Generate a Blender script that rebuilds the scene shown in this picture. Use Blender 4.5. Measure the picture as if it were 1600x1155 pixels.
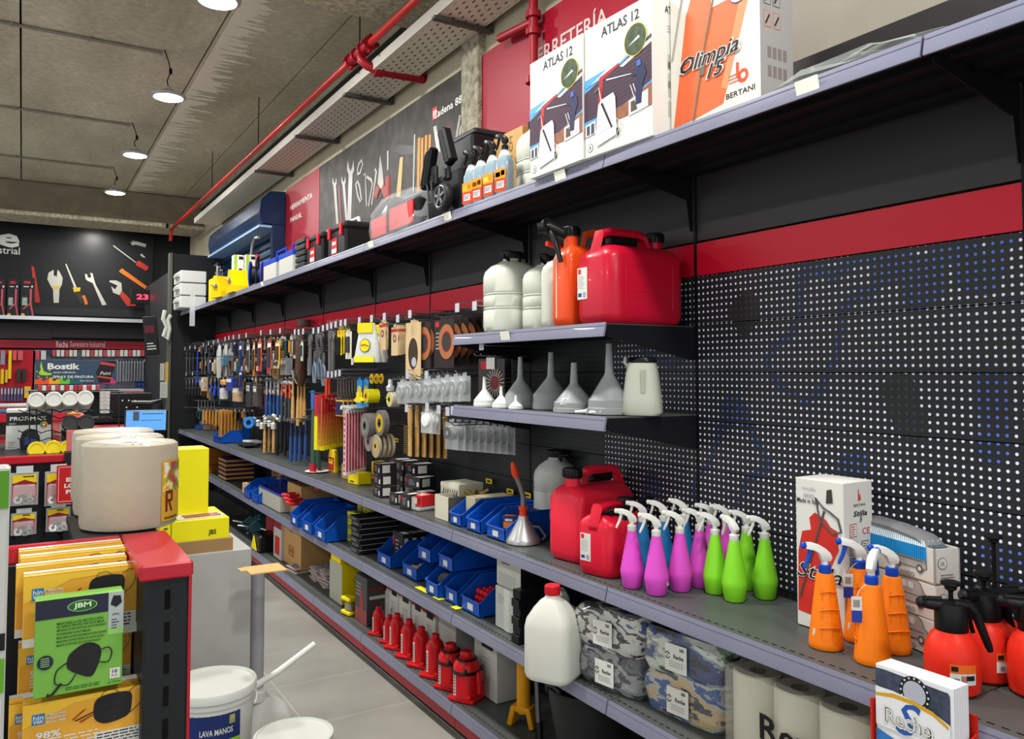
import bpy, math, random
from mathutils import Vector, Matrix
rad=math.radians; PI=math.pi
R=random.Random(11)
for o in list(bpy.data.objects): bpy.data.objects.remove(o)
C=bpy.context.scene.collection
sc=bpy.context.scene
# ---------------- camera ----------------
FPX=1250.; YAW=rad(31.46); PIT=rad(2.5); EYE=1.455
PYC=580-FPX*math.tan(PIT)
cd=bpy.data.cameras.new('camera'); cam=bpy.data.objects.new('camera',cd); C.objects.link(cam)
cam.location=(0,0,EYE); cam.rotation_euler=(PI/2+PIT,0,-YAW)
cd.sensor_width=36; cd.lens=FPX/1600*36; cd.shift_y=-(577.5-PYC)/1600; cd.clip_start=.05
sc.camera=cam
# ---------------- light ----------------
w=bpy.data.worlds.new('world'); sc.world=w; w.use_nodes=True
w.node_tree.nodes['Background'].inputs[0].default_value=(.93,.97,1,1)
w.node_tree.nodes['Background'].inputs[1].default_value=1.0
LAMP_W=30
sc.view_settings.view_transform='Standard'; sc.view_settings.look='None'
sc.view_settings.gamma=1; sc.view_settings.use_curve_mapping=False
sc.view_settings.exposure=.48
def area_lamp(loc,size,power,col=(1,.98,.94)):
    l=bpy.data.lights.new('lamp_light','AREA'); l.shape='DISK'; l.size=size; l.energy=power; l.color=col
    o=bpy.data.objects.new('lamp_light',l); o.location=loc; C.objects.link(o); return o
# a row of pendant lamps over this aisle (the far ones are in view) and a row over the next aisle
LAMPS=[(.84,4.36,3.41),(.84,6.04,3.39),(.84,8.0,3.43),(.84,9.84,3.435),(.79,11.55,3.33)]
for x,y in [(.84,2.6),(.84,.75),(.84,-1.1),(-2.2,4.4),(-2.2,7.5),(-2.2,1.4),(-2.2,10.5)]:
    area_lamp((x,y,3.4),.26,LAMP_W)
for x,y,z in LAMPS: area_lamp((x,y,z-.014),.19,LAMP_W)

# ---------------- the photo's geometry: points in the real place ----------------
_s,_c=math.sin,math.cos
_f=(_s(YAW)*_c(PIT),_c(YAW)*_c(PIT),_s(PIT)); _r=(_c(YAW),-_s(YAW),0.); _u=(-_s(YAW)*_s(PIT),-_c(YAW)*_s(PIT),_c(PIT))
def _ray(u,v):
    a=(u-800)/FPX; b=(PYC-v)/FPX
    return [_f[i]+a*_r[i]+b*_u[i] for i in range(3)]
def PZ(u,v,z):
    d=_ray(u,v); t=(z-EYE)/d[2]; return Vector((d[0]*t,d[1]*t,z))
def PX(u,v,X):
    d=_ray(u,v); t=X/d[0]; return Vector((X,d[1]*t,EYE+d[2]*t))
def PY(u,v,Y):
    d=_ray(u,v); t=Y/d[1]; return Vector((d[0]*t,Y,EYE+d[2]*t))
def dist(p): return p[0]*_f[0]+p[1]*_f[1]+(p[2]-EYE)*_f[2]
def m(px,p): return px*dist(p)/FPX

# ---------------- materials ----------------
def lin(h):
    if isinstance(h,str):
        h=h.lstrip('#'); c=[int(h[i:i+2],16)/255 for i in (0,2,4)]
    else: c=h
    return tuple((x/12.92 if x<=.04045 else ((x+.055)/1.055)**2.4) for x in c)+(1,)
_mc={}
def mat(col,rough=.5,metal=0,noise=0,scale=20,bump=0,trans=0,emit=0,coat=0,alpha=1,ior=1.45):
    k=(str(col),rough,metal,noise,scale,bump,trans,emit,coat,alpha)
    if k in _mc: return _mc[k]
    mm=bpy.data.materials.new('surface'); mm.use_nodes=True; nt=mm.node_tree; b=nt.nodes['Principled BSDF']
    c=lin(col); b.inputs['Base Color'].default_value=c; b.inputs['Roughness'].default_value=rough
    b.inputs['Metallic'].default_value=metal; b.inputs['IOR'].default_value=ior
    if trans: b.inputs['Transmission Weight'].default_value=trans
    if coat: b.inputs['Coat Weight'].default_value=coat*.5
    if not metal: b.inputs['Specular IOR Level'].default_value=.26
    if alpha<1: b.inputs['Alpha'].default_value=alpha
    if emit: b.inputs['Emission Color'].default_value=c; b.inputs['Emission Strength'].default_value=emit
    if noise or bump:
        tc=nt.nodes.new('ShaderNodeTexCoord'); n=nt.nodes.new('ShaderNodeTexNoise')
        n.inputs['Scale'].default_value=scale; n.inputs['Detail'].default_value=6
        nt.links.new(tc.outputs['Object'],n.inputs['Vector'])
        if noise:
            r=nt.nodes.new('ShaderNodeMapRange'); r.inputs[1].default_value=.25; r.inputs[2].default_value=.75
            r.inputs[3].default_value=1-noise; r.inputs[4].default_value=1+noise
            nt.links.new(n.outputs['Fac'],r.inputs[0])
            x=nt.nodes.new('ShaderNodeVectorMath'); x.operation='SCALE'; x.inputs[0].default_value=c[:3]
            nt.links.new(r.outputs[0],x.inputs['Scale']); nt.links.new(x.outputs[0],b.inputs['Base Color'])
        if bump:
            bp=nt.nodes.new('ShaderNodeBump'); bp.inputs['Strength'].default_value=bump; bp.inputs['Distance'].default_value=.01
            nt.links.new(n.outputs['Fac'],bp.inputs['Height']); nt.links.new(bp.outputs[0],b.inputs['Normal'])
    _mc[k]=mm; return mm
def ramp_mat(cols,scale=6,rough=.5,bump=0,dist_=.01,coat=0,vor=False,stretch=(1,1,1),sharp=False):
    """patches of several colours"""
    mm=bpy.data.materials.new('patched_surface'); mm.use_nodes=True; nt=mm.node_tree; b=nt.nodes['Principled BSDF']
    b.inputs['Roughness'].default_value=rough; b.inputs['Coat Weight'].default_value=coat*.5; b.inputs['Specular IOR Level'].default_value=.2
    tc=nt.nodes.new('ShaderNodeTexCoord'); mp=nt.nodes.new('ShaderNodeMapping'); mp.inputs['Scale'].default_value=stretch
    n=nt.nodes.new('ShaderNodeTexVoronoi' if vor else 'ShaderNodeTexNoise'); n.inputs['Scale'].default_value=scale
    nt.links.new(tc.outputs['Object'],mp.inputs[0]); nt.links.new(mp.outputs[0],n.inputs['Vector'])
    r=nt.nodes.new('ShaderNodeValToRGB'); r.color_ramp.interpolation='CONSTANT' if vor or sharp else 'LINEAR'
    e=r.color_ramp.elements
    N=len(cols)
    for i,(p,c) in enumerate(cols):
        if i<2: el=e[i]; el.position=p
        else: el=e.new(p)
        el.color=lin(c)
    if vor:
        s_=nt.nodes.new('ShaderNodeSeparateColor'); nt.links.new(n.outputs['Color'],s_.inputs[0]); nt.links.new(s_.outputs[0],r.inputs[0])
    else:
        n.inputs['Detail'].default_value=5; nt.links.new(n.outputs['Fac'],r.inputs[0])
    nt.links.new(r.outputs[0],b.inputs['Base Color'])
    if bump:
        n2=nt.nodes.new('ShaderNodeTexNoise'); n2.inputs['Scale'].default_value=scale*5; n2.inputs['Detail'].default_value=6
        nt.links.new(tc.outputs['Object'],n2.inputs['Vector'])
        bp=nt.nodes.new('ShaderNodeBump'); bp.inputs['Strength'].default_value=bump; bp.inputs['Distance'].default_value=dist_
        nt.links.new(n2.outputs['Fac'],bp.inputs['Height']); nt.links.new(bp.outputs[0],b.inputs['Normal'])
    return mm
WHITE=mat('d8dad4',.45); BLACK=mat('131314',.35); DARK=mat('26282a',.45); PAPER=mat('d3d3cd',.6)
CHROME=mat('c8cacc',.22,1); STEEL=mat('8b8f92',.35,.9); REDP=mat('cf1226',.3,coat=.3); WOOD=mat('c59a5c',.5,noise=.15,scale=30)
INK=mat('1a1a1c',.5); GREY=mat('8d8f90',.5); YEL=mat('f0d80a',.45); CARD=mat('b48c58',.7,noise=.06); TXG=mat('9a9c9c',.55)
TAG=mat('b9bac6',.35); CLEAR=mat('dfe6ea',.12,trans=.0,alpha=.28,coat=.5); BLUE=mat('0c4fb4',.35,coat=.2)
CONC=mat('8f8872',.9,noise=.18,scale=5,bump=.6)

# ---------------- mesh builder ----------------
def T3(x=0,y=0,z=0): return Matrix.Translation((x,y,z))
def RX(a): return Matrix.Rotation(rad(a),4,'X')
def RY(a): return Matrix.Rotation(rad(a),4,'Y')
def RZ(a): return Matrix.Rotation(rad(a),4,'Z')
def FT(x,z,y): return T3(x,y,z)@RX(90)                # drawing plane on a front (-y) face
def ST(y,z,x): return T3(x,y,z)@RZ(90)@RX(90)         # drawing plane on a +x side face
_tc={}
def _text(s,bold,shear):
    k=(s,bold,shear)
    if k in _tc: return _tc[k]
    cu=bpy.data.curves.new('lettering','FONT'); cu.body=s; cu.size=1; cu.align_x='CENTER'; cu.align_y='CENTER'
    cu.offset=bold; cu.shear=shear; cu.resolution_u=2
    ob=bpy.data.objects.new('lettering',cu); me=ob.to_mesh()
    d=([tuple(v.co) for v in me.vertices],[tuple(p.vertices) for p in me.polygons])
    ob.to_mesh_clear(); bpy.data.objects.remove(ob); bpy.data.curves.remove(cu)
    # normalise: centre x at 0, width known
    if d[0]:
        xs=[v[0] for v in d[0]]; ys=[v[1] for v in d[0]]; cx=(min(xs)+max(xs))/2; cy=(min(ys)+max(ys))/2
        d=([(v[0]-cx,v[1]-cy,0) for v in d[0]],d[1],max(xs)-min(xs),max(ys)-min(ys))
    else: d=([],[],1,1)
    _tc[k]=d; return d
def smooth_loop(pts,k=4):
    n=len(pts); out=[]
    for i in range(n):
        p0,p1,p2,p3=pts[i-1],pts[i],pts[(i+1)%n],pts[(i+2)%n]
        for j in range(k):
            t=j/k; out.append(tuple(.5*(2*p1[a]+(p2[a]-p0[a])*t+(2*p0[a]-5*p1[a]+4*p2[a]-p3[a])*t*t+(3*p1[a]-p0[a]-3*p2[a]+p3[a])*t**3) for a in range(len(p1))))
    return out
def smooth_line(pts,k=4):
    q=[pts[0]]+list(pts)+[pts[-1]]; out=[]
    for i in range(1,len(q)-2):
        p0,p1,p2,p3=q[i-1:i+3]
        for j in range(k):
            t=j/k; out.append(tuple(.5*(2*p1[a]+(p2[a]-p0[a])*t+(2*p0[a]-5*p1[a]+4*p2[a]-p3[a])*t*t+(3*p1[a]-p0[a]-3*p2[a]+p3[a])*t**3) for a in range(len(p1))))
    return out+[tuple(pts[-1])]
class MB:
    def __init__(s): s.V=[];s.F=[];s.MI=[];s.SM=[];s.mats=[]
    def add(s,vs,fs,mt,sm=False,T=None):
        o=len(s.V)
        if T is not None: vs=[T@Vector(v) for v in vs]
        s.V+=[tuple(v) for v in vs]
        if mt not in s.mats: s.mats.append(mt)
        i=s.mats.index(mt)
        for f in fs: s.F.append(tuple(a+o for a in f)); s.MI.append(i); s.SM.append(sm)
        return s
    def loft(s,loops,mt,sm=True,T=None,cap=(True,True),closed=False):
        n=len(loops[0]); vs=[p for l in loops for p in l]; fs=[]
        L=len(loops)
        for i in range(L if closed else L-1):
            a=i*n; b=((i+1)%L)*n
            for j in range(n):
                k=(j+1)%n; fs.append((a+j,a+k,b+k,b+j))
        if not closed:
            if cap[0]: fs.append(tuple(range(n-1,-1,-1)))
            if cap[1]: fs.append(tuple(range((L-1)*n,L*n)))
        return s.add(vs,fs,mt,sm,T)
    def box(s,cx,cy,cz,sx,sy,sz,mt,bev=0,T=None):
        hx,hy,hz=sx/2,sy/2,sz/2
        if bev<=0:
            vs=[(cx+a*hx,cy+b*hy,cz+c*hz) for c in (-1,1) for a,b in ((-1,-1),(1,-1),(1,1),(-1,1))]
            return s.add(vs,[(3,2,1,0),(4,5,6,7),(0,1,5,4),(1,2,6,5),(2,3,7,6),(3,0,4,7)],mt,False,T)
        b=min(bev,hx*.9,hy*.9,hz*.9)
        def lp(z,i):
            x=hx-i; y=hy-i
            return [(cx+p,cy+q,cz+z) for p,q in ((-x+b,-y),(x-b,-y),(x,-y+b),(x,y-b),(x-b,y),(-x+b,y),(-x,y-b),(-x,-y+b))]
        return s.loft([lp(-hz,b),lp(-hz+b,0),lp(hz-b,0),lp(hz,b)],mt,False,T)
    def lathe(s,prof,mt,n=20,T=None,sm=True,cap=(True,True)):
        return s.loft([[(max(r,1e-4)*math.cos(2*PI*i/n),max(r,1e-4)*math.sin(2*PI*i/n),z) for i in range(n)] for r,z in prof],mt,sm,T,cap)
    def rr(s,prof,mt,T=None,seg=4,sm=True,cap=(True,True)):
        """loft of rounded rectangles: (z, width, depth, radius[, dx, dy])"""
        loops=[]
        for p in prof:
            z,w_,d_,r=p[:4]; dx,dy=(p[4],p[5]) if len(p)>4 else (0,0)
            r=min(r,w_/2-1e-4,d_/2-1e-4); l=[]
            for q,(sx,sy) in enumerate(((1,-1),(1,1),(-1,1),(-1,-1))):
                for i in range(seg+1):
                    a=(-90+90*q+90*i/seg)*PI/180
                    l.append((dx+sx*(w_/2-r)+r*math.cos(a),dy+sy*(d_/2-r)+r*math.sin(a),z))
            loops.append(l)
        return s.loft(loops,mt,sm,T,cap)
    def tube(s,pts,r,mt,n=8,T=None,closed=False):
        pts=[Vector(p) for p in pts]; L=len(pts); loops=[]; ref=None
        for i,p in enumerate(pts):
            if closed: d=pts[(i+1)%L]-pts[i-1]
            else: d=pts[min(i+1,L-1)]-pts[max(i-1,0)]
            if d.length<1e-9: d=Vector((0,0,1))
            d.normalize()
            if ref is None: ref=d.orthogonal().normalized()
            a=(ref-d*ref.dot(d))
            a=a.normalized() if a.length>1e-6 else d.orthogonal().normalized()
            ref=a; b=d.cross(a); rr_=r[i] if isinstance(r,(list,tuple)) else r
            loops.append([tuple(p+a*rr_*math.cos(2*PI*j/n)+b*rr_*math.sin(2*PI*j/n)) for j in range(n)])
        return s.loft(loops,mt,True,T,closed=closed)
    def prism(s,pts,h,mt,T=None,sm=False):
        """polygon in xy, thickness h along +z"""
        n=len(pts); vs=[(x,y,0) for x,y in pts]+[(x,y,h) for x,y in pts]
        fs=[tuple(range(n-1,-1,-1)),tuple(range(n,2*n))]+[(i,(i+1)%n,(i+1)%n+n,i+n) for i in range(n)]
        return s.add(vs,fs,mt,sm,T)
    def flat(s,pts,mt,T=None):
        return s.add([(x,y,0) for x,y in pts],[tuple(range(len(pts)))],mt,False,T)
    def rect(s,x0,y0,x1,y1,mt,T=None): return s.flat([(x0,y0),(x1,y0),(x1,y1),(x0,y1)],mt,T)
    def disc(s,x,y,r,mt,T=None,n=20,ry=None):
        ry=ry or r
        return s.flat([(x+r*math.cos(2*PI*i/n),y+ry*math.sin(2*PI*i/n)) for i in range(n)],mt,T)
    def text(s,t,size,mt,T,bold=.0,w=None,shear=0,left=False):
        v,f,tw,th=_text(t,bold,shear)[:4]
        sx=(w/tw) if w else size
        off=tw*sx/2 if left else 0
        return s.add([(a[0]*sx+off,a[1]*size,0) for a in v],f,mt,False,T)
    def lines(s,n,x0,y0,w_,dy,mt,T,h=None,jit=.4):
        """tiny print: n rows of dashes"""
        h=h or dy*.38
        for i in range(n):
            x=x0; end=x0+w_*(1-jit*R.random())
            while x<end:
                l=w_*R.uniform(.08,.22); l=min(l,end-x); s.rect(x,y0-i*dy,x+l,y0-i*dy+h,mt,T); x+=l+w_*.03
        return s
    def build(s,name,parent=None,loc=(0,0,0),rz=0):
        me=bpy.data.meshes.new(name); me.from_pydata(s.V,[],s.F)
        for x in s.mats: me.materials.append(x)
        me.polygons.foreach_set('material_index',s.MI); me.polygons.foreach_set('use_smooth',s.SM)
        me.update()
        if any(s.SM): me.set_sharp_from_angle(angle=rad(38))
        o=bpy.data.objects.new(name,me); C.objects.link(o); o.location=loc; o.rotation_euler=(0,0,rad(rz)); o.parent=parent
        return o
def tag(o,label,cat,group=None,kind=None):
    if label: o['label']=label
    if cat: o['category']=cat
    if group: o['group']=group
    if kind: o['kind']=kind
    return o
def thing(name,label,cat,loc=(0,0,0),rz=0,group=None):
    o=bpy.data.objects.new(name,None); C.objects.link(o); o.empty_display_size=.05
    o.location=loc; o.rotation_euler=(0,0,rad(rz)); return tag(o,label,cat,group)
def solo(mb,name,label,cat,loc=(0,0,0),rz=0,group=None): return tag(mb.build(name,None,loc,rz),label,cat,group)
def struct(mb,name,label=None,loc=(0,0,0),rz=0): return tag(mb.build(name,None,loc,rz),label,None,None,'structure')
def dup(root,loc,rz=0,label=None,group=None,scale=None,tilt=None):
    r=root.copy(); C.objects.link(r); r.location=loc; r.rotation_euler=(0,0,rad(rz))
    if tilt: r.rotation_euler=(rad(tilt[0]),rad(tilt[1]),rad(rz))
    if label: r['label']=label
    if group: r['group']=group
    if scale: r.scale=(scale,)*3 if not isinstance(scale,tuple) else scale
    for ch in list(root.children):
        c=ch.copy(); C.objects.link(c); c.parent=r
        for g in list(ch.children):
            d=g.copy(); C.objects.link(d); d.parent=c
    return r
ORD=['first','second','third','fourth','fifth','sixth','seventh','eighth','ninth','tenth','eleventh','twelfth','thirteenth','fourteenth','fifteenth','sixteenth','seventeenth','eighteenth']
def nth(i,n,side='left'): return ('%s from %s'%(ORD[i],side)) if i else '%smost'%side
def row(proto,spots,lab,grp,rz=0,scales=None,first_used=True):
    """spots: locations; lab has %s for the place in the row; proto itself takes the first spot"""
    for i,p in enumerate(spots):
        l=lab%nth(i,len(spots)) if '%s' in lab else lab
        z=rz[i] if isinstance(rz,(list,tuple)) else rz
        if i==0:
            proto.location=p; proto.rotation_euler=(0,0,rad(z)); proto['label']=l; proto['group']=grp
            if scales: proto.scale=(scales[0],)*3
        else: dup(proto,p,z,l,grp,scales[i] if scales else None)
# ================= STRUCTURE =================
# floor with grey tiles
def tile_mat():
    mm=bpy.data.materials.new('grey_floor_tiles'); mm.use_nodes=True; nt=mm.node_tree; b=nt.nodes['Principled BSDF']
    tc=nt.nodes.new('ShaderNodeTexCoord'); mp=nt.nodes.new('ShaderNodeMapping')
    mp.inputs['Location'].default_value=(-1.03,-.10,0)
    br=nt.nodes.new('ShaderNodeTexBrick'); br.offset=0; br.inputs['Scale'].default_value=1
    br.inputs['Brick Width'].default_value=.9; br.inputs['Row Height'].default_value=.4575; br.inputs['Mortar Size'].default_value=.0028
    br.inputs['Color1'].default_value=lin('8e8d86'); br.inputs['Color2'].default_value=lin('97958d'); br.inputs['Mortar'].default_value=lin('aeaca3')
    n=nt.nodes.new('ShaderNodeTexNoise'); n.inputs['Scale'].default_value=2.6; n.inputs['Detail'].default_value=8
    mr=nt.nodes.new('ShaderNodeMapRange'); mr.inputs[1].default_value=.3; mr.inputs[2].default_value=.7; mr.inputs[3].default_value=.82; mr.inputs[4].default_value=1.12
    x=nt.nodes.new('ShaderNodeVectorMath'); x.operation='SCALE'
    nt.links.new(tc.outputs['Object'],mp.inputs[0]); nt.links.new(mp.outputs[0],br.inputs['Vector']); nt.links.new(tc.outputs['Object'],n.inputs['Vector'])
    nt.links.new(n.outputs['Fac'],mr.inputs[0]); nt.links.new(br.outputs['Color'],x.inputs[0]); nt.links.new(mr.outputs[0],x.inputs['Scale'])
    nt.links.new(x.outputs[0],b.inputs['Base Color']); b.inputs['Roughness'].default_value=.38
    return mm
struct(MB().box(-1.5,5,-.05,8,17,.1,tile_mat()),'floor')
CEIL=3.73
def ceil_mat():
    mm=bpy.data.materials.new('bare_concrete'); mm.use_nodes=True; nt=mm.node_tree; b=nt.nodes['Principled BSDF']
    tc=nt.nodes.new('ShaderNodeTexCoord'); n=nt.nodes.new('ShaderNodeTexNoise'); n.inputs['Scale'].default_value=1.4; n.inputs['Detail'].default_value=10; n.inputs['Roughness'].default_value=.65
    mp=nt.nodes.new('ShaderNodeMapping'); mp.inputs['Scale'].default_value=(1,.35,1)
    n2=nt.nodes.new('ShaderNodeTexNoise'); n2.inputs['Scale'].default_value=22; n2.inputs['Detail'].default_value=6
    r=nt.nodes.new('ShaderNodeValToRGB'); e=r.color_ramp.elements; e[0].position=.3; e[0].color=lin('a8a18a'); e[1].position=.72; e[1].color=lin('dbd4bc')
    r2=nt.nodes.new('ShaderNodeMapRange'); r2.inputs[1].default_value=.3; r2.inputs[2].default_value=.7; r2.inputs[3].default_value=.82; r2.inputs[4].default_value=1.1
    x=nt.nodes.new('ShaderNodeVectorMath'); x.operation='SCALE'
    nt.links.new(tc.outputs['Object'],mp.inputs[0]); nt.links.new(mp.outputs[0],n.inputs['Vector']); nt.links.new(tc.outputs['Object'],n2.inputs['Vector'])
    nt.links.new(n.outputs['Fac'],r.inputs[0]); nt.links.new(n2.outputs['Fac'],r2.inputs[0]); nt.links.new(r.outputs[0],x.inputs[0]); nt.links.new(r2.outputs[0],x.inputs['Scale'])
    # pale trowelled filler smeared along one plank joint
    se=nt.nodes.new('ShaderNodeSeparateXYZ'); nt.links.new(tc.outputs['Object'],se.inputs[0])
    mp3=nt.nodes.new('ShaderNodeMapping'); mp3.inputs['Scale'].default_value=(1.2,9,1); n3=nt.nodes.new('ShaderNodeTexNoise'); n3.inputs['Scale'].default_value=2.2; n3.inputs['Detail'].default_value=8
    nt.links.new(tc.outputs['Object'],mp3.inputs[0]); nt.links.new(mp3.outputs[0],n3.inputs['Vector'])
    def M(op,a,bv):
        q=nt.nodes.new('ShaderNodeMath'); q.operation=op
        for i,t in enumerate((a,bv)):
            if isinstance(t,(int,float)): q.inputs[i].default_value=t
            else: nt.links.new(t,q.inputs[i])
        return q.outputs[0]
    wd=M('MULTIPLY',M('SUBTRACT',n3.outputs['Fac'],.34),1.0)
    dx=M('SUBTRACT',se.outputs[0],1.10)
    mask=M('MULTIPLY',M('GREATER_THAN',dx,0),M('LESS_THAN',dx,wd))
    mx=nt.nodes.new('ShaderNodeMix'); mx.data_type='RGBA'; mx.inputs[7].default_value=lin('f0ecdc')
    nt.links.new(M('MULTIPLY',mask,.75),mx.inputs[0]); nt.links.new(x.outputs[0],mx.inputs[6])
    nt.links.new(mx.outputs[2],b.inputs['Base Color']); b.inputs['Roughness'].default_value=.9
    bp=nt.nodes.new('ShaderNodeBump'); bp.inputs['Strength'].default_value=.35; nt.links.new(n2.outputs['Fac'],bp.inputs['Height']); nt.links.new(bp.outputs[0],b.inputs['Normal'])
    return mm
cm=ceil_mat()
# hollow-core planks: the joints between them stay open
xs=[-5.5,-3.7,-2.5,-1.25,-.06,1.07,1.75,2.6]
mb=MB()
for a,b_ in zip(xs[:-1],xs[1:]):
    mb.box((a+b_)/2,5,CEIL+.1,(b_-a)-.012,17,.2,cm)
mb.box(-1.5,5,CEIL+.25,8,17,.05,DARK)
struct(mb,'ceiling')
ROUGHC=ramp_mat([(.3,'a8a188'),(.5,'d2caae'),(.7,'f0e8d0')],30,.95,bump=1,dist_=.02)
struct(MB().box(.1,4.0,3.6,4.0,.55,.27,ROUGHC,.02),'beam_ceiling_1','rough concrete beam across the ceiling near the red pipe tee')
struct(MB().box(-1.3,11.3,3.53,6.6,.5,.4,mat('857c69',.95,noise=.2,scale=8,bump=.8),.02),'beam_ceiling_2','rough concrete beam in front of the far black wall poster')
struct(MB().box(-1.3,11.25,3.315,6.6,.62,.05,ROUGHC,.01),'trim_1','pale rough plaster lip under the far beam')
struct(MB().box(1.985,6.5,3.66,.04,13,.16,mat('9a927e',.9,noise=.3,scale=3,bump=.5)).box(1.975,6.5,3.573,.05,13,.014,DARK),'beam_ceiling_3','stained concrete band where the ceiling meets the wall')
# right wall above the shelving
WALLX=2.0
struct(MB().box(WALLX+.1,6,1.9,.2,16,3.8,mat('a79f88',.85,noise=.06,scale=3)),'wall_right')
struct(MB().box(0.0,12.15,1.9,8,.2,3.8,mat('17181a',.4)),'wall_back')
# concrete column between the posters
struct(MB().box(1.986,3.62,2.7,.068,.18,2.1,ramp_mat([(.3,'8c8773'),(.5,'b5af98'),(.7,'d2ccb6')],25,.95,bump=1,dist_=.03),.006),'column_right','rough concrete column between the tool poster and the red panel')
# dark partition at the far end of the shelving
DG=mat('1c1e20',.5)
mb=MB().box(1.72,9.56,1.38,.66,.12,2.76,DG); mb.box(1.375,9.5,1.38,.03,.1,2.76,mat('54584f',.5))
struct(mb,'wall_partition','black partition panel closing the far end of the shelving')
struct(MB().box(1.47,10.9,1.3,.1,2.6,2.6,mat('2c2f31',.6)),'wall_return','dark return wall beside the till area')
# posters
RED=mat('8e0d24',.46)
def poster(y0,y1,z0,z1,mt,label,draw=None,x=WALLX-.012):
    W=y1-y0; H=z1-z0; mb=MB(); mb.box(0,0,H/2,W,.02,H,mt)
    if draw: draw(mb,W,H)
    return solo(mb,'wall_poster',label,'poster',(x,(y0+y1)/2,z0),-90)
def d_herr(mb,W,H):
    mb.text('HERRAMIENTA',.062,WHITE,FT(-.02,H-.19,-.011),.01,w=.62); mb.text('MANUAL',.062,WHITE,FT(-.16,H-.30,-.011),.01,w=.34)
poster(6.16,7.1,2.2,3.075,RED,'red wall panel lettered HERRAMIENTA MANUAL beside the blue shutter',d_herr)
SILV=mat('b9b8b0',.35,.3); 
def wrench_outline(L,w,hd):
    """open-ended spanner outline along +y"""
    p=[(-w/2,0),(w/2,0),(w/2*.9,L-hd*1.6)]
    for a in range(-50,60,22): p.append((hd*.9*math.cos(rad(a)),L-hd*.75+hd*.9*math.sin(rad(a))))
    p+=[(hd*.35,L+hd*.15),(hd*.3,L-hd*.5),(0,L-hd*.8),(-hd*.3,L-hd*.5),(-hd*.35,L+hd*.15)]
    for a in range(122,232,22): p.append((hd*.9*math.cos(rad(a)),L-hd*.75+hd*.9*math.sin(rad(a))))
    p.append((-w/2*.9,L-hd*1.6)); return p
TP0,TP1,TPZ=3.72,6.15,2.12
def d_tools(mb,W,H):
    yc=(TP0+TP1)/2
    def q(u,v): p=PX(u,v,1.977); return (yc-p.y,p.z-TPZ)
    def f(pts,mt,k=0): mb.flat([q(u,v) for u,v in pts],mt,FT(0,0,-.0115-k))
    def st(pts,r,mt,k=0): mb.tube([(q(u,v)[0],q(u,v)[1],0) for u,v in pts],r,mt,6,FT(0,0,-.0115-k)@Matrix.Diagonal((1,1,.15,1)))
    RDD=mat('8c2420',.45); TAN=mat('b39b62',.5); RUL=mat('b07c2e',.5,noise=.2,scale=30); LG=mat('8c8a84',.4,.2)
    for (x0,y0),(x1,y1),w_ in (((523,290),(528,360),3),((537,288),(543,360),3),((548,272),(545,362),5)):
        f([(x0-w_*.6,y0),(x0+w_*.6,y0),(x1+w_*.6,y1),(x1-w_*.6,y1)],LG)
        hw=w_*1.15; hh=w_*2.6
        f([(x0-w_*.5,y0+2),(x0-hw,y0-hh*.5),(x0-hw*.8,y0-hh*1.7),(x0-hw*.35,y0-hh*.7),(x0,y0-hh*.35),(x0+hw*.35,y0-hh*.7),(x0+hw*.8,y0-hh*1.7),(x0+hw,y0-hh*.5),(x0+w_*.5,y0+2)],LG,.0004)
    st([(530,290),(534,352)],.02,mat('6c1822',.4))
    for c in ([(561,256),(565,250),(567,256),(563,270),(559,272),(559,264)],[(556,288),(559,283),(562,292),(565,312),(563,316),(559,306)]): st(c+[c[0]],.012,LG)
    st([(568,274),(571,271),(573,322)],.009,LG); st([(573,276),(580,281),(582,288),(576,322)],.011,LG); st([(586,264),(588,268),(581,320)],.011,LG)
    f([(594,241),(590,288),(593,295),(600,293),(598,268)],LG); st([(592,292),(589,300),(587,308)],.035,RDD); st([(598,292),(602,300),(604,306)],.035,RDD)
    st([(606,236),(606,266)],.012,LG); st([(606,276),(606,312)],.035,RDD)
    f([(610,240),(613,231),(628,226),(648,228),(646,240),(630,243),(616,238)],mat('141414',.4)); f([(625,246),(630,245),(626,308),(619,308)],TAN)
    st([(648,210),(646,300)],.01,LG)
    for k,(x,y) in enumerate(((653,216),(658,216),(664,212),(670,211))): f([(x,y),(x+4,y-1.5),(x+2,y+86),(x-2,y+88)],RUL,.0002*k)
    f([(677,198),(682,196),(688,236),(683,240)],LG); f([(690,200),(702,197),(700,236),(692,240)],mat('9c2a28',.45)); st([(719,180),(710,236)],.012,LG); st([(721,196),(714,236)],.012,LG)
    a=q(699,168); mb.text('Cadena 88',.06,WHITE,FT(a[0],a[1],-.0125),.014,w=.35); a=q(679.5,177); mb.flat([(-.03,-.035),(.03,-.035),(.03,.035),(-.03,.035)],mat('c02030',.4),FT(a[0],a[1],-.012)); mb.text('88',.05,WHITE,FT(a[0],a[1],-.0125),.02,w=.045)
TP=ramp_mat([(.3,'151311'),(.5,'2a2522'),(.8,'4a433d')],9,.5)
poster(3.72,6.15,2.12,3.075,TP,'dark tool-picture wall poster with spanners, pliers and hammer behind the top shelf',d_tools)
def d_ferr(mb,W,H):
    mb.text('FERRETERÍA',.1,mat('b8a9a6',.5),FT(-W/2+.755,H-.175,-.012)@RZ(0),.012,w=.56)
poster(1.66,3.53,2.12,3.075,RED,'red wall panel lettered FERRETERÍA behind the tall sprayer cartons',d_ferr)
def d_last(mb,W,H):
    t=FT(-W/2+.2,H-.43,-.012)
    mb.flat([(-.15,.3),(-.15,.1),(0,.0),(.2,.02),(.34,.12),(.4,.4),(.1,.45)],mat('c87a68',.5),t)
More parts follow.
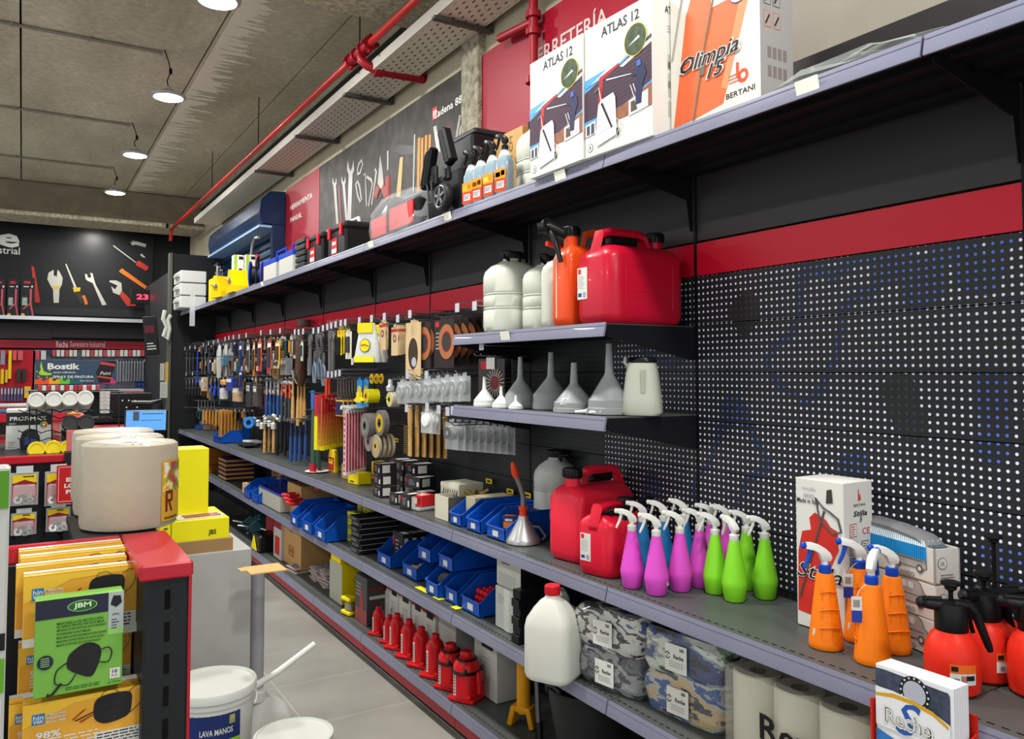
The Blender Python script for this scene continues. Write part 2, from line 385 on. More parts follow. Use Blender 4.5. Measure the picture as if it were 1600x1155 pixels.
poster(-.6,1.65,2.12,3.075,mat('8a8478',.5,noise=.1,scale=3),'pale grey poster with a pinkish tool handle above the near shelf bay',d_last)

# ================= SHELVING =================
JN=[-.12,.89,1.89,2.88,3.87,4.65,5.65,6.65,7.65,8.65,9.45]
FX,BX=1.49,1.85
BAY=['bay nearest the camera','second bay from the camera','third bay from the camera','fourth bay from the camera','fifth bay from the camera','sixth bay from the camera','seventh bay from the camera','eighth bay from the camera','ninth bay from the camera','farthest bay']
def peg_mat(painted_lit):
    mm=bpy.data.materials.new('perforated_panel'); mm.use_nodes=True; nt=mm.node_tree; b=nt.nodes['Principled BSDF']
    def M(op,a,bv=0,cv=None):
        q=nt.nodes.new('ShaderNodeMath'); q.operation=op
        for i,t in enumerate((a,bv) if cv is None else (a,bv,cv)):
            if isinstance(t,(int,float)): q.inputs[i].default_value=t
            else: nt.links.new(t,q.inputs[i])
        return q.outputs[0]
    g=nt.nodes.new('ShaderNodeNewGeometry'); se=nt.nodes.new('ShaderNodeSeparateXYZ'); nt.links.new(g.outputs['Position'],se.inputs[0])
    ho=se.outputs[1] if painted_lit!='x' else se.outputs[0]
    p=.0195
    def fr(v,off): return M('SUBTRACT',M('FRACT',M('DIVIDE',M('ADD',v,off),p)),.5)
    a=fr(ho,.005); c=fr(se.outputs[2],.0036)
    d=M('SQRT',M('ADD',M('MULTIPLY',a,a),M('MULTIPLY',c,c)))
    mask=M('LESS_THAN',d,.19)
    n=nt.nodes.new('ShaderNodeTexNoise'); n.inputs['Scale'].default_value=3.2; n.inputs['Detail'].default_value=1
    nt.links.new(g.outputs['Position'],n.inputs['Vector'])
    mx=nt.nodes.new('ShaderNodeMix'); mx.data_type='RGBA'
    nt.links.new(mask,mx.inputs[0]); mx.inputs[6].default_value=lin('232628')
    b.inputs['Roughness'].default_value=.4; b.inputs['Specular IOR Level'].default_value=.22
    if painted_lit:  # backlight painted into the hole colour: pale, blue and dim patches
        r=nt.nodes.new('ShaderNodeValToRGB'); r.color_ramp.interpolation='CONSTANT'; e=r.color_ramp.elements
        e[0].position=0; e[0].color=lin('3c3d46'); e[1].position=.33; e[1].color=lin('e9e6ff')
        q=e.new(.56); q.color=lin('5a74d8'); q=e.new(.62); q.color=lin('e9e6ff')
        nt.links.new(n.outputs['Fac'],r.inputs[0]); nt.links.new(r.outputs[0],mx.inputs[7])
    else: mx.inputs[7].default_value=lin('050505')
    nt.links.new(mx.outputs[2],b.inputs['Base Color'])
    return mm
PEGL=peg_mat('y'); PEGD=peg_mat('')  # holes painted as backlit, and holes painted dark without backlight
PANEL=mat('2e2c2c',.42); BAND=mat('c00f2a',.34); GAPM=mat('060606',.6)
ZS=[1.76-.1545*k for k in range(12)]
for i in range(len(JN)-1):
    y0,y1=JN[i],JN[i+1]; W=y1-y0; yc=(y0+y1)/2
    t=thing('shelving_bay','shelving back panel with red header band, %s'%BAY[i],'shelving panel',(BX,yc,0),0,'back panels of the long shelving run')
    MB().box(.014,0,1.815,.02,W-.008,.105,BAND).build('red_band',t)
    MB().box(.016,0,(1.875+(2.335 if i<2 else 2.1))/2,.02,W-.008,(.46 if i<2 else .225),PANEL).build('upper_panel',t)
    mb=MB()
    for k in range(11):
        zt,zb=ZS[k],ZS[k+1]
        mb.box(.014,0,(zt+zb)/2,.02,W-.01,zt-zb-.003,PEGL if i<2 and zb>.75 else PEGD,0)  # near bays: painted backlight only above the middle shelf
    mb.box(.03,0,.9,.01,W,1.8,GAPM)
    if i==2:   # backlight painted as pale hole colour on this part of the bay
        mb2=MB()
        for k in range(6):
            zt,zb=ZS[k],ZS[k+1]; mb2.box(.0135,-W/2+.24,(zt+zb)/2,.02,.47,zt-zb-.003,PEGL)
        mb2.build('painted_lit_peg_panel',t)
    mb.build('peg_panel',t)
    if i==5:
        p=PX(516,502,1.838); MB().text('Cadena 88',.035,mat('c8a0a4',.5),T3(.0032,p.y-yc,p.z)@RZ(-90)@RX(90),.01,w=.24).build('lettering',t)
    MB().box(.02,-W/2,1.17 if i<2 else 1.055,.035,.012,2.33 if i<2 else 2.1,GAPM).build('upright',t)
DECK=mat('4c504e',.42,noise=.1,scale=4); RAIL=mat('77798c',.3,coat=.3,noise=.05,scale=8); BK=mat('111213',.4)
def shelf(i,ztop,level,x0=FX,brk=True,rails=True,dy=0):
    y0,y1=JN[i],JN[i+1]; W=y1-y0; yc=(y0+y1)/2; D=BX-x0-.004
    t=thing('shelf_board','dark steel shelf board with plastic price rail, %s, %s'%(level,BAY[i]),'shelf',(x0,yc,ztop),0,'shelf boards, %s'%level)
    mb=MB(); mb.box(D/2,0,-.012,D,W-.004,.022,DECK)
    if level=='top shelf':
        for xx in (.06,.15,.165,.27): mb.box(xx,0,-.03,.012,W-.03,.016,BK)
        mb.box(D/2,0,-.0245,D-.01,W-.006,.003,BK)
    else: mb.box(D/2,0,-.026,D-.01,W-.01,.006,BK)
    n=int(W/.026)
    for k in range(n):
        mb.rect(.02,-W/2+.012+k*.026,.0245,-W/2+.026+k*.026,GAPM,T3(0,0,-.0005))
    mb.build('deck',t)
    mb=MB(); pr=[(0,.0),(-.004,.002),(-.013,-.036),(-.013,-.041),(-.007,-.041),(-.006,-.036),(.001,-.003)]
    Tr=T3(0,-W/2+.003,0)@RX(90)
    mb.prism([(x,z) for x,z in pr],-(W-.006),RAIL,Tr)
    mb.tube([(-.0065,-W/2+.004,-.008),(-.0065,W/2-.004,-.008)],.0016,RAIL,4); mb.tube([(-.0105,-W/2+.004,-.033),(-.0105,W/2-.004,-.033)],.0014,RAIL,4)
    mb.build('price_rail',t)
    if brk:
        for s in (-1,):
            MB().prism(([(0.03,-.02),(D,-.02),(D,-.2),(D-.012,-.2),(D-.03,-.1),(.05,-.045),(.03,-.04)] if level=='top shelf' else [(0.03,-.02),(D,-.02),(D,-.07),(.05,-.04),(.03,-.04)]),.004,BK,T3(0,s*(W/2-.006),0)@RX(90)).build('bracket',t)
    return t
for i in range(len(JN)-1):
    shelf(i,2.108,'top shelf'); shelf(i,.818,'middle shelf'); shelf(i,.492,'lower shelf')
    shelf(i,.138,'bottom shelf',brk=False)
    y0,y1=JN[i],JN[i+1]; W=y1-y0
    mb=MB().box(0,0,0,.012,W-.004,.05,mat('9c1c2c',.35)); mb.box(.03,0,-.042,.02,W,.036,BK)
    solo(mb,'plinth_strip','red kick strip under the bottom shelf, %s'%BAY[i],'kick strip',(FX+.012,(y0+y1)/2,.066),0,'red kick strips along the shelving base')
struct(MB().box(1.533,5,.004,.012,10,.008,mat('d6d4cc',.5)),'trim_2','pale sealant line along the shelving base')
for z,nm in ((1.60,'small shelf holding the canisters'),(1.317,'small shelf holding the funnels')):
    t=shelf(2,z,'x',brk=False); t['label']='dark %s in the third bay'%nm; del t['group']
    W=JN[3]-JN[2]
    for s in (-1,1): MB().prism([(.0,-.004),(BX-FX,-.004),(BX-FX,-.11),(BX-FX-.02,-.11),(.02,-.045),(0,-.04)],.004,mat('16171a',.35),T3(0,s*(W/2-.004),0)@RX(90)).build('side_bracket',t)
# ================= CEILING SERVICES =================
PR=mat('b3241f',.35,coat=.3); PRD=mat('8a1420',.4)
t=thing('sprinkler_pipe','long red sprinkler pipe running along the ceiling above the aisle','pipe',(1.63,0,3.3))
MB().tube([(0,.3,0),(0,4.25,0)],.021,PR,12).tube([(0,4.45,0),(-.02,11.1,.0),(-.02,11.15,-.15)],.021,PR,12).build('pipe_run',t)
mb=MB().tube([(0,4.18,0),(0,4.52,0)],.03,PRD,12)
for y in (4.2,4.3,4.4,4.5): mb.tube([(0,y-.012,0),(0,y+.012,0)],.042,PRD,12)
for y in (4.2,4.5):
    for a in (0,90,180,270): mb.box(.043*math.cos(rad(a)),y,.043*math.sin(rad(a)),.022,.03,.022,PRD,.004)
mb.build('tee_fitting',t)
mb=MB().tube([(0,4.35,0),(0,4.33,-.05),(.03,4.31,-.085),(.08,4.3,-.1)],.027,PRD,12)
mb.tube([(.08,4.3,-.1),(.36,4.26,-.11)],.032,PRD,12)
for x in (.085,.11,.34,.38): mb.tube([(x-.012,4.3-.14*(x-.08),-.1),(x+.012,4.3-.14*(x-.08),-.105)],.038,PRD,12)
mb.build('branch_pipe',t)
for y in (4.36,6.7,8.6): MB().tube([(0,y,.02),(0,y,CEIL-3.3)],.004,BK,5).build('hanger_rod',t)
t=thing('drop_pipe','red pipe dropping in front of the red panel above the cartons','pipe',(1.93,2.97,2.7))
MB().tube([(0,0,.6),(0,0,.08)],.022,PRD,12).tube([(0,0,.33),(0,.3,.36)],.02,PRD,10).build('pipe_run',t)
mb=MB()
for z in (.06,.28,.36): mb.tube([(0,0,z-.014),(0,0,z+.014)],.036,PRD,12)
mb.build('coupling',t)
# cable tray with slots
def slot_mat():
    mm=bpy.data.materials.new('slotted_tray'); mm.use_nodes=True; nt=mm.node_tree; b=nt.nodes['Principled BSDF']
    g=nt.nodes.new('ShaderNodeTexCoord'); se=nt.nodes.new('ShaderNodeSeparateXYZ'); nt.links.new(g.outputs['Object'],se.inputs[0])
    def M(op,a,bv=0):
        q=nt.nodes.new('ShaderNodeMath'); q.operation=op
        for i,t_ in enumerate((a,bv)):
            if isinstance(t_,(int,float)): q.inputs[i].default_value=t_
            else: nt.links.new(t_,q.inputs[i])
        return q.outputs[0]
    cx=M('DIVIDE',se.outputs[0],.034); ii=M('FLOOR',cx); 
    a=M('ABSOLUTE',M('SUBTRACT',M('FRACT',cx),.5)); c=M('ABSOLUTE',M('SUBTRACT',M('FRACT',M('ADD',M('DIVIDE',se.outputs[1],.07),M('MULTIPLY',ii,.5))),.5))
    mask=M('MULTIPLY',M('LESS_THAN',a,.13),M('LESS_THAN',c,.2)); mask=M('MULTIPLY',mask,M('LESS_THAN',M('ABSOLUTE',se.outputs[0]),.117))
    mx=nt.nodes.new('ShaderNodeMix'); mx.data_type='RGBA'; mx.inputs[6].default_value=lin('cfcaba'); mx.inputs[7].default_value=lin('1d1c1a')
    nt.links.new(mask,mx.inputs[0]); nt.links.new(mx.outputs[2],b.inputs['Base Color']); b.inputs['Roughness'].default_value=.45
    return mm
SM=slot_mat()
t=thing('cable_tray','long pale perforated cable tray hung along the top of the wall','cable tray',(1.82,5.3,3.19))
mb=MB().box(0,0,0,.27,9.2,.004,SM); mb.box(-.135,0,.028,.004,9.2,.06,mat('a8a49a',.45)); mb.box(.133,0,.028,.004,9.2,.06,mat('a8a49a',.45)); mb.build('tray',t)
BR=mat('4c4a48',.45,.4)
for y in (3.45,4.72,5.75,6.95):
    q=thing('tray_bracket','grey channel bracket under the cable tray, %s'%nth([3.45,4.72,5.75,6.95].index(y),4,'near end').replace('most',' one'),'bracket',(1.82,y,3.17),0,'brackets under the cable tray')
    MB().box(-.0,0,0,.32,.035,.02,BR,.004).build('arm',q); MB().box(.16,0,.06,.02,.035,.14,BR,.004).build('upstand',q)
# pendant lamps
LENS=mat('ffffff',.3,emit=14); LB=mat('c9ccd0',.35,.6)
for i,(x,y,z) in enumerate(LAMPS):
    t=thing('pendant_lamp','round white pendant lamp over the aisle, %s'%(['nearest, cut by the top edge','second from the camera','third from the camera','fourth, in front of the beam','farthest, in front of the black poster'][i]),'lamp',(x,y,z),0,'pendant lamps over the aisle')
    r=.105
    MB().lathe([(r,0),(r*1.12,.008),(r*1.12,.016),(r*.75,.03),(r*.5,.05),(r*.25,.06),(r*.22,.075),(.0,.075)],LB,28).build('housing',t)
    MB().lathe([(0,-.006),(r*.8,-.005),(r*.98,.002),(r*.98,.004)],LENS,28).build('lens',t)
    h=CEIL-z
    MB().tube([(0,0,.07),(-.01,0,.12),(.012,0,h*.55),(.0,0,h*.75),(-.03,0,h)],.004,BLACK,6).box(.012,0,h*.57,.022,.022,.045,BLACK,.006).build('cord',t)
# conduits to the lamps
for i,(x,y,z) in enumerate(LAMPS[:4]):
    mb=MB().tube([(x-.04,y+.03,CEIL-.015),(-4.5,y+.03,CEIL-.015)],.011,mat('8f8b7d',.6),6)
    for k in range(9): mb.box(x-.05-k*.45,y+.03,CEIL-.012,.02,.03,.03,mat('8f8b7d',.6))
    solo(mb,'conduit','pale cable conduit across the ceiling to the %s lamp'%['nearest','second','third','fourth'][i],'conduit',(0,0,0),0,'conduits on the ceiling')
solo(MB().box(0,0,0,.03,.03,.06,BLACK,.006),'ceiling_sensor','small dark sensor on the far ceiling conduit','sensor',PY(262,304,10.9)).location.z=3.3
# blue roller shutter
SB=mat('0b2747',.25,coat=.5); SB2=mat('0e3054',.28,coat=.4); SBW=mat('8fb0d8',.3)
t=thing('roller_shutter','blue roller shutter housing and slats on the wall past the red panel','shutter',(WALLX,0,0))
mb=MB(); prof=[(-.02,3.06),(-.16,3.05),(-.235,2.97),(-.25,2.86),(-.235,2.77),(-.02,2.74)]
mb.loft([[(x,7.12,z) for x,z in prof],[(x,9.4,z) for x,z in prof]],SB,False); mb.build('housing',t)
MB().box(-.15,8.26,2.735,.2,2.28,.02,SBW).build('lip',t)
mb=MB()
for k in range(9):
    z=2.70-k*.075; mb.tube([(-.06,7.2,z),(-.06,9.4,z)],.034,SB2,8)
mb.build('slats',t)
MB().box(-.08,7.14,2.45,.12,.06,.62,SB,.01).build('guide_rail',t)
# far wall fixture (back of the shop)
FY=12.0
def FW(u,v): return PY(u,v,FY-.05)
t=thing('black_poster','large black wall poster of hand tools with white lettering on the back wall','poster',(0,FY,0))
p0=FW(-30,333); p1=FW(238,500)
mb=MB().box((p0.x+p1.x)/2,0,(2.13+3.42)/2,p1.x-p0.x,.03,3.42-2.13,mat('151618',.4)); mb.build('board',t)
def ft(u,v,k=0): 
    p=FW(u,v); return T3(p.x,-.02-k,p.z)@RX(90)
px_=dist(FW(120,450))/FPX*1.04
def flatpx(mb,pts,mt,k=0):
    q=[FW(u,v) for u,v in pts]; mb.flat([(a.x,a.z) for a in q],mt,T3(0,-.02-k,0)@RX(90))
mb=MB(); mb.text('Reche',.33,WHITE,T3(FW(31,372).x-.62,-.02,FW(31,372).z)@RX(90),.03,w=1.24)
mb.text('Suministro Industrial',.13,WHITE,T3(FW(31,392).x-.5,-.02,FW(31,392).z)@RX(90),.005,w=1.0); mb.build('lettering',t)
SV=mat('a9a89c',.35,.2); RD=mat('b03226',.4); OG=mat('c9681e',.4); YD=mat('c7a61c',.4); BK2=mat('2b2b2b',.4)
mb=MB()
flatpx(mb,[(84,473),(92,473),(93,452),(97,444),(98,434),(93,424),(90,421),(89,432),(84,430),(84,421),(76,426),(74,436),(79,446),(83,452)],SV)
flatpx(mb,[(83,447),(94,447),(93,451),(84,451)],YD,.002)
flatpx(mb,[(102,412),(104,412),(120,449),(117,451)],SV); flatpx(mb,[(114,449),(126,449),(125,456),(116,457)],YD,.001); flatpx(mb,[(117,456),(124,455),(132,470),(127,475)],BK2,.001); flatpx(mb,[(128,462),(133,461),(138,475),(133,476)],OG,.001)
flatpx(mb,[(160,477),(167,476),(150,445),(147,436),(145,427),(141,426),(143,433),(138,434),(136,428),(133,428),(134,436),(138,439),(145,442)],SV)
flatpx(mb,[(199,478),(214,478),(197,460),(191,455),(187,461)],RD); flatpx(mb,[(187,461),(177,457),(174,447),(180,452),(184,446),(171,440),(172,438),(182,438),(190,442),(191,454)],SV,.001)
flatpx(mb,[(177,384),(178,383),(214,410),(213,411)],SV); flatpx(mb,[(212,409),(218,407),(233,417),(229,423),(213,414)],RD)
flatpx(mb,[(186,424),(191,419),(231,448),(231,452),(228,452)],OG); flatpx(mb,[(204,378),(207,383),(212,382),(228,386),(229,381),(214,377),(206,376),(209,379)],SV)
flatpx(mb,[(49,416),(53,416),(63,472),(55,473)],RD); flatpx(mb,[(219,398),(222,396),(228,402),(224,402)],SV)
mb.build('pictures',t)
# back wall shelf, panel, header, pegboard
def pxb(mb,u0,v0,u1,v1,mt,d=.02,yo=0):
    a=FW(u0,v0); b_=FW(u1,v1); mb.box((a.x+b_.x)/2,yo,(a.z+b_.z)/2,abs(b_.x-a.x),d,abs(b_.z-a.z),mt); return mb
t=thing('back_shelving','black shelving fixture with red header on the back wall','shelving',(0,FY-.05,0))
pxb(MB(),-40,503,80,530,PANEL).build('upper_panel',t)
pxb(MB(),81,503,228,530,PANEL).build('upper_panel',t)
pxb(MB(),-40,530,228,546,mat('8e1026',.35)).build('red_band',t)
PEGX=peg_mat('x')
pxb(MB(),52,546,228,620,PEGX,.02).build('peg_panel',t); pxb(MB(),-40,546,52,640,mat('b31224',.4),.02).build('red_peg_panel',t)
pxb(MB(),-40,476,228,497,mat('222527',.4),.02).build('shelf_back',t)
mb=MB(); a=FW(-40,499); b_=FW(226,503)
mb.box((a.x+b_.x)/2,-.2,2.125,b_.x-a.x,.4,.02,DECK); mb.box((a.x+b_.x)/2,-.405,2.115,b_.x-a.x,.012,.045,mat('b4b7bb',.25,.5)); mb.build('top_shelf',t)
mb=MB().text('Reche',.11,mat('d8b8bc',.5),T3(FW(97,538).x,-.012,FW(97,538).z)@RX(90),.02,w=m(16,FW(97,538))); mb.text('Suministro Industrial',.1,mat('d8b8bc',.5),T3(FW(137,538).x,-.012,FW(137,538).z)@RX(90),0,w=m(48,FW(137,538))); mb.build('lettering',t)
# ================= helpers for goods =================
def cart(name,label,cat,uL,vL,uR,vR,z,h,depth,mt,draw=None,group=None,vt=None,bev=.002,build=True):
    """carton whose lower front edge runs between two spots of a shelf"""
    a=PZ(uL,vL,z); b_=PZ(uR,vR,z); d=b_-a; W=d.length; d.normalize(); n=Vector((-d.y,d.x,0))
    if vt is not None: h=m(vR-vt,b_)
    c=(a+b_)/2+n*depth/2; rz=math.degrees(math.atan2(d.y,d.x))
    mb=MB(); mb.box(0,0,h/2,W,depth,h,mt,bev)
    if draw: draw(mb,W,h,depth)
    return solo(mb,name,label,cat,tuple(c),rz,group)
def xcart(name,label,cat,u0,u1,v0,z,h,depth,mt,draw=None,group=None,X=1.5,vt=None,bev=.002):
    """carton facing the aisle with its front at X, between two image columns (row v0)"""
    a=PX(u0,v0,X); b_=PX(u1,v0,X); W=a.y-b_.y
    if vt is not None: h=PX(u1,vt,X).z-z
    mb=MB(); mb.box(0,0,h/2,W,depth,h,mt,bev)
    if draw: draw(mb,W,h,depth)
    return solo(mb,name,label,cat,(X+depth/2,(a.y+b_.y)/2,z),-90,group)
Z1,Z2,Z3,Z4=2.109,.819,.493,.139
# ---- trigger heads ----
def trigger_head(z0,mh,ml,s=1,collar=None):
    """returns (head, trigger) builders; the nozzle points to -x"""
    T=T3(0,0,z0)@Matrix.Scale(s,4)
    a=MB(); a.lathe([(.0135,0),(.0145,.002),(.0145,.018),(.012,.02)],collar or mh,18,T); a.lathe([(.008,.02),(.0075,.034)],mh,12,T)
    P=[(-.008,.028),(.012,.028),(.016,.036),(.012,.047),(.0,.058),(-.014,.066),(-.03,.071),(-.045,.071),(-.046,.058),(-.03,.055),(-.016,.047)]
    lo=[]
    for y,k in ((-.009,.82),(-.0065,1),(.0065,1),(.009,.82)):
        cx=-.012; cz=.05; lo.append([(cx+(x-cx)*k,y,cz+(z-cz)*k) for x,z in P])
    a.loft(lo,mh,False,T)
    b_=MB(); b_.tube([(-.044,0,.0645),(-.052,0,.0645),(-.056,0,.0645)],[.007,.0085,.006],ml,10,T)
    b_.tube([(-.034,0,.056),(-.036,0,.045),(-.041,0,.03),(-.048,0,.016),(-.05,0,.01)],[.0055,.005,.0045,.004,.003],ml,8,T@Matrix.Diagonal((1,1.3,1,1)))
    return a,b_
def spray_bottle(col,label,spout=-31):
    t=thing('spray_bottle',label,'spray bottle')
    bm=mat(col,.38); bm2=mat(col,.42,noise=.0)
    MB().lathe([(.0,0),(.026,0),(.0285,.003),(.0345,.041),(.0352,.046),(.034,.056),(.0135,.163),(.0125,.168)],bm,28).build('bottle',t)
    a,b_=trigger_head(.163,WHITE,mat('dcdcd6',.4),.92); a.build('spray_head',t); b_.build('trigger',t); return t
pk=spray_bottle('d84fc4','')
lab='magenta spray bottle with white trigger on the middle shelf, %s'
row(pk,[PZ(988,917,Z2),PZ(1026,928,Z2),PZ(1063,922,Z2),PZ(1094,916,Z2),PZ(1112,903,Z2),PZ(1136,906,Z2)],lab,'magenta spray bottles',[-31,-36,-35,-40,-25,-30])
st=MB().box(0,0,0,.012,.0006,.034,PAPER); 
for k in range(6): st.rect(-.004,-.013+k*.0045,.004,-.0115+k*.0045,INK,FT(0,0,-.0005))
so=st.build('barcode_sticker',[o for o in bpy.data.objects if o.get('label','').startswith('magenta') and 'second' in o['label']][0],(.028,-.0155,.045),25); so['label']='white barcode sticker'; so.rotation_euler=(rad(-9),0,rad(62))
gr=spray_bottle('84d62c','')
row(gr,[PZ(1118,926,Z2),PZ(1148,938,Z2),PZ(1167,920,Z2),PZ(1196,934,Z2)],'lime green spray bottle with white trigger on the middle shelf, %s','lime green spray bottles',[-40,-95,-31,-31])
bl=spray_bottle('1f6fa8','')
row(bl,[PZ(1004,898,Z2),PZ(1037,897,Z2),PZ(1070,894,Z2)],'blue spray bottle half hidden behind the magenta ones, %s','blue spray bottles',[-31,-45,-60])
# small orange-red sprayer with black handle
t=thing('pump_sprayer','small orange-red sprayer with black lever between the red cans and magenta bottles','sprayer',PZ(972,897,Z2),-31)
MB().lathe([(0,0),(.03,0),(.036,.008),(.036,.12),(.03,.138),(.016,.15),(.014,.156)],mat('e2401c',.38),24).build('bottle',t)
MB().lathe([(.02,.15),(.021,.152),(.02,.185),(.012,.197)],BLACK,18).build('collar',t)
MB().tube([(0,0,.19),(-.03,0,.197),(-.055,0,.19),(-.075,0,.15),(-.09,0,.125)],[.011,.01,.009,.007,.004],BLACK,8).build('lever',t)
# orange cone sprayers
def cone_sprayer():
    t=thing('cone_sprayer','','spray bottle'); om=mat('ee7a12',.4)
    mb=MB(); mb.lathe([(0,0),(.037,0),(.039,.004),(.0385,.014),(.0205,.16),(.0185,.166),(.015,.168)],om,28)
    for k,z in enumerate((.032,.072,.112)):
        r=.0385-(z-.014)*(.018/.146)
        mb.tube([(r*math.cos(rad(a))*1.0,r*math.sin(rad(a)),z+.022-.004*abs(a+90)/40-k*.001) for a in range(-135,-44,10)],.0016,om,6)
        mb.box(0,-r+.0004,z+.010,.0006,.003,.02,om)
        for sx in (-1,1): mb.tube([(sx*r*.62,-r*.80,z),(sx*r*.58,-r*.78,z+.024)],.0013,om,6)
    mb.build('bottle',t)
    mb=MB().box(.0,0,0,.006,.0006,.03,PAPER); o=mb.build('sticker',t,(-.0335,-.013,.03),0); o.rotation_euler=(rad(0),rad(7),rad(-62))
    a,b_=trigger_head(.168,WHITE,mat('0f46b4',.35),.98,mat('0f46b4',.35)); a.build('spray_head',t); b_.build('trigger',t); return t
cs=cone_sprayer()
row(cs,[PZ(1291,1010,Z2),PZ(1345,1000,Z2),PZ(1364,1034,Z2),PZ(1396,1016,Z2)],'orange cone-shaped spray bottle with blue and white trigger, %s','orange cone spray bottles',[-31,-31,-160,-28])
# hang tags
for (u,v,lb) in ((1345,960,'blue and white hang tag on an orange cone bottle, front one'),(1328,935,'blue and white hang tag on an orange cone bottle, rear one')):
    p=PZ(1364,1034,Z2)+Vector((-.036,.012,.10)) if 'front' in lb else PZ(1345,1000,Z2)+Vector((-.036,.005,.115))
    mb=MB().box(0,0,0,.022,.001,.026,mat('2a3f9c',.4)).box(0,0,.028,.022,.001,.03,PAPER)
    for k in range(7): mb.rect(-.007+k*.002,.02,-.006+k*.002,.036,INK,FT(0,0,-.0008))
    mb.tube([(0,0,.043),(.008,.0,.06),(.02,0,.07)],.0007,WHITE,4)
    solo(mb,'hang_tag',lb,'tag',p,-40,'hang tags')
# ---- big red pressure sprayers ----
def pressure_sprayer(s=1,knob=0):
    t=thing('pressure_sprayer','','sprayer'); rm=mat('d92b1a',.36); bk=mat('101011',.4)
    MB().lathe([(0,0),(.045,0),(.052,.006),(.0555,.03),(.056,.07),(.053,.095),(.043,.118),(.032,.13),(.031,.135)],rm,32).build('tank',t)
    mb=MB().lathe([(.0325,.128),(.0335,.13),(.0335,.172),(.030,.186),(.02,.19),(.012,.192)],bk,28)
    mb.tube([(0,0,.178),(-.03,0,.182),(-.05,0,.184),(-.062,0,.186)],[.016,.013,.011,.009],bk,12)
    mb.build('collar',t)
    MB().tube([(-.055,0,.186),(-.066,0,.188),(-.072,0,.190)],[.011,.0125,.007],bk,12).tube([(-.02,0,.195),(-.06,.0,.196)],.005,bk,8).build('nozzle',t)
    MB().tube([(0.0,-.012,.188),(.03,-.014,.186),(.045,-.014,.17),(.055,-.014,.14),(.07,-.014,.10),(.074,-.014,.088)],[.010,.011,.010,.009,.008,.006],bk,10).tube([(.02,.008,.18),(.04,.01,.16),(.05,.01,.12)],.005,bk,8).build('handle',t)
    MB().lathe([(.005,.185),(.005,.21+knob),(.006,.212+knob),(.012,.216+knob),(.013,.222+knob),(.02,.226+knob),(.02,.232+knob),(.012,.235+knob),(0,.235+knob)],bk if not knob else bk,18).build('pump_knob',t)
    # label
    mb=MB(); r=.0567
    def patch(a0,a1,z0,z1,mt,k=0):
        n=5; vs=[];
        for i in range(n+1):
            a=rad(a0+(a1-a0)*i/n); vs+=[((r+k)*math.cos(a),(r+k)*math.sin(a),z0),((r+k)*math.cos(a),(r+k)*math.sin(a),z1)]
        mb.add(vs,[(2*i,2*i+2,2*i+3,2*i+1) for i in range(n)],mt)
    patch(-120,-66,.03,.07,PAPER); patch(-120,-66,.054,.072,mat('e0641c',.4),.0006); patch(-117,-104,.058,.068,INK,.001); patch(-88,-70,.04,.05,INK,.001); patch(-112,-102,.034,.044,mat('77787a',.5),.001)
    for k in range(4): patch(-98+k*3,-96.5+k*3,.033,.05,mat('a32a20',.5),.001)
    mb.build('label_sticker',t)
    return t
ps=pressure_sprayer()
row(ps,[PZ(1489,1078,Z2),PZ(1538,1062,Z2)+Vector((.015,.005,0)),PZ(1622,1084,Z2)],'round red pressure sprayer with black pump head, %s of the front row','red pressure sprayers',[-35,-10,-45],[.92,.93,.95])
p4=pressure_sprayer(knob=.085); p4.location=PZ(1562,1020,Z2)+Vector((-.0,0,0)); p4.location.x=1.785; p4.location.y=.94; p4.scale=(.9,)*3; p4.rotation_euler.z=rad(150); p4['label']='red pressure sprayer with its black knob pulled up on a thin rod, behind the others'
p4.children[0]
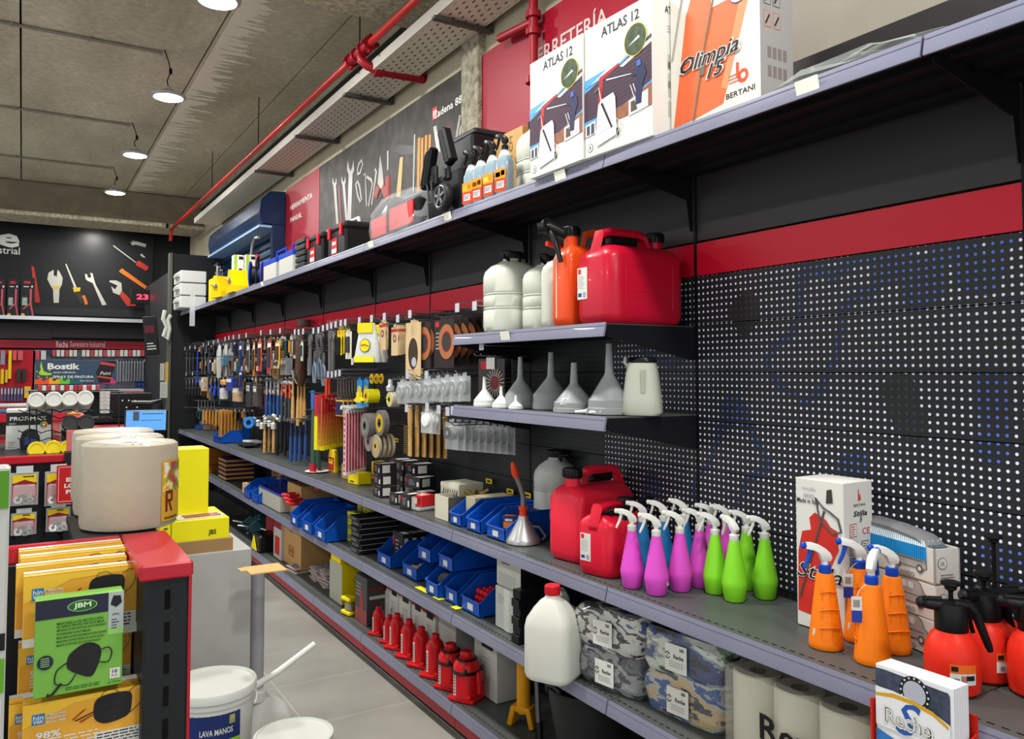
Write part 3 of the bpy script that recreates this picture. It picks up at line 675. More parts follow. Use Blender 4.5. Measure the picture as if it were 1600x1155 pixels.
# ---- Stilla carton ----
def d_stilla(mb,W,H,D):
    t=lambda x,z,k=0:FT(x,z,-D/2-.0006-k)
    T=t(-W/2,0); rd=mat('c23027',.45,noise=.18,scale=18); gk=mat('55504c',.5)
    f=lambda pts,mt,k=0: mb.flat([(x*W,z*H) for x,z in pts],mt,t(-W/2,0,k))
    f([(.03,.10),(.3,.09),(.45,.2),(.55,.32),(.72,.42),(.9,.56),(.88,.68),(.74,.70),(.66,.74),(.42,.78),(.3,.74),(.33,.66),(.14,.64),(.05,.5)],rd)
    mb.tube([(W*(-.5+.08),0,0),(W*(-.5+.62),H*.6,0)],.0035,gk,5,t(0,H*.2)); 
    mb.tube([(.10*W,.82*H,0),(-.06*W,.88*H,0),(.02*W,.74*H,0),(.3*W,.66*H,0),(.46*W,.68*H,0),(.4*W,.76*H,0),(.22*W,.80*H,0)],.003,gk,5,t(0,0),closed=True)
    f([(.66,.85),(.8,.86),(.78,.95),(.68,.94)],mat('3a3836',.5),.001)
    mb.text('Stilla',.052,WHITE,t(0,H*.385,.0018),.035,w=W*.98,shear=.3); mb.text('Stilla',.052,INK,t(0,H*.385,.0024),.0,w=W*.94,shear=.3); mb.text('5',.045,INK,t(W*.05,H*.29,.002),.02,w=.03,shear=.3)
    mb.text('totally',.011,TXG,t(-W*.2,H*.93,.001),0,w=.04); mb.text('000',.016,TXG,t(-W*.2,H*.885,.001),0,w=.03); mb.text('Made in Italy',.017,INK,t(-W*.22,H*.845,.001),.01,w=.066)
    s=lambda y,z,k=0:ST(y,z,W/2+.0006+k)
    mb.flat([(0,0),(.012,.003),(.01,.014),(.004,.018),(.004,.03),(.0,.026)],mat('c8442e',.5),s(.0,H*.87)); mb.text('BERTANI',.009,INK,s(.005,H*.845),.01,w=.045); mb.text('Stilla',.018,INK,s(.008,H*.79),.025,w=.055,shear=.2); mb.text('5',.018,INK,s(.01,H*.75),.02,w=.012,shear=.2)
    mb.text('CE',.022,mat('c02a24',.5),s(.03,H*.67),.01,w=.03)
    for y,z in ((-.02,.64),(-.02,.52),(.025,.52),(-.02,.42)):
        mb.rect(-.014,0,.014,.032,mat('4a4a48',.5) if z<.6 else mat('c02a24',.5),s(y,H*z)); mb.rect(-.012,.002,.012,.03,PAPER,s(y,H*z,.0004)); mb.lines(4,-.009,.024,.018,.006,mat('4a4a48',.5) if z<.6 else mat('c02a24',.5),s(y,H*z,.0008))
cart('carton','tall white carton picturing a red sprayer, standing against the perforated panel','box',1246,975,1321,999,Z2,.395,.115,PAPER,d_stilla,vt=757)
# ---- van cartons ----
def van(mb,T,s,mt):
    P=[(0,.02),(0,.055),(.012,.075),(.09,.078),(.104,.07),(.116,.048),(.126,.042),(.128,.018),(.118,.014),(.014,.014)]
    n=len(P)
    for i in range(n):
        a,b_=P[i],P[(i+1)%n]; mb.tube([(a[0]*s,a[1]*s,0),(b_[0]*s,b_[1]*s,0)],.0009,mt,4,T)
    mb.flat([(a*s,b_*s) for a,b_ in P],mat('a9a6a0',.6),T)
    for x in (.022,.104): mb.disc(x*s,.014*s,.012*s,mt,T@T3(0,0,.0008)); mb.disc(x*s,.014*s,.006*s,PAPER,T@T3(0,0,.0012))
    for x in (.012,.036,.06): mb.rect(x*s,.05*s,(x+.02)*s,.068*s,PAPER,T@T3(0,0,.0008))
    mb.rect(.012*s,.034*s,.115*s,.036*s,mt,T@T3(0,0,.0008))
VG=mat('5f5c58',.6)
for k,(lb) in enumerate(('white carton with a line-drawn van, bottom of the stack of three','white carton with a line-drawn van, middle of the stack of three','open white carton with a line-drawn van, top of the stack, holding a brush')):
    a=PZ(1322,968,Z2); b_=PZ(1464,1030,Z2); d=(b_-a); W=d.length; d.normalize(); nn=Vector((-d.y,d.x,0)); D=.07; H=.079
    c=(a+b_)/2+nn*D/2; rz=math.degrees(math.atan2(d.y,d.x)); mb=MB()
    if k<2: mb.box(0,0,H/2,W,D,H,mat('cfccc4',.6),.002)
    else:
        cw=mat('cfccc4',.6); mb.box(0,-D/2+.002,H/2,W,.004,H,cw); mb.box(0,D/2-.002,H/2,W,.004,H,cw); mb.box(-W/2+.002,0,H/2,.004,D,H,cw); mb.box(W/2-.002,0,H/2,.004,D,H,cw); mb.box(0,0,.002,W,D,.004,CARD)
    van(mb,FT(W/2-.128,.016,-D/2-.001),.82,VG); van(mb,FT(-W/2+.0,.012,-D/2-.001),.7,VG) if k==2 else None
    mb.text('LAVADO',.014,VG,FT(W/2-.085,.010,-D/2-.001),.01,w=.05)
    mb.disc(-.015,H*.6,.013,VG,ST(0,0,W/2+.001)); mb.disc(-.015,H*.6,.0115,PAPER,ST(0,0,W/2+.0014)); mb.text('LK',.012,VG,ST(-.015,H*.6,W/2+.0018),.01,w=.012); mb.lines(3,-.02,.02,.04,.006,VG,ST(0,0,W/2+.001))
    solo(mb,'carton',lb,'box',tuple(c+Vector((0,0,(H+.001)*k))),rz,'van cartons')
    VT=c+Vector((0,0,(H+.001)*k)); VR=rz; VW=W
t=thing('washing_brush','long washing brush with grey back and blue-white bristles, standing in the open van carton','brush',tuple(VT+Vector((-.0,.02,.0))),VR)
L=VW*.96
mb=MB(); pts=[(-L/2,.085),(-L*.44,.1),(-L*.2,.11),(L*.1,.108),(L*.4,.098),(L*.5,.08)]
mb.loft([[(x,-.028,z-.012),(x,-.03,z-.003),(x,-.02,z+.003),(x,.02,z+.003),(x,.03,z-.003),(x,.028,z-.012)] for x,z in pts],mat('77797b',.4),True); mb.build('brush_back',t)
mb=MB()
for i in range(46):
    x=-L*.47+L*.93*i/45; zt=.09+.016*(1-(2*(i/45)-1)**2)
    for y in (-.03,-.015,0,.018):
        x2=x+(i/45-.5)*.02
        mb.tube([(x,y*.8,zt),(x2,y*1.05,.078)],[.0012,.0028],mat('c6d8e0',.5),4); mb.tube([(x2,y*1.05,.079),(x2+.001,y*1.1,.05)],[.0028,.003],mat('1c86c6',.5),4)
mb.build('bristles',t)
# ---- jerry cans ----
def jerry(col,W,L,H,name='jerry_can',cap='rear',capc=None,label=''):
    """long axis y, label end at -y"""
    t=thing(name,label,'fuel can'); cm_=mat(col,.34,coat=.1); cc=capc or BLACK
    b=.78*H; r=W*.26
    mb=MB(); mb.rr([(0,W*.86,L*.9,r*.8),(.012,W*.97,L*.98,r),(.03,W,L,r),(b*.86,W,L,r),(b*.94,W*.93,L*.94,r),(b,W*.72,L*.86,r*.8),(b+.008,W*.5,L*.8,r*.6)],cm_,seg=6)
    for zz in (.34,.42):
        mb.tube([(W/2-.0005,-L*.2,b*zz*1.0),(W/2-.0005,L*.2,b*zz)],.0016,cm_,6)
    # moulded panel on the broad side
    for a,c_ in (((-.3,.2),(.3,.2)),((.3,.2),(.3,.75)),((.3,.75),(-.3,.75)),((-.3,.75),(-.3,.2))):
        mb.tube([(W/2-.0012,a[0]*L,b*a[1]),(W/2-.0012,c_[0]*L,b*c_[1])],.002,cm_,6)
    mb.build('body',t)
    y0,y1=(-.40*L,.18*L) if cap=='rear' else (-.14*L,.44*L)
    mh=MB(); pr=[]
    for y,z in ((y0-.02,b*.93),(y0,H*.97),(y0+.03,H),(y1-.04,H),(y1-.01,H*.975),(y1+.03,b*.95)): pr.append((0,y,z-.012))
    mh.loft([[(-.017*W/.16,y,z-.013),(.017*W/.16,y,z-.013),(.022*W/.16,y,z),(.015*W/.16,y,z+.012),(-.015*W/.16,y,z+.012),(-.022*W/.16,y,z)] for _,y,z in pr],cm_,True); mh.build('handle',t)
    MB().box(0,(y0+y1)/2,(b+H)/2-.006,W*.13,(y1-y0)*.66,(H-b)*.45,BLACK,.006).build('grip_insert',t)
    yc=L*.33 if cap=='rear' else -L*.33
    MB().lathe([(.024,b-.004),(.024,H-.03),(.02,H-.028)],cm_,18,T3(0,yc,0)).build('neck',t)
    mb=MB().lathe([(.029,H-.032),(.03,H-.03),(.03,H-.004),(.027,H),(0,H)],cc,18,T3(0,yc,0)); 
    for k in range(18): mb.box(.03*math.cos(k*PI/9),yc+.03*math.sin(k*PI/9),H-.017,.003,.003,.024,cc)
    mb.build('cap',t)
    return t
def sticker(t,W,L,z,w_,h_,x=0):
    mb=MB().box(x,-L/2-.0006,z,w_,.001,h_,PAPER); T=FT(x-w_*.42,z,-L/2-.0013)
    mb.lines(8,0,h_*.22,w_*.8,h_*.055,TXG,T); mb.rect(0,h_*.3,w_*.3,h_*.46,mat('c22a30',.5),T); mb.rect(0,-h_*.42,w_*.36,-h_*.3,mat('1f3a8a',.5),T); mb.rect(w_*.5,-h_*.45,w_*.8,-h_*.28,TXG,T)
    o=mb.build('label_sticker',t); o['label']='white printed sticker'; return o
ZC=1.601
j=jerry('b50f2b',.19,.315,.305,cap='rear',label='big crimson fuel can at the near end of the canister shelf'); j.location=(1.66,1.985,ZC); j.rotation_euler.z=rad(-90); sticker(j,.19,.315,.13,.05,.1,-.045)
j=jerry('dd4a1a',.105,.30,.335,cap='front',label='slim orange fuel can with black spout hung over its front, on the canister shelf'); j.location=(1.655,2.165,ZC); j.rotation_euler.z=rad(-90)
MB().box(0,0,0,.004,.001,.22,mat('f0d8c0',.5)).build('level_strip',j,(-.012,-.1505,.14))
mb=MB().tube([(-.0,-.09,.30),(-.03,-.17,.335),(-.05,-.2,.33)],[.02,.02,.018],BLACK,12); mb.tube([(-.035,-.165,.328),(.0,-.172,.30),(.02,-.17,.26),(.035,-.165,.21)],[.012,.011,.009,.008],BLACK,10); mb.tube([(-.055,-.175,.33),(-.02,-.175,.345)],.022,BLACK,12); mb.build('spout',j)
j=jerry('e0233c',.13,.31,.30,cap='front',label='x'); bpy.data.objects.remove(j) if False else None
j['label']='large red fuel can with black cap behind the smaller one on the middle shelf'; j.location=(1.70,2.245,Z2); j.rotation_euler.z=rad(-82); j.scale=(1.25,.92,1.02)
j=jerry('cc1630',.155,.2,.225,cap='rear',label='small red fuel can with black spout, front one on the middle shelf'); j.location=(1.625,2.035,Z2); j.rotation_euler.z=rad(-78); sticker(j,.155,.2,.085,.042,.085,-.03)
MB().tube([(0,-.06,.19),(0,.02,.2),(0,.1,.2),(.0,.15,.21)],[.008,.012,.013,.017],BLACK,10).build('spout',j,(.035,0,-.0))
# ---- white round canisters ----
def canister(W,L,H,label,ribs=(.35,.55),capc=None,col='c9ccbf'):
    t=thing('water_canister',label,'canister'); cm_=mat(col,.35); r=min(W,L)*.42; b=H*.86
    pf=[(0,W*.85,L*.85,r),(.012,W*.97,L*.97,r),(.03,W,L,r)]
    for k in ribs:
        z=b*k; pf+=[(z-.008,W,L,r),(z-.004,W*.975,L*.975,r),(z,W*1.01,L*1.01,r),(z+.004,W*.975,L*.975,r),(z+.008,W,L,r)]
    pf+=[(b*.8,W,L,r),(b*.88,W*.95,L*.95,r),(b*.95,W*.8,L*.8,r),(b,W*.52,L*.52,r*.5),(b+.006,W*.46,L*.46,r*.5)]
    MB().rr(pf,cm_,seg=7).build('body',t)
    c=capc or BLACK
    MB().lathe([(W*.22,b),(W*.2,b+.01),(W*.2,b+.02)],cm_,22).build('neck',t)
    mb=MB().lathe([(W*.23,b+.018),(W*.235,b+.02),(W*.235,H-.003),(W*.21,H),(0,H)],c,24)
    for k in range(20): mb.box(W*.235*math.cos(k*PI/10),W*.235*math.sin(k*PI/10),(b+.02+H)/2,.003,.003,(H-b-.02)*.8,c)
    mb.build('cap',t)
    MB().tube([(.2*W,-.18*L,b+.008),(.22*W,-.3*L,b+.02),(.30*W,-.36*L,b+.034),(.42*W,-.3*L,b+.034),(.44*W,-.1*L,b+.02),(.36*W,-.05*L,b+.002)],.0065,c,8).build('handle',t)
    return t
t=canister(.20,.225,.325,'white ribbed round canister with black cap and handle, leftmost on the canister shelf'); t.location=(1.655,2.70,ZC); t.rotation_euler.z=rad(-90)
t=canister(.15,.2,.285,'white ribbed canister squeezed between two others on the canister shelf'); t.location=(1.685,2.485,ZC); t.rotation_euler.z=rad(-90)
t=canister(.17,.18,.325,'tall white canister with black screw cap behind the red cans, middle shelf',ribs=(.2,.62),col='b4b9b4'); t.location=PZ(872,832,Z2)+Vector((-.005,.0,0)); t.rotation_euler.z=rad(-60)
MB().box(0,-.0915,.09,.03,.001,.04,PAPER).build('sticker',t)
t=canister(.085,.22,.29,'slim milky canister with red screw cap and spout on the canister shelf',ribs=(),capc=mat('d8341c',.4)); t.location=(1.655,2.31,ZC); t.rotation_euler.z=rad(-90)
MB().tube([(0,-.03,.29),(0,-.08,.30),(0,-.1,.3)],[.012,.012,.009],mat('d8341c',.4),10).build('spout',t)
# ---- white jug with red cap, lower shelf ----
t=thing('water_jug','milky white jug with red cap standing at the edge of the lower shelf','jug',(1.462,2.125,Z3),-62)
jm=mat('ced0c6',.35,noise=.02)
MB().rr([(0,.135,.15,.03),(.008,.152,.165,.035),(.02,.158,.172,.035),(.16,.158,.172,.035),(.185,.152,.165,.04),(.215,.12,.12,.045,0,-.01),(.24,.075,.07,.03,0,-.02),(.25,.046,.046,.02,0,-.02),(.262,.042,.042,.02,0,-.02)],jm,seg=6).build('body',t)
mb=MB().lathe([(.023,.258),(.0245,.26),(.0245,.285),(.022,.288),(0,.288)],mat('c81c28',.4),22,T3(0,-.02,0))
for k in range(20): mb.box(.0245*math.cos(k*PI/10),-.02+.0245*math.sin(k*PI/10),.272,.002,.002,.02,mat('c81c28',.4))
mb.build('cap',t)
MB().tube([(0,.0,.25),(0,.045,.25),(0,.07,.225),(0,.082,.16),(0,.08,.12)],.014,jm,10).build('handle',t)
# ---- funnels ----
def funnel(r,h,col,tip=.14,rim=.22,ang=0):
    mb=MB(); c=mat(col,.4); hc=h*.55
    mb.lathe([(r,0),(r*1.03,.002),(r*1.02,h*rim*.45),(r*.99,h*rim*.5),(r*.99,h*rim),(r*.9,h*rim*1.15),(r*.25,hc),(r*.2,hc*1.08),(r*tip,h),(r*tip*.75,h),(r*.1,hc)],c,30,cap=(False,False)); return mb
for u,v,r_,h_,col,lb in ((757,639,.042,.115,'dfe2de','small white funnel, leftmost at the front of the funnel shelf'),(783,641,.033,.08,'dfe2de','smaller white funnel, second at the front of the funnel shelf'),(806,642,.026,.05,'dfe2de','tiny white funnel, third at the front of the funnel shelf')):
    p=PX(u,v,1.53); p.z=1.318; mb=funnel(r_,h_,col); mb.tube([(r_,0,.004),(r_+.012,.0,.004),(r_+.012,.01,.004),(r_,.008,.004)],.0015,WHITE,5) if u<800 else None
    solo(mb,'funnel',lb,'funnel',p,-20,'white funnels')
for i,(u,x,r_,h_,rm) in enumerate(((798,1.70,.052,.185,.3),(813,1.59,.058,.19,.25),(861,1.63,.066,.205,.25),(897,1.57,.068,.165,.2),(952,1.60,.068,.225,.2))):
    p=PX(u,630,x); p.z=1.318
    solo(funnel(r_,h_,'8f9394',rim=rm),'funnel','large grey funnel standing on its rim on the funnel shelf, %s'%nth(i,5),'funnel',p,0,'grey funnels')
p=PX(798,630,1.70)
mb=MB().box(0,0,0,.022,.001,.026,PAPER); mb.rect(-.008,-.008,.008,.008,TXG,FT(0,0,-.001)); o=solo(mb,'price_label','white paper label stuck on the fourth grey funnel','label',PX(882,627,1.515),-62); o.rotation_euler.x=rad(-38)
t=thing('measuring_jug','milky measuring jug with black lid at the near end of the funnel shelf','jug',(1.66,1.93,1.318),-50)
MB().rr([(0,.11,.1,.03),(.008,.122,.11,.035),(.05,.118,.106,.035),(.13,.098,.09,.03),(.165,.085,.08,.03)],mat('b9bcae',.4),seg=5).build('body',t)
MB().rr([(.163,.088,.083,.03),(.168,.09,.085,.03),(.178,.08,.075,.03),(.182,.05,.05,.02)],BLACK,seg=5).build('lid',t)
MB().tube([(-.042,0,.15),(-.055,0,.165),(-.052,0,.18)],.006,mat('b9bcae',.4),8).build('spout',t); MB().rr([(.07,.014,.004,.004),(.14,.014,.004,.004)],mat('a5a898',.4),T3(.01,-.052,0)).build('level_window',t)
for i,(u,x) in enumerate(((908,1.52),(930,1.535))):
    p=PX(u,648,x); p.z=1.325
    mb=MB().tube([(-.02,0,0),(.012,0,.002),(.022,0,.003)],[.005,.006,.009],WHITE,8)
    if i: mb.tube([(.02+.018*math.cos(k*PI/8),0,.008+.016*math.sin(k*PI/8)+.006) for k in range(16)],.0012,BLACK,4,closed=True)
    solo(mb,'plastic_nozzle','small white plastic nozzle lying on the funnel shelf, %s'%('left one' if not i else 'right one with black ring'),'nozzle',p,-60,'loose nozzles')
# ---- galvanised funnel with hose ----
t=thing('metal_funnel','galvanised funnel upside down with bent grey tube and red tip, middle shelf','funnel',(1.60,2.535,Z2),-20)
MB().lathe([(.061,0),(.064,.002),(.064,.012),(.06,.02),(.021,.085),(.019,.1)],mat('b2b4b5',.35,.7),30).build('cone',t)
MB().lathe([(.015,.095),(.014,.12),(.017,.121),(.017,.135),(.012,.136)],mat('d8401c',.4),16).build('collar',t)
MB().tube([(0,0,.13),(0,0,.17),(-.012,-.004,.21),(-.03,-.01,.25)],.010,mat('7f807e',.4,.5),10).build('tube',t)
MB().tube([(-.028,-.009,.245),(-.034,-.011,.262),(-.04,-.013,.285),(-.043,-.014,.30)],[.012,.014,.011,.007],mat('d8401c',.4),10).build('tip',t)
MB().tube([(.03,-.0,.06),(.06,-.0,.055),(.085,-.0,.02),(.07,-.0,.008)],.0045,mat('b2b4b5',.35,.7),8).build('handle',t)
# ================= TOP SHELF GOODS =================
def d_atlas(mb,W,H,D):
    t=lambda x,z,k=0:FT(-W/2+x*W,z*H,-D/2-.0006-k)
    f=lambda pts,mt,k=0: mb.flat([(x*W,z*H) for x,z in pts],mt,t(0,0,k))
    mb.text('ATLAS 12',.042,INK,t(.55,.91),.02,w=W*.56)
    f([(0,.22),(1,.22),(1,.66),(0,.60)],mat('4f98cf',.5))                       # sky
    f([(.1,.55),(.4,.63),(.7,.66),(.5,.6)],mat('c9dbe8',.6),.0003)
    f([(0,.28),(0,.50),(.22,.55),(.55,.60),(1,.72),(1,.40),(.6,.30)],mat('43303f',.6),.0005)  # roof
    for k in range(9): f([(.02,.31+k*.028),(.98,.39+k*.03),(.98,.394+k*.03),(.02,.313+k*.028)],mat('2c2030',.6),.0007)
    f([(.22,.36),(.28,.36),(.30,.55),(.55,.60),(.54,.62),(.24,.575)],mat('a8242c',.5),.0010)
    f([(.55,.59),(1,.69),(1,.66),(.6,.575)],mat('cfcfd2',.5),.0012)
    f([(0,.16),(.3,.2),(1,.22),(1,.38),(.6,.30),(0,.24)],mat('8c5a42',.6,noise=.2,scale=60),.0008)
    f([(.02,.16),(.02,.25),(.18,.265),(.18,.17)],mat('d8d8d4',.5),.0014); f([(.04,.17),(.04,.24),(.09,.245),(.09,.172)],mat('3c4250',.5),.0016); f([(.11,.17),(.11,.247),(.16,.252),(.16,.175)],mat('3c4250',.5),.0016)
    f([(.68,.2),(.95,.22),(.95,.34),(.68,.31)],mat('d8d8d4',.5),.0012); f([(.71,.22),(.8,.225),(.8,.305),(.71,.295)],mat('50443c',.5),.0014)
    for a in ((.70,.42,.82,.2),(.74,.42,.86,.2)): f([(a[0],a[1]),(a[0]+.012,a[1]),(a[2]+.012,a[3]),(a[2],a[3])],mat('c9c9c9',.5),.0016)
    f([(.78,.26),(.86,.26),(.88,.4),(.93,.46),(.90,.53),(.82,.52),(.72,.50),(.72,.48),(.8,.47),(.78,.38)],mat('23284a',.5),.0018); f([(.80,.53),(.86,.53),(.85,.57),(.8,.57)],mat('3a62b8',.5),.002)
    f([(.72,.495),(.35,.53),(.35,.54),(.72,.5)],mat('dfe6ee',.6),.0017)
    mb.disc(.78*W,.73*H,.16*W,mat('d8cc40',.5),t(0,0,.002)); mb.disc(.78*W,.73*H,.152*W,mat('3c4a30',.6,noise=.5,scale=50),t(0,0,.0023)); f([(.68,.7),(.83,.75),(.85,.73)],mat('cfd6da',.6),.0026)
    f([(.2,.06),(.5,.1),(.51,.13),(.49,.38),(.46,.42),(.28,.40),(.23,.37),(.18,.12)],mat('d6d4d6',.5),.0028)       # backpack tank
    for k in range(3): f([(.22,.15+k*.06),(.48,.17+k*.06),(.48,.174+k*.06),(.22,.154+k*.06)],mat('b5b3b6',.5),.003)
    f([(.27,.37),(.30,.375),(.45,.17),(.43,.16)],INK,.0034); mb.tube([(.28*W,.38*H,0),(.24*W,.5*H,0),(.18*W,.48*H,0)],.0015,PAPER,4,t(0,0,.003)); mb.tube([(.5*W,.22*H,0),(.58*W,.18*H,0),(.5*W,.08*H,0)],.0012,PAPER,4,t(0,0,.003))
    mb.box(.52*W,.12*H,0,.008,.02,.003,INK,0,t(0,0,.002))
    mb.disc(.05*W+.012,.07*H,.013,INK,t(0,0)); mb.disc(.05*W+.012,.07*H,.0115,PAPER,t(0,0,.0004)); mb.text('3',.016,INK,t(0,0,.0008)@T3(.05*W+.012,.07*H,0),.01,w=.008)
    s=lambda y,z:ST(y,z,W/2+.0006)
    mb.text('ATLAS',.03,INK,s(.0,H*.92),.02,w=.06)
    mb.rect(-.02,0,.03,.02,INK,s(0,H*.5))
    for k in range(4): mb.rect(-.02,0,.03,.045,mat('b7b3a8',.6),s(0,H*(.2+.14*k-.04)) if k<2 else s(0,H*(.1+.13*k))); 
    mb.lines(3,-.02,0,.04,.008,TXG,s(0,H*.8))
for i,(u0,u1,vt,vb) in enumerate(((830,912,100,287),(912.5,1013,54,250))):
    a=PX(u0,vt,1.47); b_=PX(u1,vt,1.47); mb=MB(); W=a.y-b_.y; H=.40 if i==0 else .405; D=.16
    mb.box(0,0,H/2,W,D,H,PAPER,.002); d_atlas(mb,W,H,D)
    solo(mb,'carton','white carton picturing a man spraying a roof, %s of the pair on the top shelf'%('left' if i==0 else 'right'),'box',(1.465+D/2+.01*i,(a.y+b_.y)/2,Z1),-90+(2 if i else 0),'roof-spraying cartons')
def d_oli(mb,W,H,D):
    t=lambda x,z,k=0:FT(-W/2+x*W,z*H,-D/2-.0006-k); om=mat('e0683c',.5,noise=.07,scale=14)
    f=lambda pts,mt,k=0: mb.flat([(x*W,z*H) for x,z in pts],mt,t(0,0,k))
    f([(.04,.06),(.3,.07),(.62,.10),(.95,.80),(.93,.92),(.70,.92),(.70,.80),(.50,.82),(.5,.95),(.33,.95),(.20,.74)],om)
    f([(.66,.18),(.95,.78),(.93,.92),(.86,.92),(.84,.76),(.60,.2)],mat('e88a5e',.5),.0004)
    f([(.66,.93),(1,.9),(1,1),(.68,1)],mat('8e9088',.5),.0006); f([(.32,.96),(.52,.96),(.52,1),(.32,1)],mat('8e9088',.5),.0006)
    f([(.5,.71),(.7,.71),(.7,.78),(.5,.78)],PAPER,.0006); mb.tube([(.62*W,H,0),(.42*W,.5*H,0),(.28*W,.05*H,0)],.003,mat('7b6f60',.5),5,t(0,0,.001)); mb.tube([(.2*W,H,0),(-.0*W+.01,.5*H,0)],.003,mat('9a958a',.5),5,t(0,0,.001))
    f([(.36,.32),(.42,.32),(.44,.46),(.38,.45)],mat('6a6055',.5),.003)
    for (s_,x,z,w_,h_) in (('Olimpia',.47,.41,.66,.058),('15',.55,.325,.2,.052)):
        mb.text(s_,h_,PAPER,t(x,z,.0034),.045,w=W*(w_+.04),shear=.35); mb.text(s_,h_,INK,t(x,z,.004),.012,w=W*w_,shear=.35)
    mb.disc(.80*W,.74*H,.036,mat('2a50a8',.5),t(0,0,.002)); mb.flat([(.80*W+.034*math.cos(rad(a)),.74*H+.034*math.sin(rad(a))) for a in range(-180,1,15)],mat('d8c0cc',.5),t(0,0,.0025)); mb.disc(.72*W,.77*H,.011,PAPER,t(0,0,.003)); mb.rect(.74*W,.69*H,.9*W,.72*H,INK,t(0,0,.003))
    br=mat('c8502e',.5); mb.disc(.83*W,.22*H,.018,br,t(0,0)); mb.disc(.835*W,.22*H,.008,PAPER,t(0,0,.0005)); mb.rect(.76*W,.22*H,.79*W,.31*H,br,t(0,0,.0007))
    for k in range(3): mb.rect(.68*W,(.2+.02*k)*H,.8*W,(.206+.02*k)*H,br,t(0,0,.0009))
    mb.text('BERTANI',.02,INK,t(.80,.13),.015,w=W*.3)
    s=lambda y,z,k=0:ST(y,z,W/2+.0006+k)
    for r_ in range(5):
        for c_ in range(2):
            x=-.034+c_*.034; z=H*.52+r_*.058
            for (q,mt,k) in ((0,INK if r_ else mat('c2502e',.5),0),(.0018,mat('9c9a98',.5),.0004)):
                mb.box(0,0,0,.026-2*q,.042-2*q,.0004,mt,0,s(x,z,k))
            mb.tube([(-.008,-.012,0),(.006,.012,0)],.002,INK,4,s(x,z,.001))
    mb.text('OPTIONALS',.008,INK,s(0,H*.44),.0,w=.06)
    for c_ in range(4):
        for r_ in range(2): mb.box(0,0,0,.014,.03,.0004,mat('7c7370',.5),0,s(-.028+c_*.019,H*(.33-.11*r_)))
a=PX(1048,180,1.545); b_=PX(1188,150,1.545)
mb=MB(); W=a.y-b_.y; H=.44; D=.125; mb.box(0,0,H/2,W,D,H,mat('d6d3c8',.6),.002); mb.box(W/2+.0002,0,H/2,.001,D-.004,H-.004,mat('9a9896',.55)); d_oli(mb,W,H,D)
solo(mb,'carton','tall white carton with a picture of an orange tank sprayer, on the top shelf','box',(1.545+D/2,(a.y+b_.y)/2,Z1),-90)
# crumpled clear bag
CL2=mat('c4c9c6',.15,alpha=.38,coat=.6)
def crumple(name,label,loc,sx,sy,sz,seed,mt=None,n=9,group=None,cat='bag'):
    r=random.Random(seed); mb=MB(); loops=[]
    for i in range(n+1):
        th=PI*i/n; lo=[]
        for j in range(16):
            a=2*PI*j/16; k=1+r.uniform(-.28,.28)
            lo.append((sx/2*math.sin(th)*math.cos(a)*k+(1e-4)*j,sy/2*math.sin(th)*math.sin(a)*k,max(.002,sz*(.5-.5*math.cos(th))*(1+r.uniform(-.12,.12)))))
        loops.append(lo)
    mb.loft(loops,mt or CL2,False); return solo(mb,name,label,cat,loc,0,group)
crumple('plastic_bag','crumpled clear plastic bag lying on the near end of the top shelf',(1.62,1.12,Z1),.18,.42,.07,4)
# white canister between column and cartons, cardboard box
t=canister(.14,.16,.30,'white ribbed canister partly hidden behind the roof-spraying cartons, top shelf'); t.location=(1.66,2.53,Z1)
def d_cm(mb,W,H,D):
    mb.text('20/20/44 CM',.035,mat('5a4528',.6),FT(W*.22,H*.55,-D/2-.001)@RZ(90),.0,w=H*.75); mb.text('KG',.03,mat('5a4528',.6),FT(W*.36,H*.55,-D/2-.001)@RZ(90),.0,w=.05)
    mb.rect(-.004,0,.004,H,mat('a88c50',.5),FT(W*.1,0,-D/2-.0006))
xcart('cardboard_box','brown cardboard box with printed dimensions behind the orange-labelled bottles','box',757,816,240,Z1,.315,.18,CARD,d_cm,X=1.66)
# four cleaner bottles
t=thing('cleaner_bottle','','spray bottle'); cb=mat('8fa6b2',.2,alpha=.8,coat=.4)
MB().rr([(0,.062,.042,.012),(.004,.066,.046,.014),(.12,.066,.046,.014),(.145,.05,.04,.016),(.165,.028,.028,.012),(.172,.026,.026,.012)],cb,seg=4).build('bottle',t)
a_,b__=trigger_head(.17,BLACK,BLACK,.95,BLACK); a_.build('spray_head',t); b__.build('trigger',t)
mb=MB().box(0,-.0238,.055,.06,.001,.085,mat('d8421c',.4)); T=FT(0,.055,-.0246); mb.rect(-.03,.005,.03,.042,mat('e8901c',.4),T); mb.rect(-.026,.012,.0,.03,mat('f0c82a',.4),T); mb.rect(.004,.015,.024,.034,mat('a8281c',.4),T); mb.rect(-.02,-.03,.02,-.005,mat('cdd0d2',.4),T); mb.lines(3,-.018,-.012,.036,.006,INK,T@T3(0,0,.0005)); mb.build('label_sticker',t)
MB().rr([(.135,.054,.042,.016),(.15,.046,.038,.016),(.166,.0285,.0285,.012)],WHITE,seg=4,cap=(False,False)).build('shoulder',t)
row(t,[PX(u,300,1.52)*1+Vector((0,0,0)) for u in (737,752,770,789)],'orange-labelled spray bottle with black trigger on the top shelf, %s','orange-labelled spray bottles',[-80,-78,-80,-78])
for o in bpy.data.objects:
    if o.get('group')=='orange-labelled spray bottles': o.location.z=Z1
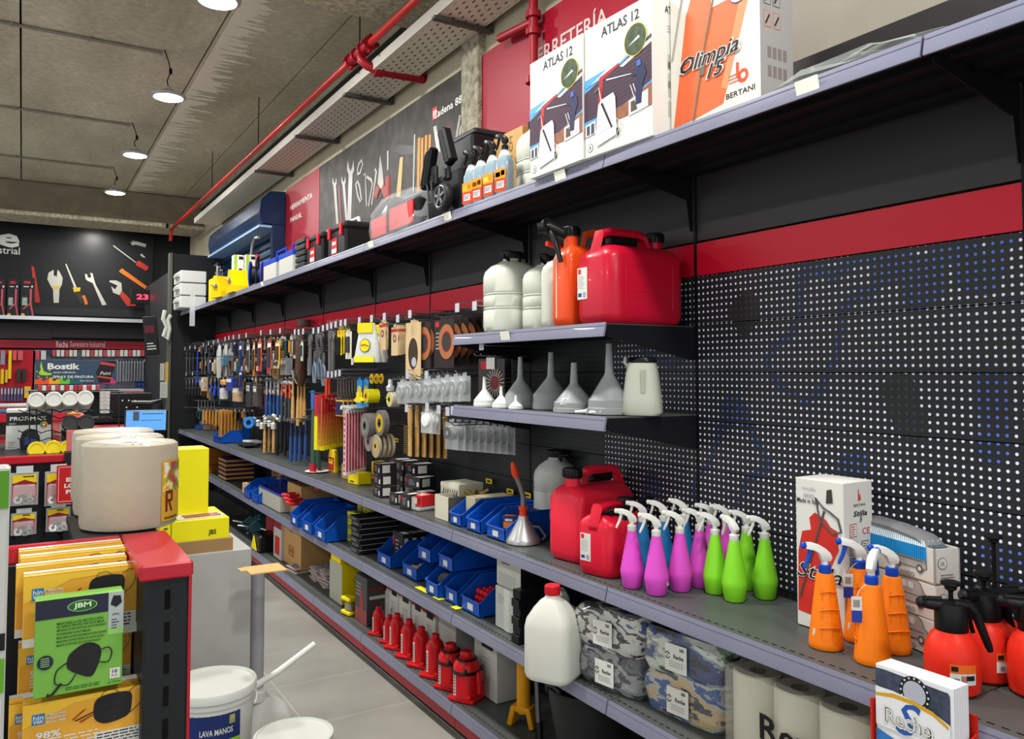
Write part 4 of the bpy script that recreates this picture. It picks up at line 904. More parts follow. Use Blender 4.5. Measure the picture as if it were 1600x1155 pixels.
# rolling tool box
t=thing('rolling_toolbox','tall black rolling toolbox with wheel on the top shelf','toolbox',(1.635,3.03,Z1),-90); t.scale=(.97,.88,.85)
bk=mat('151617',.32); bk2=mat('26282a',.35)
W=.34
MB().rr([(0,W*.92,.26,.02),(.02,W*.96,.28,.02),(.20,W,.30,.02),(.205,W,.30,.02)],bk,seg=3).build('lower_bin',t)
MB().box(0.02,.03,.30,W*.92,.24,.17,bk,.012).build('upper_case',t)
MB().box(.03,.04,.405,W*.8,.22,.035,bk2,.01).build('lid',t)
for x in (-.06,.06):
    mb=MB().box(x,-.155,.22,.05,.02,.1,bk2,.006); mb.box(x,-.168,.2,.03,.01,.05,bk,.004); mb.build('latch',t)
mb=MB().lathe([(0,0),(.028,0),(.045,.002),(.062,.002),(.068,.01),(.068,.03),(.062,.038),(.0,.038)],mat('1c1c1d',.5),30,T3(W*.27,-.19,.075)@RX(90)@T3(0,0,-.02))
for k in range(5):
    a=k*2*PI/5; mb.box(0,0,0,.014,.004,.04,mat('606264',.35,.5),0,T3(W*.27,-.212,.075)@RY(math.degrees(a))@T3(0,0,.024))
mb.tube([(W*.27+.052*math.cos(k*PI/12),-.209,.075+.052*math.sin(k*PI/12)) for k in range(24)],.004,mat('56585a',.4,.4),5,closed=True); mb.build('wheel',t)
for s_,(x,z,a) in enumerate(((-.12,.26,18),(-.09,.27,18),(.06,.33,-22),(.09,.34,-22))):
    MB().box(0,0,0,.028,.05,.2,bk,.01,T3(x,-.16,z)@RY(a)).tube([(.0,-.026,-.08),(.0,-.026,.08)],.004,bk2,5,T3(x,-.16,z)@RY(a)).build('handle',t)
MB().tube([(-.09,-.17,.09),(-.09,-.18,.18),(-.05,-.18,.19),(-.05,-.17,.08)],.005,mat('3c3e40',.4),6,closed=True).build('clip',t)
crumple('plastic_bag','small clear plastic bag stuffed beside the rolling toolbox',(1.62,3.30,2.26),.1,.14,.08,9,mat('d6d8d2',.2,alpha=.5,coat=.5))
xcart('carton','pale cardboard carton behind the wrapped red toolbox','box',616,652,320,Z1,.17,.06,mat('b7ac8a',.6),X=1.785)
# wrapped red tool box
a=PX(568,360,1.5); b_=PX(655,330,1.5); W=a.y-b_.y
t=thing('wrapped_toolbox','red and black toolbox wrapped in clear film on the top shelf','toolbox',(1.64,(a.y+b_.y)/2,Z1),-90)
MB().rr([(0,W*.8,.24,.03),(.02,W*.86,.26,.03),(.13,W*.88,.27,.03),(.16,W*.8,.22,.04),(.18,W*.5,.14,.04)],mat('1a1a1b',.5),seg=4).build('case',t)
mb=MB().box(-W*.2,-.137,.065,W*.28,.01,.1,mat('c81e22',.4),.004).box(W*.2,-.137,.075,W*.4,.01,.11,mat('c81e22',.4),.004); mb.build('red_pocket',t)
MB().tube([(-W*.3,0,.16),(-W*.2,0,.21),(W*.2,0,.21),(W*.3,0,.16)],.014,BLACK,8).build('handle',t)
r=random.Random(5)
mb=MB(); loops=[]
for z,k in ((.001,1),(.05,1.03),(.1,1.0),(.15,.97),(.2,.8),(.225,.5)):
    loops.append([(k*(W*.47+.0)*math.copysign(abs(math.cos(a*PI/12))**.5,math.cos(a*PI/12))*(1+r.uniform(-.035,.035)),k*.155*math.copysign(abs(math.sin(a*PI/12))**.5,math.sin(a*PI/12))*(1+r.uniform(-.06,.06)),z+r.uniform(-.006,.006)*(z>.01)) for a in range(24)])
mb.loft(loops,mat('dfe4e6',.12,alpha=.22,coat=.9),False); mb.build('film_wrap',t)
# black tool boxes with red latches
t=thing('toolbox','','toolbox')
MB().box(0,0,.075,.30,.2,.15,mat('181919',.35),.012).build('case',t); MB().box(0,0,.165,.31,.21,.04,mat('242627',.35),.012).build('lid',t)
MB().tube([(-.1,0,.18),(-.09,0,.215),(.09,0,.215),(.1,0,.18)],.01,mat('cfcfcf',.4),8).build('handle',t)
for x in (-.1,.1): MB().box(x,-.108,.14,.028,.014,.07,mat('c4152a',.35),.004).build('latch',t)
mb=MB().box(-.03,-.1015,.06,.09,.002,.09,mat('c4152a',.4)); mb.rect(-.04,-.035,.04,-.01,PAPER,FT(-.03,.055,-.1032)); mb.rect(-.03,.012,.03,.03,PAPER,FT(-.03,.055,-.1032)); mb.build('label_sticker',t)
p1=PX(513,400,1.6); p2=PX(549,385,1.6)
row(t,[(1.61,p1.y,Z1),(1.61,p2.y,Z1)],'black toolbox with red latches on the top shelf, %s of two','black toolboxes with red latches',[-90,-90])
t=thing('crate_stack','stack of dark nested plastic trays between the grey metal toolboxes and black ones','trays',(1.62,PX(487,400,1.6).y,Z1),-90)
for k in range(5): MB().box(0,0,.03+.04*k,.2,.2,.034,mat('2a2c2e',.4),.006).build('tray',t)
# grey and blue metal toolboxes
t=thing('metal_toolbox','','toolbox')
MB().box(0,0,.08,.34,.18,.16,mat('b9bab2',.4),.004).build('body',t); MB().box(0,0,.145,.345,.185,.035,mat('1c3fb0',.35),.003).build('blue_band',t); MB().prism([(-.09,0),(.09,0),(.0,.05)],.34,mat('1c3fb0',.35),T3(-.17,0,.16)@RZ(90)@RX(90)).build('lid',t)
MB().tube([(-.13,0,.16),(-.13,0,.24),(.13,0,.24),(.13,0,.16)],.008,mat('1c3fb0',.35),6).build('handle',t)
row(t,[(1.62,PX(436,420,1.6).y,Z1),(1.62,PX(462,410,1.6).y,Z1)],'grey metal toolbox with blue band on the top shelf, %s of two','grey and blue metal toolboxes',[-90,-90])
# cable reel
t=thing('cable_reel','blue cable reel with red grip, far part of the top shelf','cable reel',(1.60,6.55,Z1),-112)
for y in (-.045,.045): MB().lathe([(0,0),(.1,0),(.11,.004),(.11,.01),(.1,.014),(0,.014)],mat('1750c0',.35),28,T3(0,y,.12)@RX(90)).build('flange',t)
MB().lathe([(.07,-.04),(.07,.04)],mat('16181c',.5),24,T3(0,0,.12)@RX(90)).build('cable',t)
MB().tube([(-.06,0,.0),(-.07,0,.2),(-.04,0,.27),(.04,0,.27),(.07,0,.2),(.06,0,0)],.008,BLACK,8).build('stand',t); MB().tube([(-.05,0,.27),(.05,0,.27)],.014,mat('b8222a',.4),8).build('grip',t)
# green and white cartons
def d_gr(mb,W,H,D):
    t=FT(-W/2,0,-D/2-.001); mb.flat([(0,0),(W*.45,0),(W*.3,H),(0,H)],mat('9cc03c',.5),t); mb.rect(W*.5,H*.45,W*.85,H*.65,INK,t); mb.rect(W*.5,H*.88,W*.95,H*.96,INK,t); mb.tube([(W*.4,H*.2,0),(W*.55,H*.35,0),(W*.4,H*.5,0)],.006,TXG,4,t)
for i,(u0,u1) in enumerate(((384,401),(402,417))):
    mb=MB(); mb.box(0,0,.165,.08,.09,.33,PAPER,.002); d_gr(mb,.08,.33,.09); solo(mb,'carton','narrow white and lime green carton on the far top shelf, %s of two'%('left','right')[i],'box',(1.545+.085*i,7.0-.06*i,Z1),0,'white and lime cartons')
# hand trucks
for (u,lb,h,cc) in ((396,'folded hand truck with curved silver handle behind the lime cartons',.50,mat('a9aaa8',.3,.7)),(341,'grey pole with black grip behind the yellow wheel chocks',.48,mat('9a9a9a',.35,.5))):
    p=PX(u,420,1.7); t=thing('hand_truck' if u>350 else 'tool_pole',lb,'trolley' if u>350 else 'pole',(1.7,p.y,Z1),-90)
    if u>350: MB().tube([(-.1,0,0),(-.09,0,.36),(-.04,0,.46),(.04,0,.5),(.16,0,.49)],.013,cc,8).build('handle',t); MB().box(0,0,.02,.22,.12,.04,mat('8e8c86',.5)).build('base',t)
    else:
        MB().tube([(0,0,0),(-.03,0,.44)],.014,cc,8).build('pole',t); MB().tube([(-.16,0,.445),(.02,0,.45)],.017,BLACK,8).build('grip',t)
# yellow items
YM=mat('e8c400',.4)
t=thing('yellow_dispenser','tall yellow box with wire rack on top, far end of the top shelf','dispenser',(1.60,PX(342,440,1.6).y,Z1),-90)
MB().box(0,0,.12,.36,.12,.24,YM,.006).build('body',t)
mb=MB(); mb.tube([(-.15,0,.24),(-.15,0,.31),(-.06,0,.31),(-.06,0,.35),(.06,0,.35),(.06,0,.31),(.15,0,.31),(.15,0,.24)],.004,STEEL,5); mb.tube([(-.05,0,.24),(-.05,0,.32)],.004,STEEL,5); mb.tube([(.05,0,.24),(.05,0,.32)],.004,STEEL,5); mb.build('wire_rack',t)
t=thing('wheel_chock','','wheel chock')
MB().prism([(-.13,0),(.13,0),(.13,.05),(.02,.19),(-.05,.2),(-.07,.17)],.16,YM,T3(0,.08,0)@RX(90)).build('wedge',t)
MB().tube([(-.07,-.09,.12),(.03,-.09,.1)],.012,mat('c8965a',.5),8).lathe([(0,0),(.02,0),(.02,.012),(0,.012)],STEEL,12,T3(.03,-.08,.1)@RX(90)).build('bolt',t)
row(t,[(1.53,PX(349,455,1.52).y,Z1),(1.54,PX(374,440,1.54).y,Z1)],'yellow metal wedge on the far top shelf, %s of two','yellow wedges',[-82,-90])
t=thing('drawer_stack','white plastic storage drawers stacked at the far end of the top shelf','drawers',(1.52,9.12,Z1),-90)
for k in range(3):
    MB().box(0,0,.07+.135*k,.42,.26,.125,mat('c9cac6',.4),.008).build('drawer',t)
    MB().box(.03,-.14,.085+.135*k,.25,.03,.04,mat('aeb0ac',.4),.006).build('drawer_handle',t)
MB().box(0,0,0,.05,.003,.32,mat('cfd6d8',.1,alpha=.5)).build('hang_strip',None)
o=bpy.data.objects['hang_strip']; o.location=(1.455,PX(301,460,1.455).y,2.07); o['label']='clear plastic strip hanging over the top shelf edge near the white drawers'; o['category']='label'
# bright price labels on rails
for i,(u,v,z,X_) in enumerate(((700,350,2.09,1.478),(580,388,2.09,1.478),(876,283,2.09,1.478),(1262,140,2.09,1.478),(790,524,1.581,1.478),(410,440,2.09,1.478))):
    p=PX(u,v,X_); mb=MB().box(0,0,0,.06,.002,.032,mat('f4f1e0',.3))
    o=solo(mb,'price_label','blank white price label in the rail of the %s, %s'%('top shelf' if z>2 else 'canister shelf',nth(sorted([410,580,700,876,1262]).index(u),5) if z>2 else 'near its middle'),'label',(1.4755,p.y,z),-90,'price labels'); o.rotation_euler.x=rad(13)

# ================= MIDDLE SHELF, FAR PART =================
def bin_(s=1,W=.14,L=.22,H=.12,col=None):
    b=col or BLUE; mb=MB(); t_=.003
    side=[(-L/2,0),(L/2,0),(L/2,H),(-L/2+.07,H),(-L/2-.02,H*.45),(-L/2-.02,.01)]
    for x in (-W/2,W/2-t_): mb.prism([(y,z) for y,z in side],t_,b,T3(x,0,0)@RZ(90)@RX(90))
    mb.box(0,-.01,.002,W,L+.02,.004,b); mb.box(0,L/2-t_/2,H/2,W,t_,H,b); mb.box(0,-L/2-.02+t_/2,H*.225,W,t_,H*.45,b)
    for x in (-W/2-.003,W/2+.003): mb.tube([(x,-L/2-.02,H*.45),(x,-L/2+.07,H),(x,L/2,H)],.003,b,5)
    mb.tube([(-W/2,-L/2-.022,H*.45),(W/2,-L/2-.022,H*.45)],.003,b,5)
    return mb
def put_bin(label,loc,rz,W=.14,L=.22,H=.12,lab=True,group=None):
    t=thing('storage_bin',label,'storage bin',loc,rz,group); bin_(1,W,L,H).build('bin',t)
    if lab: MB().box(0,-L/2-.0215,H*.22,W*.3,.001,H*.2,PAPER).build('label_card',t)
    return t
yb=[PX(u,812,1.55).y for u in (715,743,778)]
yb=[PX(u,812,1.55).y for u in (715,743,778)]
for i,(u,v,lb) in enumerate(((728,795,'blue storage bin holding a white-edged box, left of three on the middle shelf'),(762,808,'blue storage bin, middle one of three behind the metal funnel'),(798,812,'blue storage bin with orange and navy cartons beside the metal funnel'))):
    t=put_bin(lb,(1.685,yb[i],Z2),-90,(.10,.11,.135)[i],.25,.105)
put=lambda lb,x,y,z,sx,sy,sz,mt,rz=0,name='small_box',grp=None,dr=None: (lambda mb:(mb.box(0,0,sz/2,sx,sy,sz,mt,.0015),dr and dr(mb,sx,sz,sy),solo(mb,name,lb,'box',(x,y,z),rz,grp))[-1])(MB())
put('pale cardboard insert inside the left blue bin',1.70,yb[0],Z2+.005,.08,.18,.105,mat('cabf9a',.6),-90)
def d_op(mb,W,H,D):
    mb.rect(-W*.4,H*.1,W*.4,H*.55,mat('e07a20',.5),FT(0,0,-D/2-.0006)); mb.rect(-W*.3,H*.62,W*.2,H*.8,PAPER,FT(0,0,-D/2-.0006)); mb.rect(-W*.4,-D*.3,W*.3,D*.3,mat('e07a20',.5),T3(0,0,H+.0006))
p=Vector((0,yb[2],0))
for k,(dx,dy,dz,r_) in enumerate(((.0,.0,.005,-80),(.01,-.035,.005,-90),(-.05,.02,.03,-50),(.06,.0,.05,-90))):
    put('small navy and orange carton in the right blue bin, %s'%['nearest the middle','beside the bin wall','tilted at the front','at the back'][k],1.67+dx,p.y+dy,Z2+dz,.06,.035,.05,mat('2a2f66',.5),r_,'small_carton','navy and orange cartons',d_op)
# long cream open box with bits
a=PX(678,800,1.545); b_=PX(699,800,1.545)
t=thing('open_box','cream open carton holding brass fittings between the tape boxes and blue bins','box',(1.65,(a.y+b_.y)/2,Z2),-90)
W=a.y-b_.y
mb=MB(); cw=mat('d0ccb8',.6)
mb.box(0,-.098,.05,W,.004,.1,cw); mb.box(0,.098,.05,W,.004,.1,CARD); mb.box(-W/2,0,.05,.004,.2,.1,cw); mb.box(W/2,0,.05,.004,.2,.1,mat('55524a',.6)); mb.box(0,0,.06,W,.19,.004,CARD); mb.build('carton',t)
for k in range(5): MB().tube([(R.uniform(-.03,.03),.05+R.uniform(-.03,.03),.075),(R.uniform(-.05,.05),.06+R.uniform(-.05,.05),.115)],.008,mat('a8914c',.4,.5),7).build('brass_fitting',t)
# black grinder / disc cartons pile
def d_blk(mb,W,H,D):
    T=FT(-W/2,0,-D/2-.0006); mb.lines(4,W*.3,H*.7,W*.4,H*.13,TXG,T); mb.rect(W*.04,H*.55,W*.2,H*.85,mat('a02030',.5),T); mb.rect(W*.8,H*.2,W*.95,H*.6,PAPER,T); mb.rect(W*.05,D*.1-D/2,W*.5,D*.4,PAPER,T3(0,0,H+.0006))
    mb.rect(-D*.35,H*.15,D*.1,H*.85,PAPER,ST(0,0,W/2+.0006)); 
bb=mat('29262a',.4)
i=0
for (u,v,dz,w_,r_,x) in ((601,775,0,.10,-90,0),(601,775,.057,.10,-88,0),(601,775,.114,.10,-92,0),(628,770,.0,.11,-90,.08),(628,770,.057,.11,-90,.08),(628,770,.114,.11,-85,.08),(652,785,.0,.11,-90,.03),(648,780,.057,.12,-75,.03),(650,776,.114,.12,-90,.05),(676,762,.0,.11,-90,.12),(676,762,.057,.11,-90,.12),(676,762,.114,.1,-90,.12),(614,788,.0,.055,-70,-.03),(636,795,.0,.07,-72,-.03)):
    p=PZ(u,v,Z2); small=w_<.09
    lb='black carton with grey print on the middle shelf, %s'%['bottom of the leftmost column','middle of the leftmost column','top of the leftmost column','bottom of the second column','middle of the second column','top of the second column','bottom of the third column','tilted one in the third column','top of the third column','bottom of the rearmost column','middle of the rearmost column','top of the rearmost column','small cube in front on the left','small cube in front on the right'][i]
    put(lb,max(1.55,min(p.x+x,1.74)),p.y,Z2+dz,w_,w_*.9 if not small else w_,.055 if not small else w_*1.0,bb,r_,'small_carton','black disc cartons',d_blk); i+=1
def d_red(mb,W,H,D): mb.rect(-W*.35,H*.2,W*.1,H*.75,PAPER,FT(0,0,-D/2-.0006)); mb.rect(W*.15,H*.2,W*.4,H*.8,mat('8c1018',.5),FT(0,0,-D/2-.0006)); mb.rect(-W*.4,-D*.4,W*.4,D*.2,mat('e8b8b0',.5),T3(0,0,H+.0006))
p=PZ(655,790,Z2); put('red and white carton beside the black cartons on the middle shelf',1.60,PZ(657,795,Z2).y,Z2+.016,.09,.08,.05,mat('c8242c',.45),-80,'small_carton',None,d_red)
t=thing('blister_tray','flat clear plastic tray under the red and white carton','tray',(1.59,PZ(657,795,Z2).y,Z2),-80); MB().box(0,0,.0075,.12,.11,.014,mat('c6cbcc',.15,alpha=.6,coat=.5),.004).build('tray',t)
def d_bw(mb,W,H,D):
    T=FT(-W/2,0,-D/2-.0006); mb.rect(0,0,W,H*.3,mat('4a8ab0',.5),T)
    for k in range(7): mb.flat([(W*(.1+.12*k),H*.15),(W*(.15+.12*k),H*.15),(W*(.21+.12*k),H*.6),(W*(.17+.12*k),H*.6)],mat('5c5f4a',.5) if k%2 else INK,T@T3(0,0,.0005))
    mb.rect(0,H*.7,W,H*.95,mat('d9d8c8',.5),T)
for k,(dy,r_) in enumerate(((0,-90),(.0,-84))):
    put('white and blue patterned carton, %s of the pair behind the cream open box'%('lower','upper')[k],1.70,PX(703,760,1.64).y+dy,Z2+.07*k,.15,.13,.068,mat('c9c7b4',.5),r_,'small_carton','white and blue cartons',d_bw)
# yellow cartons near the levels
for k,(u,v,w_,h_,lb) in enumerate(((551,756,.13,.065,'bright yellow carton at the edge of the middle shelf'),(583,748,.05,.1,'yellow and white folded carton standing by the black cartons'))):
    p=PZ(u,v,Z2); put(lb,p.x+.04,p.y,Z2,w_,.08,h_,YEL,-84,'small_carton',None,lambda mb,W,H,D: mb.rect(-W*.3,H*.15,W*.1,H*.25,INK,FT(0,0,-D/2-.001)))
p=PZ(566,745,Z2); put('tan cardboard carton behind the bright yellow one',1.68,p.y-.05,Z2,.14,.08,.085,CARD,-90,'small_carton')
p=PZ(523,736,Z2); t=solo(MB().lathe([(0,0),(.05,0),(.075,.008),(.073,.01),(.05,.004),(0,.004)],WHITE,28),'white_disc','white dish lying on the middle shelf below the spirit levels','disc',(1.60,p.y,Z2))
p=PZ(530,733,Z2); t=thing('tape_pack','yellow and red carded tape standing on the middle shelf','tape',(1.70,p.y-.1,Z2),-90)
MB().rr([(0,.13,.03,.01),(.1,.12,.03,.01),(.13,.09,.03,.01),(.14,.07,.028,.01)],mat('e6c414',.4),seg=3).build('case',t); mb=MB().box(0,-.0165,.05,.1,.002,.08,mat('c02828',.4)); mb.rect(-.04,0,.04,.03,mat('f0c020',.4),FT(0,.05,-.019)); mb.lines(2,-.03,.03,.06,.012,INK,FT(0,.05,-.0195)); mb.build('card',t)
solo(MB().box(0,0,.006,.05,.03,.012,BLACK,.003),'small_block','small black block lying alone on the middle shelf','block',PZ(474,722,Z2)+Vector((.06,0,0)),-70)
# far-end clutter on the middle shelf
put_bin('blue storage bin at the far part of the middle shelf',(1.64,PZ(366,690,Z2).y,Z2),-90,.3,.24,.11,False)
far=[(300,668,'2c4488',.2,.04,'flat navy box'),(290,664,'d8901c',.16,.03,'flat orange tool case'),(312,668,'b8b9b4',.12,.05,'pale grey box'),(325,672,'1d2e88',.06,.06,'round navy tape roll'),(340,672,'8a6a4c',.12,.05,'brown bundle'),(330,665,'c98f3c',.2,.02,'flat orange strip'),(385,694,'d8dcdc',.2,.02,'white flat sheet'),(378,698,'151718',.34,.012,'thin black sheet'),(350,684,'9c9c94',.1,.03,'crumpled grey packet'),(425,703,'1a1a1c',.05,.03,'black bracket'),(305,660,'5a6a88',.12,.07,'blue-grey carton'),(345,668,'3a56b0',.3,.03,'flat blue case')]
for k,(u,v,c_,w_,h_,lb) in enumerate(far):
    p=PZ(u,v,Z2); put('%s at the far part of the middle shelf, %s'%(lb,['close to the edge','by the partition','behind the rail','by the rolls','between packets','under the chisels','by the blue bin','under the white sheet','left of the blue bin','beside the hammers','at the very end','behind the blue bin'][k]),max(1.57,min(p.x+.05,1.74)),min(p.y,9.3),Z2+.0015*k,w_,.12,h_,mat(c_,.5),-90,'stock_item')

# ================= LOWER SHELF =================
for k,(u,v,lb) in enumerate(((383,778,'far left'),(396,785,'second'))):
    t=put_bin('blue storage bin on the far lower shelf, %s of two by the cash box'%('left','right')[k],(1.63,PZ(u,v,Z3).y,Z3),-90,.18,.26,.13,False,'far lower blue bins')
put('tan lump of packing in the far blue bin',1.55,PZ(392,772,Z3).y,Z3+.01,.1,.08,.08,mat('c9a274',.6),-60,'packing')
def d_ob(mb,W,H,D): mb.rect(-W/2,H*.35,W/2,H*.8,mat('d89a20',.5),FT(0,0,-D/2-.0006)); mb.rect(-D/2,H*.35,D/2,H*.8,mat('d89a20',.5),ST(0,0,W/2+.0006))
p=PZ(362,758,Z3)
for k in range(5): put('flat navy and orange box on the lower shelf, %s of the stack'%(['lowest']+ORD[1:4]+['topmost'])[k].replace('second','second from the bottom').replace('third','third from the bottom').replace('fourth','fourth from the bottom'),1.66,PX(358,740,1.6).y,Z3+.038*k,.3,.24,.036,mat('2b2560',.5),-90,'flat_box','flat navy and orange boxes',d_ob)
for k in range(3): put('orange and brown carton at the far end of the lower shelf, %s'%['bottom','middle','top'][k],1.62,PX(338,740,1.6).y+.1,Z3+.075*k,.25,.2,.072,mat('b06a24',.5),-90,'carton','far orange cartons')
# cash box
a=PX(404,780,1.51); b_=PX(437,790,1.51); W=a.y-b_.y
t=thing('cash_box','grey metal box with blue lid and raised blue handle on the lower shelf','toolbox',(1.61,(a.y+b_.y)/2,Z3),-90)
MB().box(0,0,.055,W,.2,.11,mat('a9aa9c',.45),.004).build('body',t); MB().box(0,0,.117,W*1.02,.205,.012,mat('1e2a86',.35),.004).build('lid',t)
MB().tube([(-W*.1,0,.12),(-W*.1,0,.2),(W*.38,0,.2),(W*.38,0,.12)],.009,mat('2a2f78',.35),8).build('handle',t)
def d_cb(mb,W,H,D): mb.lines(3,-W*.3,H*.6,W*.5,H*.1,mat('5c4630',.6),FT(0,0,-D/2-.0006)); mb.rect(-.01,-D/2,.01,D/2,mat('a98a52',.5),T3(0,0,H+.0005))
xcart('cardboard_box','brown cardboard box behind the grey cash box, lower shelf','box',424,440,770,Z3,.25,.1,CARD,d_cb,X=1.725)
xcart('cardboard_box','brown cardboard box between the cash box and the red-handled shears','box',449,470,780,Z3,.2,.25,CARD,d_cb,X=1.58)
for k in range(3):
    t=thing('garden_shears','red-handled shears lying across the blue bin, %s'%['lowest','middle','top'][k],'shears',(1.50+.0*k,PX(450-3*k,800,1.5).y-.02*k,Z3+.1+.022*k),8*k,'red-handled shears')
    for s_ in (-1,1): MB().tube([(.02,.0,0),(.0,s_*.04,0),(.05,s_*.05,0),(.12,s_*.03,0),(.17,.0,0)],.011,mat('c8242e',.4),8).build('handle',t)
    MB().tube([(.12,0,0),(.34,.0,.0)],[.012,.004],STEEL,6).build('blades',t)
for k,(u) in enumerate((467,487,508)):
    put_bin('blue storage bin on the lower shelf under the shears, %s of three'%nth(k,3),(1.62,PX(u,830,1.5).y,Z3),-90,.19 if k else .16,.26,.14,True,'lower blue bins under the shears')
t=thing('yellow_spool','','spool'); ym=mat('c8c41a',.45)
MB().lathe([(.028,0),(.03,.002),(.03,.052),(.028,.054)],ym,18).lathe([(0,.0545),(.026,.0545),(.026,.0555),(0,.0555)],mat('555650',.5),18).build('spool',t); MB().lathe([(.0305,.012),(.0308,.013),(.0308,.04),(.0305,.041)],mat('8c8a40',.5,noise=.4,scale=80),18,cap=(False,False)).build('label_sticker',t)
sp=[]
for u,v,n in ((532,842,2),(543,845,3),(552,848,3),(560,845,2),(573,832,4),(584,836,4),(597,838,3)):
    p=PZ(u,v,Z3)
    for k in range(n): sp.append((max(1.53,min(p.x+.03,1.75)),p.y,Z3+.0556*k))
row(t,sp,'yellow spool with grey label in the stacks on the lower shelf','yellow spools')
MB().box(0,0,.0,.001,.001,.001,ym)
p=PZ(521,842,Z3); put('yellow and white small box left of the yellow spools',p.x+.03,p.y,Z3,.09,.05,.055,mat('e2b41c',.45),-80,'small_carton',None,lambda mb,W,H,D: mb.rect(-W*.4,H*.75,W*.4,H,PAPER,FT(0,0,-D/2-.001)))
def d_bl(mb,W,H,D): mb.rect(-D/2,H*.78,D/2,H*.95,mat('8c8e90',.5),ST(0,0,W/2+.0006)); mb.rect(-W*.4,H*.2,W*.2,H*.8,mat('5c5c60',.5),FT(0,0,-D/2-.0006))
a=PX(546,860,1.535); b_=PX(566,865,1.535)
for k in range(7): put('flat black box in the stack on the lower shelf, %s'%('%s from the bottom'%ORD[k] if k else 'bottom one'),1.635+(.008 if k%2 else 0),(a.y+b_.y)/2-.01,Z3+.0275*k,.14,.22,.026,mat('1b1b1d',.4),-90+(2 if k%2 else -1),'flat_box','flat black boxes',d_bl)
DXB=.06
LB=[(603,868,.17,'blue bin holding black cartons on the lower shelf',0,1.63),(640,885,.16,'blue bin holding tan rolls on the lower shelf',0,1.64),(663,868,.13,'upper blue bin stacked on the left of the pile',.11,1.62),(688,890,.12,'blue bin holding a grey wheel, lower row of the pile',0,1.6),(693,880,.13,'upper blue bin with red clips on the pile',.11,1.63),(712,897,.11,'narrow blue bin, middle of the lower row',0,1.62),(742,912,.15,'blue bin full of red plastic balls, nearest of the pile',0,1.62)]
for u,v,w_,lb,dz,x in LB:
    put_bin(lb,(x+DXB+(.02 if dz else 0),PX(u,v,1.56).y,Z3+dz),-90,w_,.24,.125,True,'blue bins in the lower shelf pile')
y_=PX(603,868,1.56).y
for k in range(4): put('black carton in the left blue bin of the lower shelf, %s'%nth(k,4,'front'),1.585+DXB+.045*k,y_,Z3+.006,.13,.045,.15,bb,-90,'small_carton','black cartons in the bin',d_blk)
y_=PX(640,885,1.56).y
for k in range(3): solo(MB().tube([(-.05,0,.022),(.05,0,.022)],.02,mat('b89a74',.6),10),'tan_roll','tan roll lying in the second blue bin, %s'%nth(k,3,'front'),'roll',(1.55+DXB+.043*k,y_,Z3+.006),-70,'tan rolls')
y_=PX(688,890,1.56).y; t=thing('caster_wheel','grey caster wheel in the blue bin','wheel',(1.54+DXB,y_,Z3+.006),-60); MB().lathe([(0,0),(.03,0),(.04,.004),(.04,.026),(.03,.03),(0,.03)],mat('4a4c4e',.5),20,T3(0,0,.045)@RX(90)).build('tyre',t); MB().lathe([(0,0),(.015,0),(.015,.036),(0,.036)],CHROME,12,T3(0,.003,.045)@RX(90)).build('hub',t)
y_=PX(742,912,1.56).y; rb=MB(); rb.lathe([(0,0),(.008,.0015),(.0125,.006),(.014,.013),(.0125,.02),(.008,.0245),(0,.026)],mat('c8182e',.3),14); rb.tube([(0,0,.013),(.05,.0,.013)],.0025,mat('c8182e',.3),5)
first=None; k=0
for a_,b__,c_ in [(a_,b__,c_) for c_ in range(3) for a_ in range(4) for b__ in range(4)]:
    loc=(1.505+DXB+.0285*a_+.014*(c_%2)+.02*c_,y_-.045+.03*b__,Z3+.006+.025*c_)
    if first is None: first=solo(rb,'red_ball','glossy red plastic ball among those in the nearest blue bin','ball',loc,0,'red plastic balls')
    else: dup(first,loc,R.uniform(-40,40))
for k in range(3): solo(MB().tube([(0,0,0),(.04,.01,.01)],.008,mat('c8182e',.3),8),'red_clip','red clip in the upper blue bin','clip',(1.55+DXB+.02*k,PX(693,880,1.56).y-.02+.02*k,Z3+.125),30*k,'red clips')
for k,(u,v,w_) in enumerate(((661,922,.11),(687,935,.06),(714,950,.045))):
    p=PZ(u,v,Z3); solo(MB().box(0,0,.001,w_,.03,.002,mat('f0e02a',.4)),'shelf_ticket','yellow ticket lying at the edge of the lower shelf, %s of three'%nth(k,3),'ticket',(1.528,p.y,Z3+.0003),-88,'yellow shelf tickets')
def d_wp(mb,W,H,D): mb.lines(7,-W*.4,H*.32,W*.75,H*.045,TXG,FT(0,0,-D/2-.0006),jit=.1); mb.lines(2,-W*.3,H*.7,W*.4,H*.1,mat('55565a',.5),FT(0,0,-D/2-.0006)); mb.rect(-D/2+.002,0,D/2-.002,H,mat('1a1a1a',.5),ST(0,0,W/2+.0004))
xcart('carton','white printed carton on the lower shelf, upper of two left of the milky jug','box',776,813,950,Z3+.155,.14,.2,mat('c2c3b8',.5),d_wp,X=1.56)
xcart('carton','white carton with clear tape, lower of two left of the milky jug','box',774,811,985,Z3,.153,.2,mat('c6c9c4',.5),lambda mb,W,H,D:(mb.lines(4,-W*.4,H*.8,W*.3,H*.06,TXG,FT(0,0,-D/2-.0006)),mb.rect(-.02,0,.02,H,mat('d8dad4',.2),FT(0,0,-D/2-.0007))),X=1.55)
for k in range(6): put('slim black case stacked behind the milky jug, %s'%nth(k,6,'bottom').replace('bottommost','bottom one'),1.57+(.006 if k%2 else 0),PX(812,985,1.53).y,Z3+.031*k,.05,.12,.029,mat('161718',.35),-90,'flat_box','slim black cases')
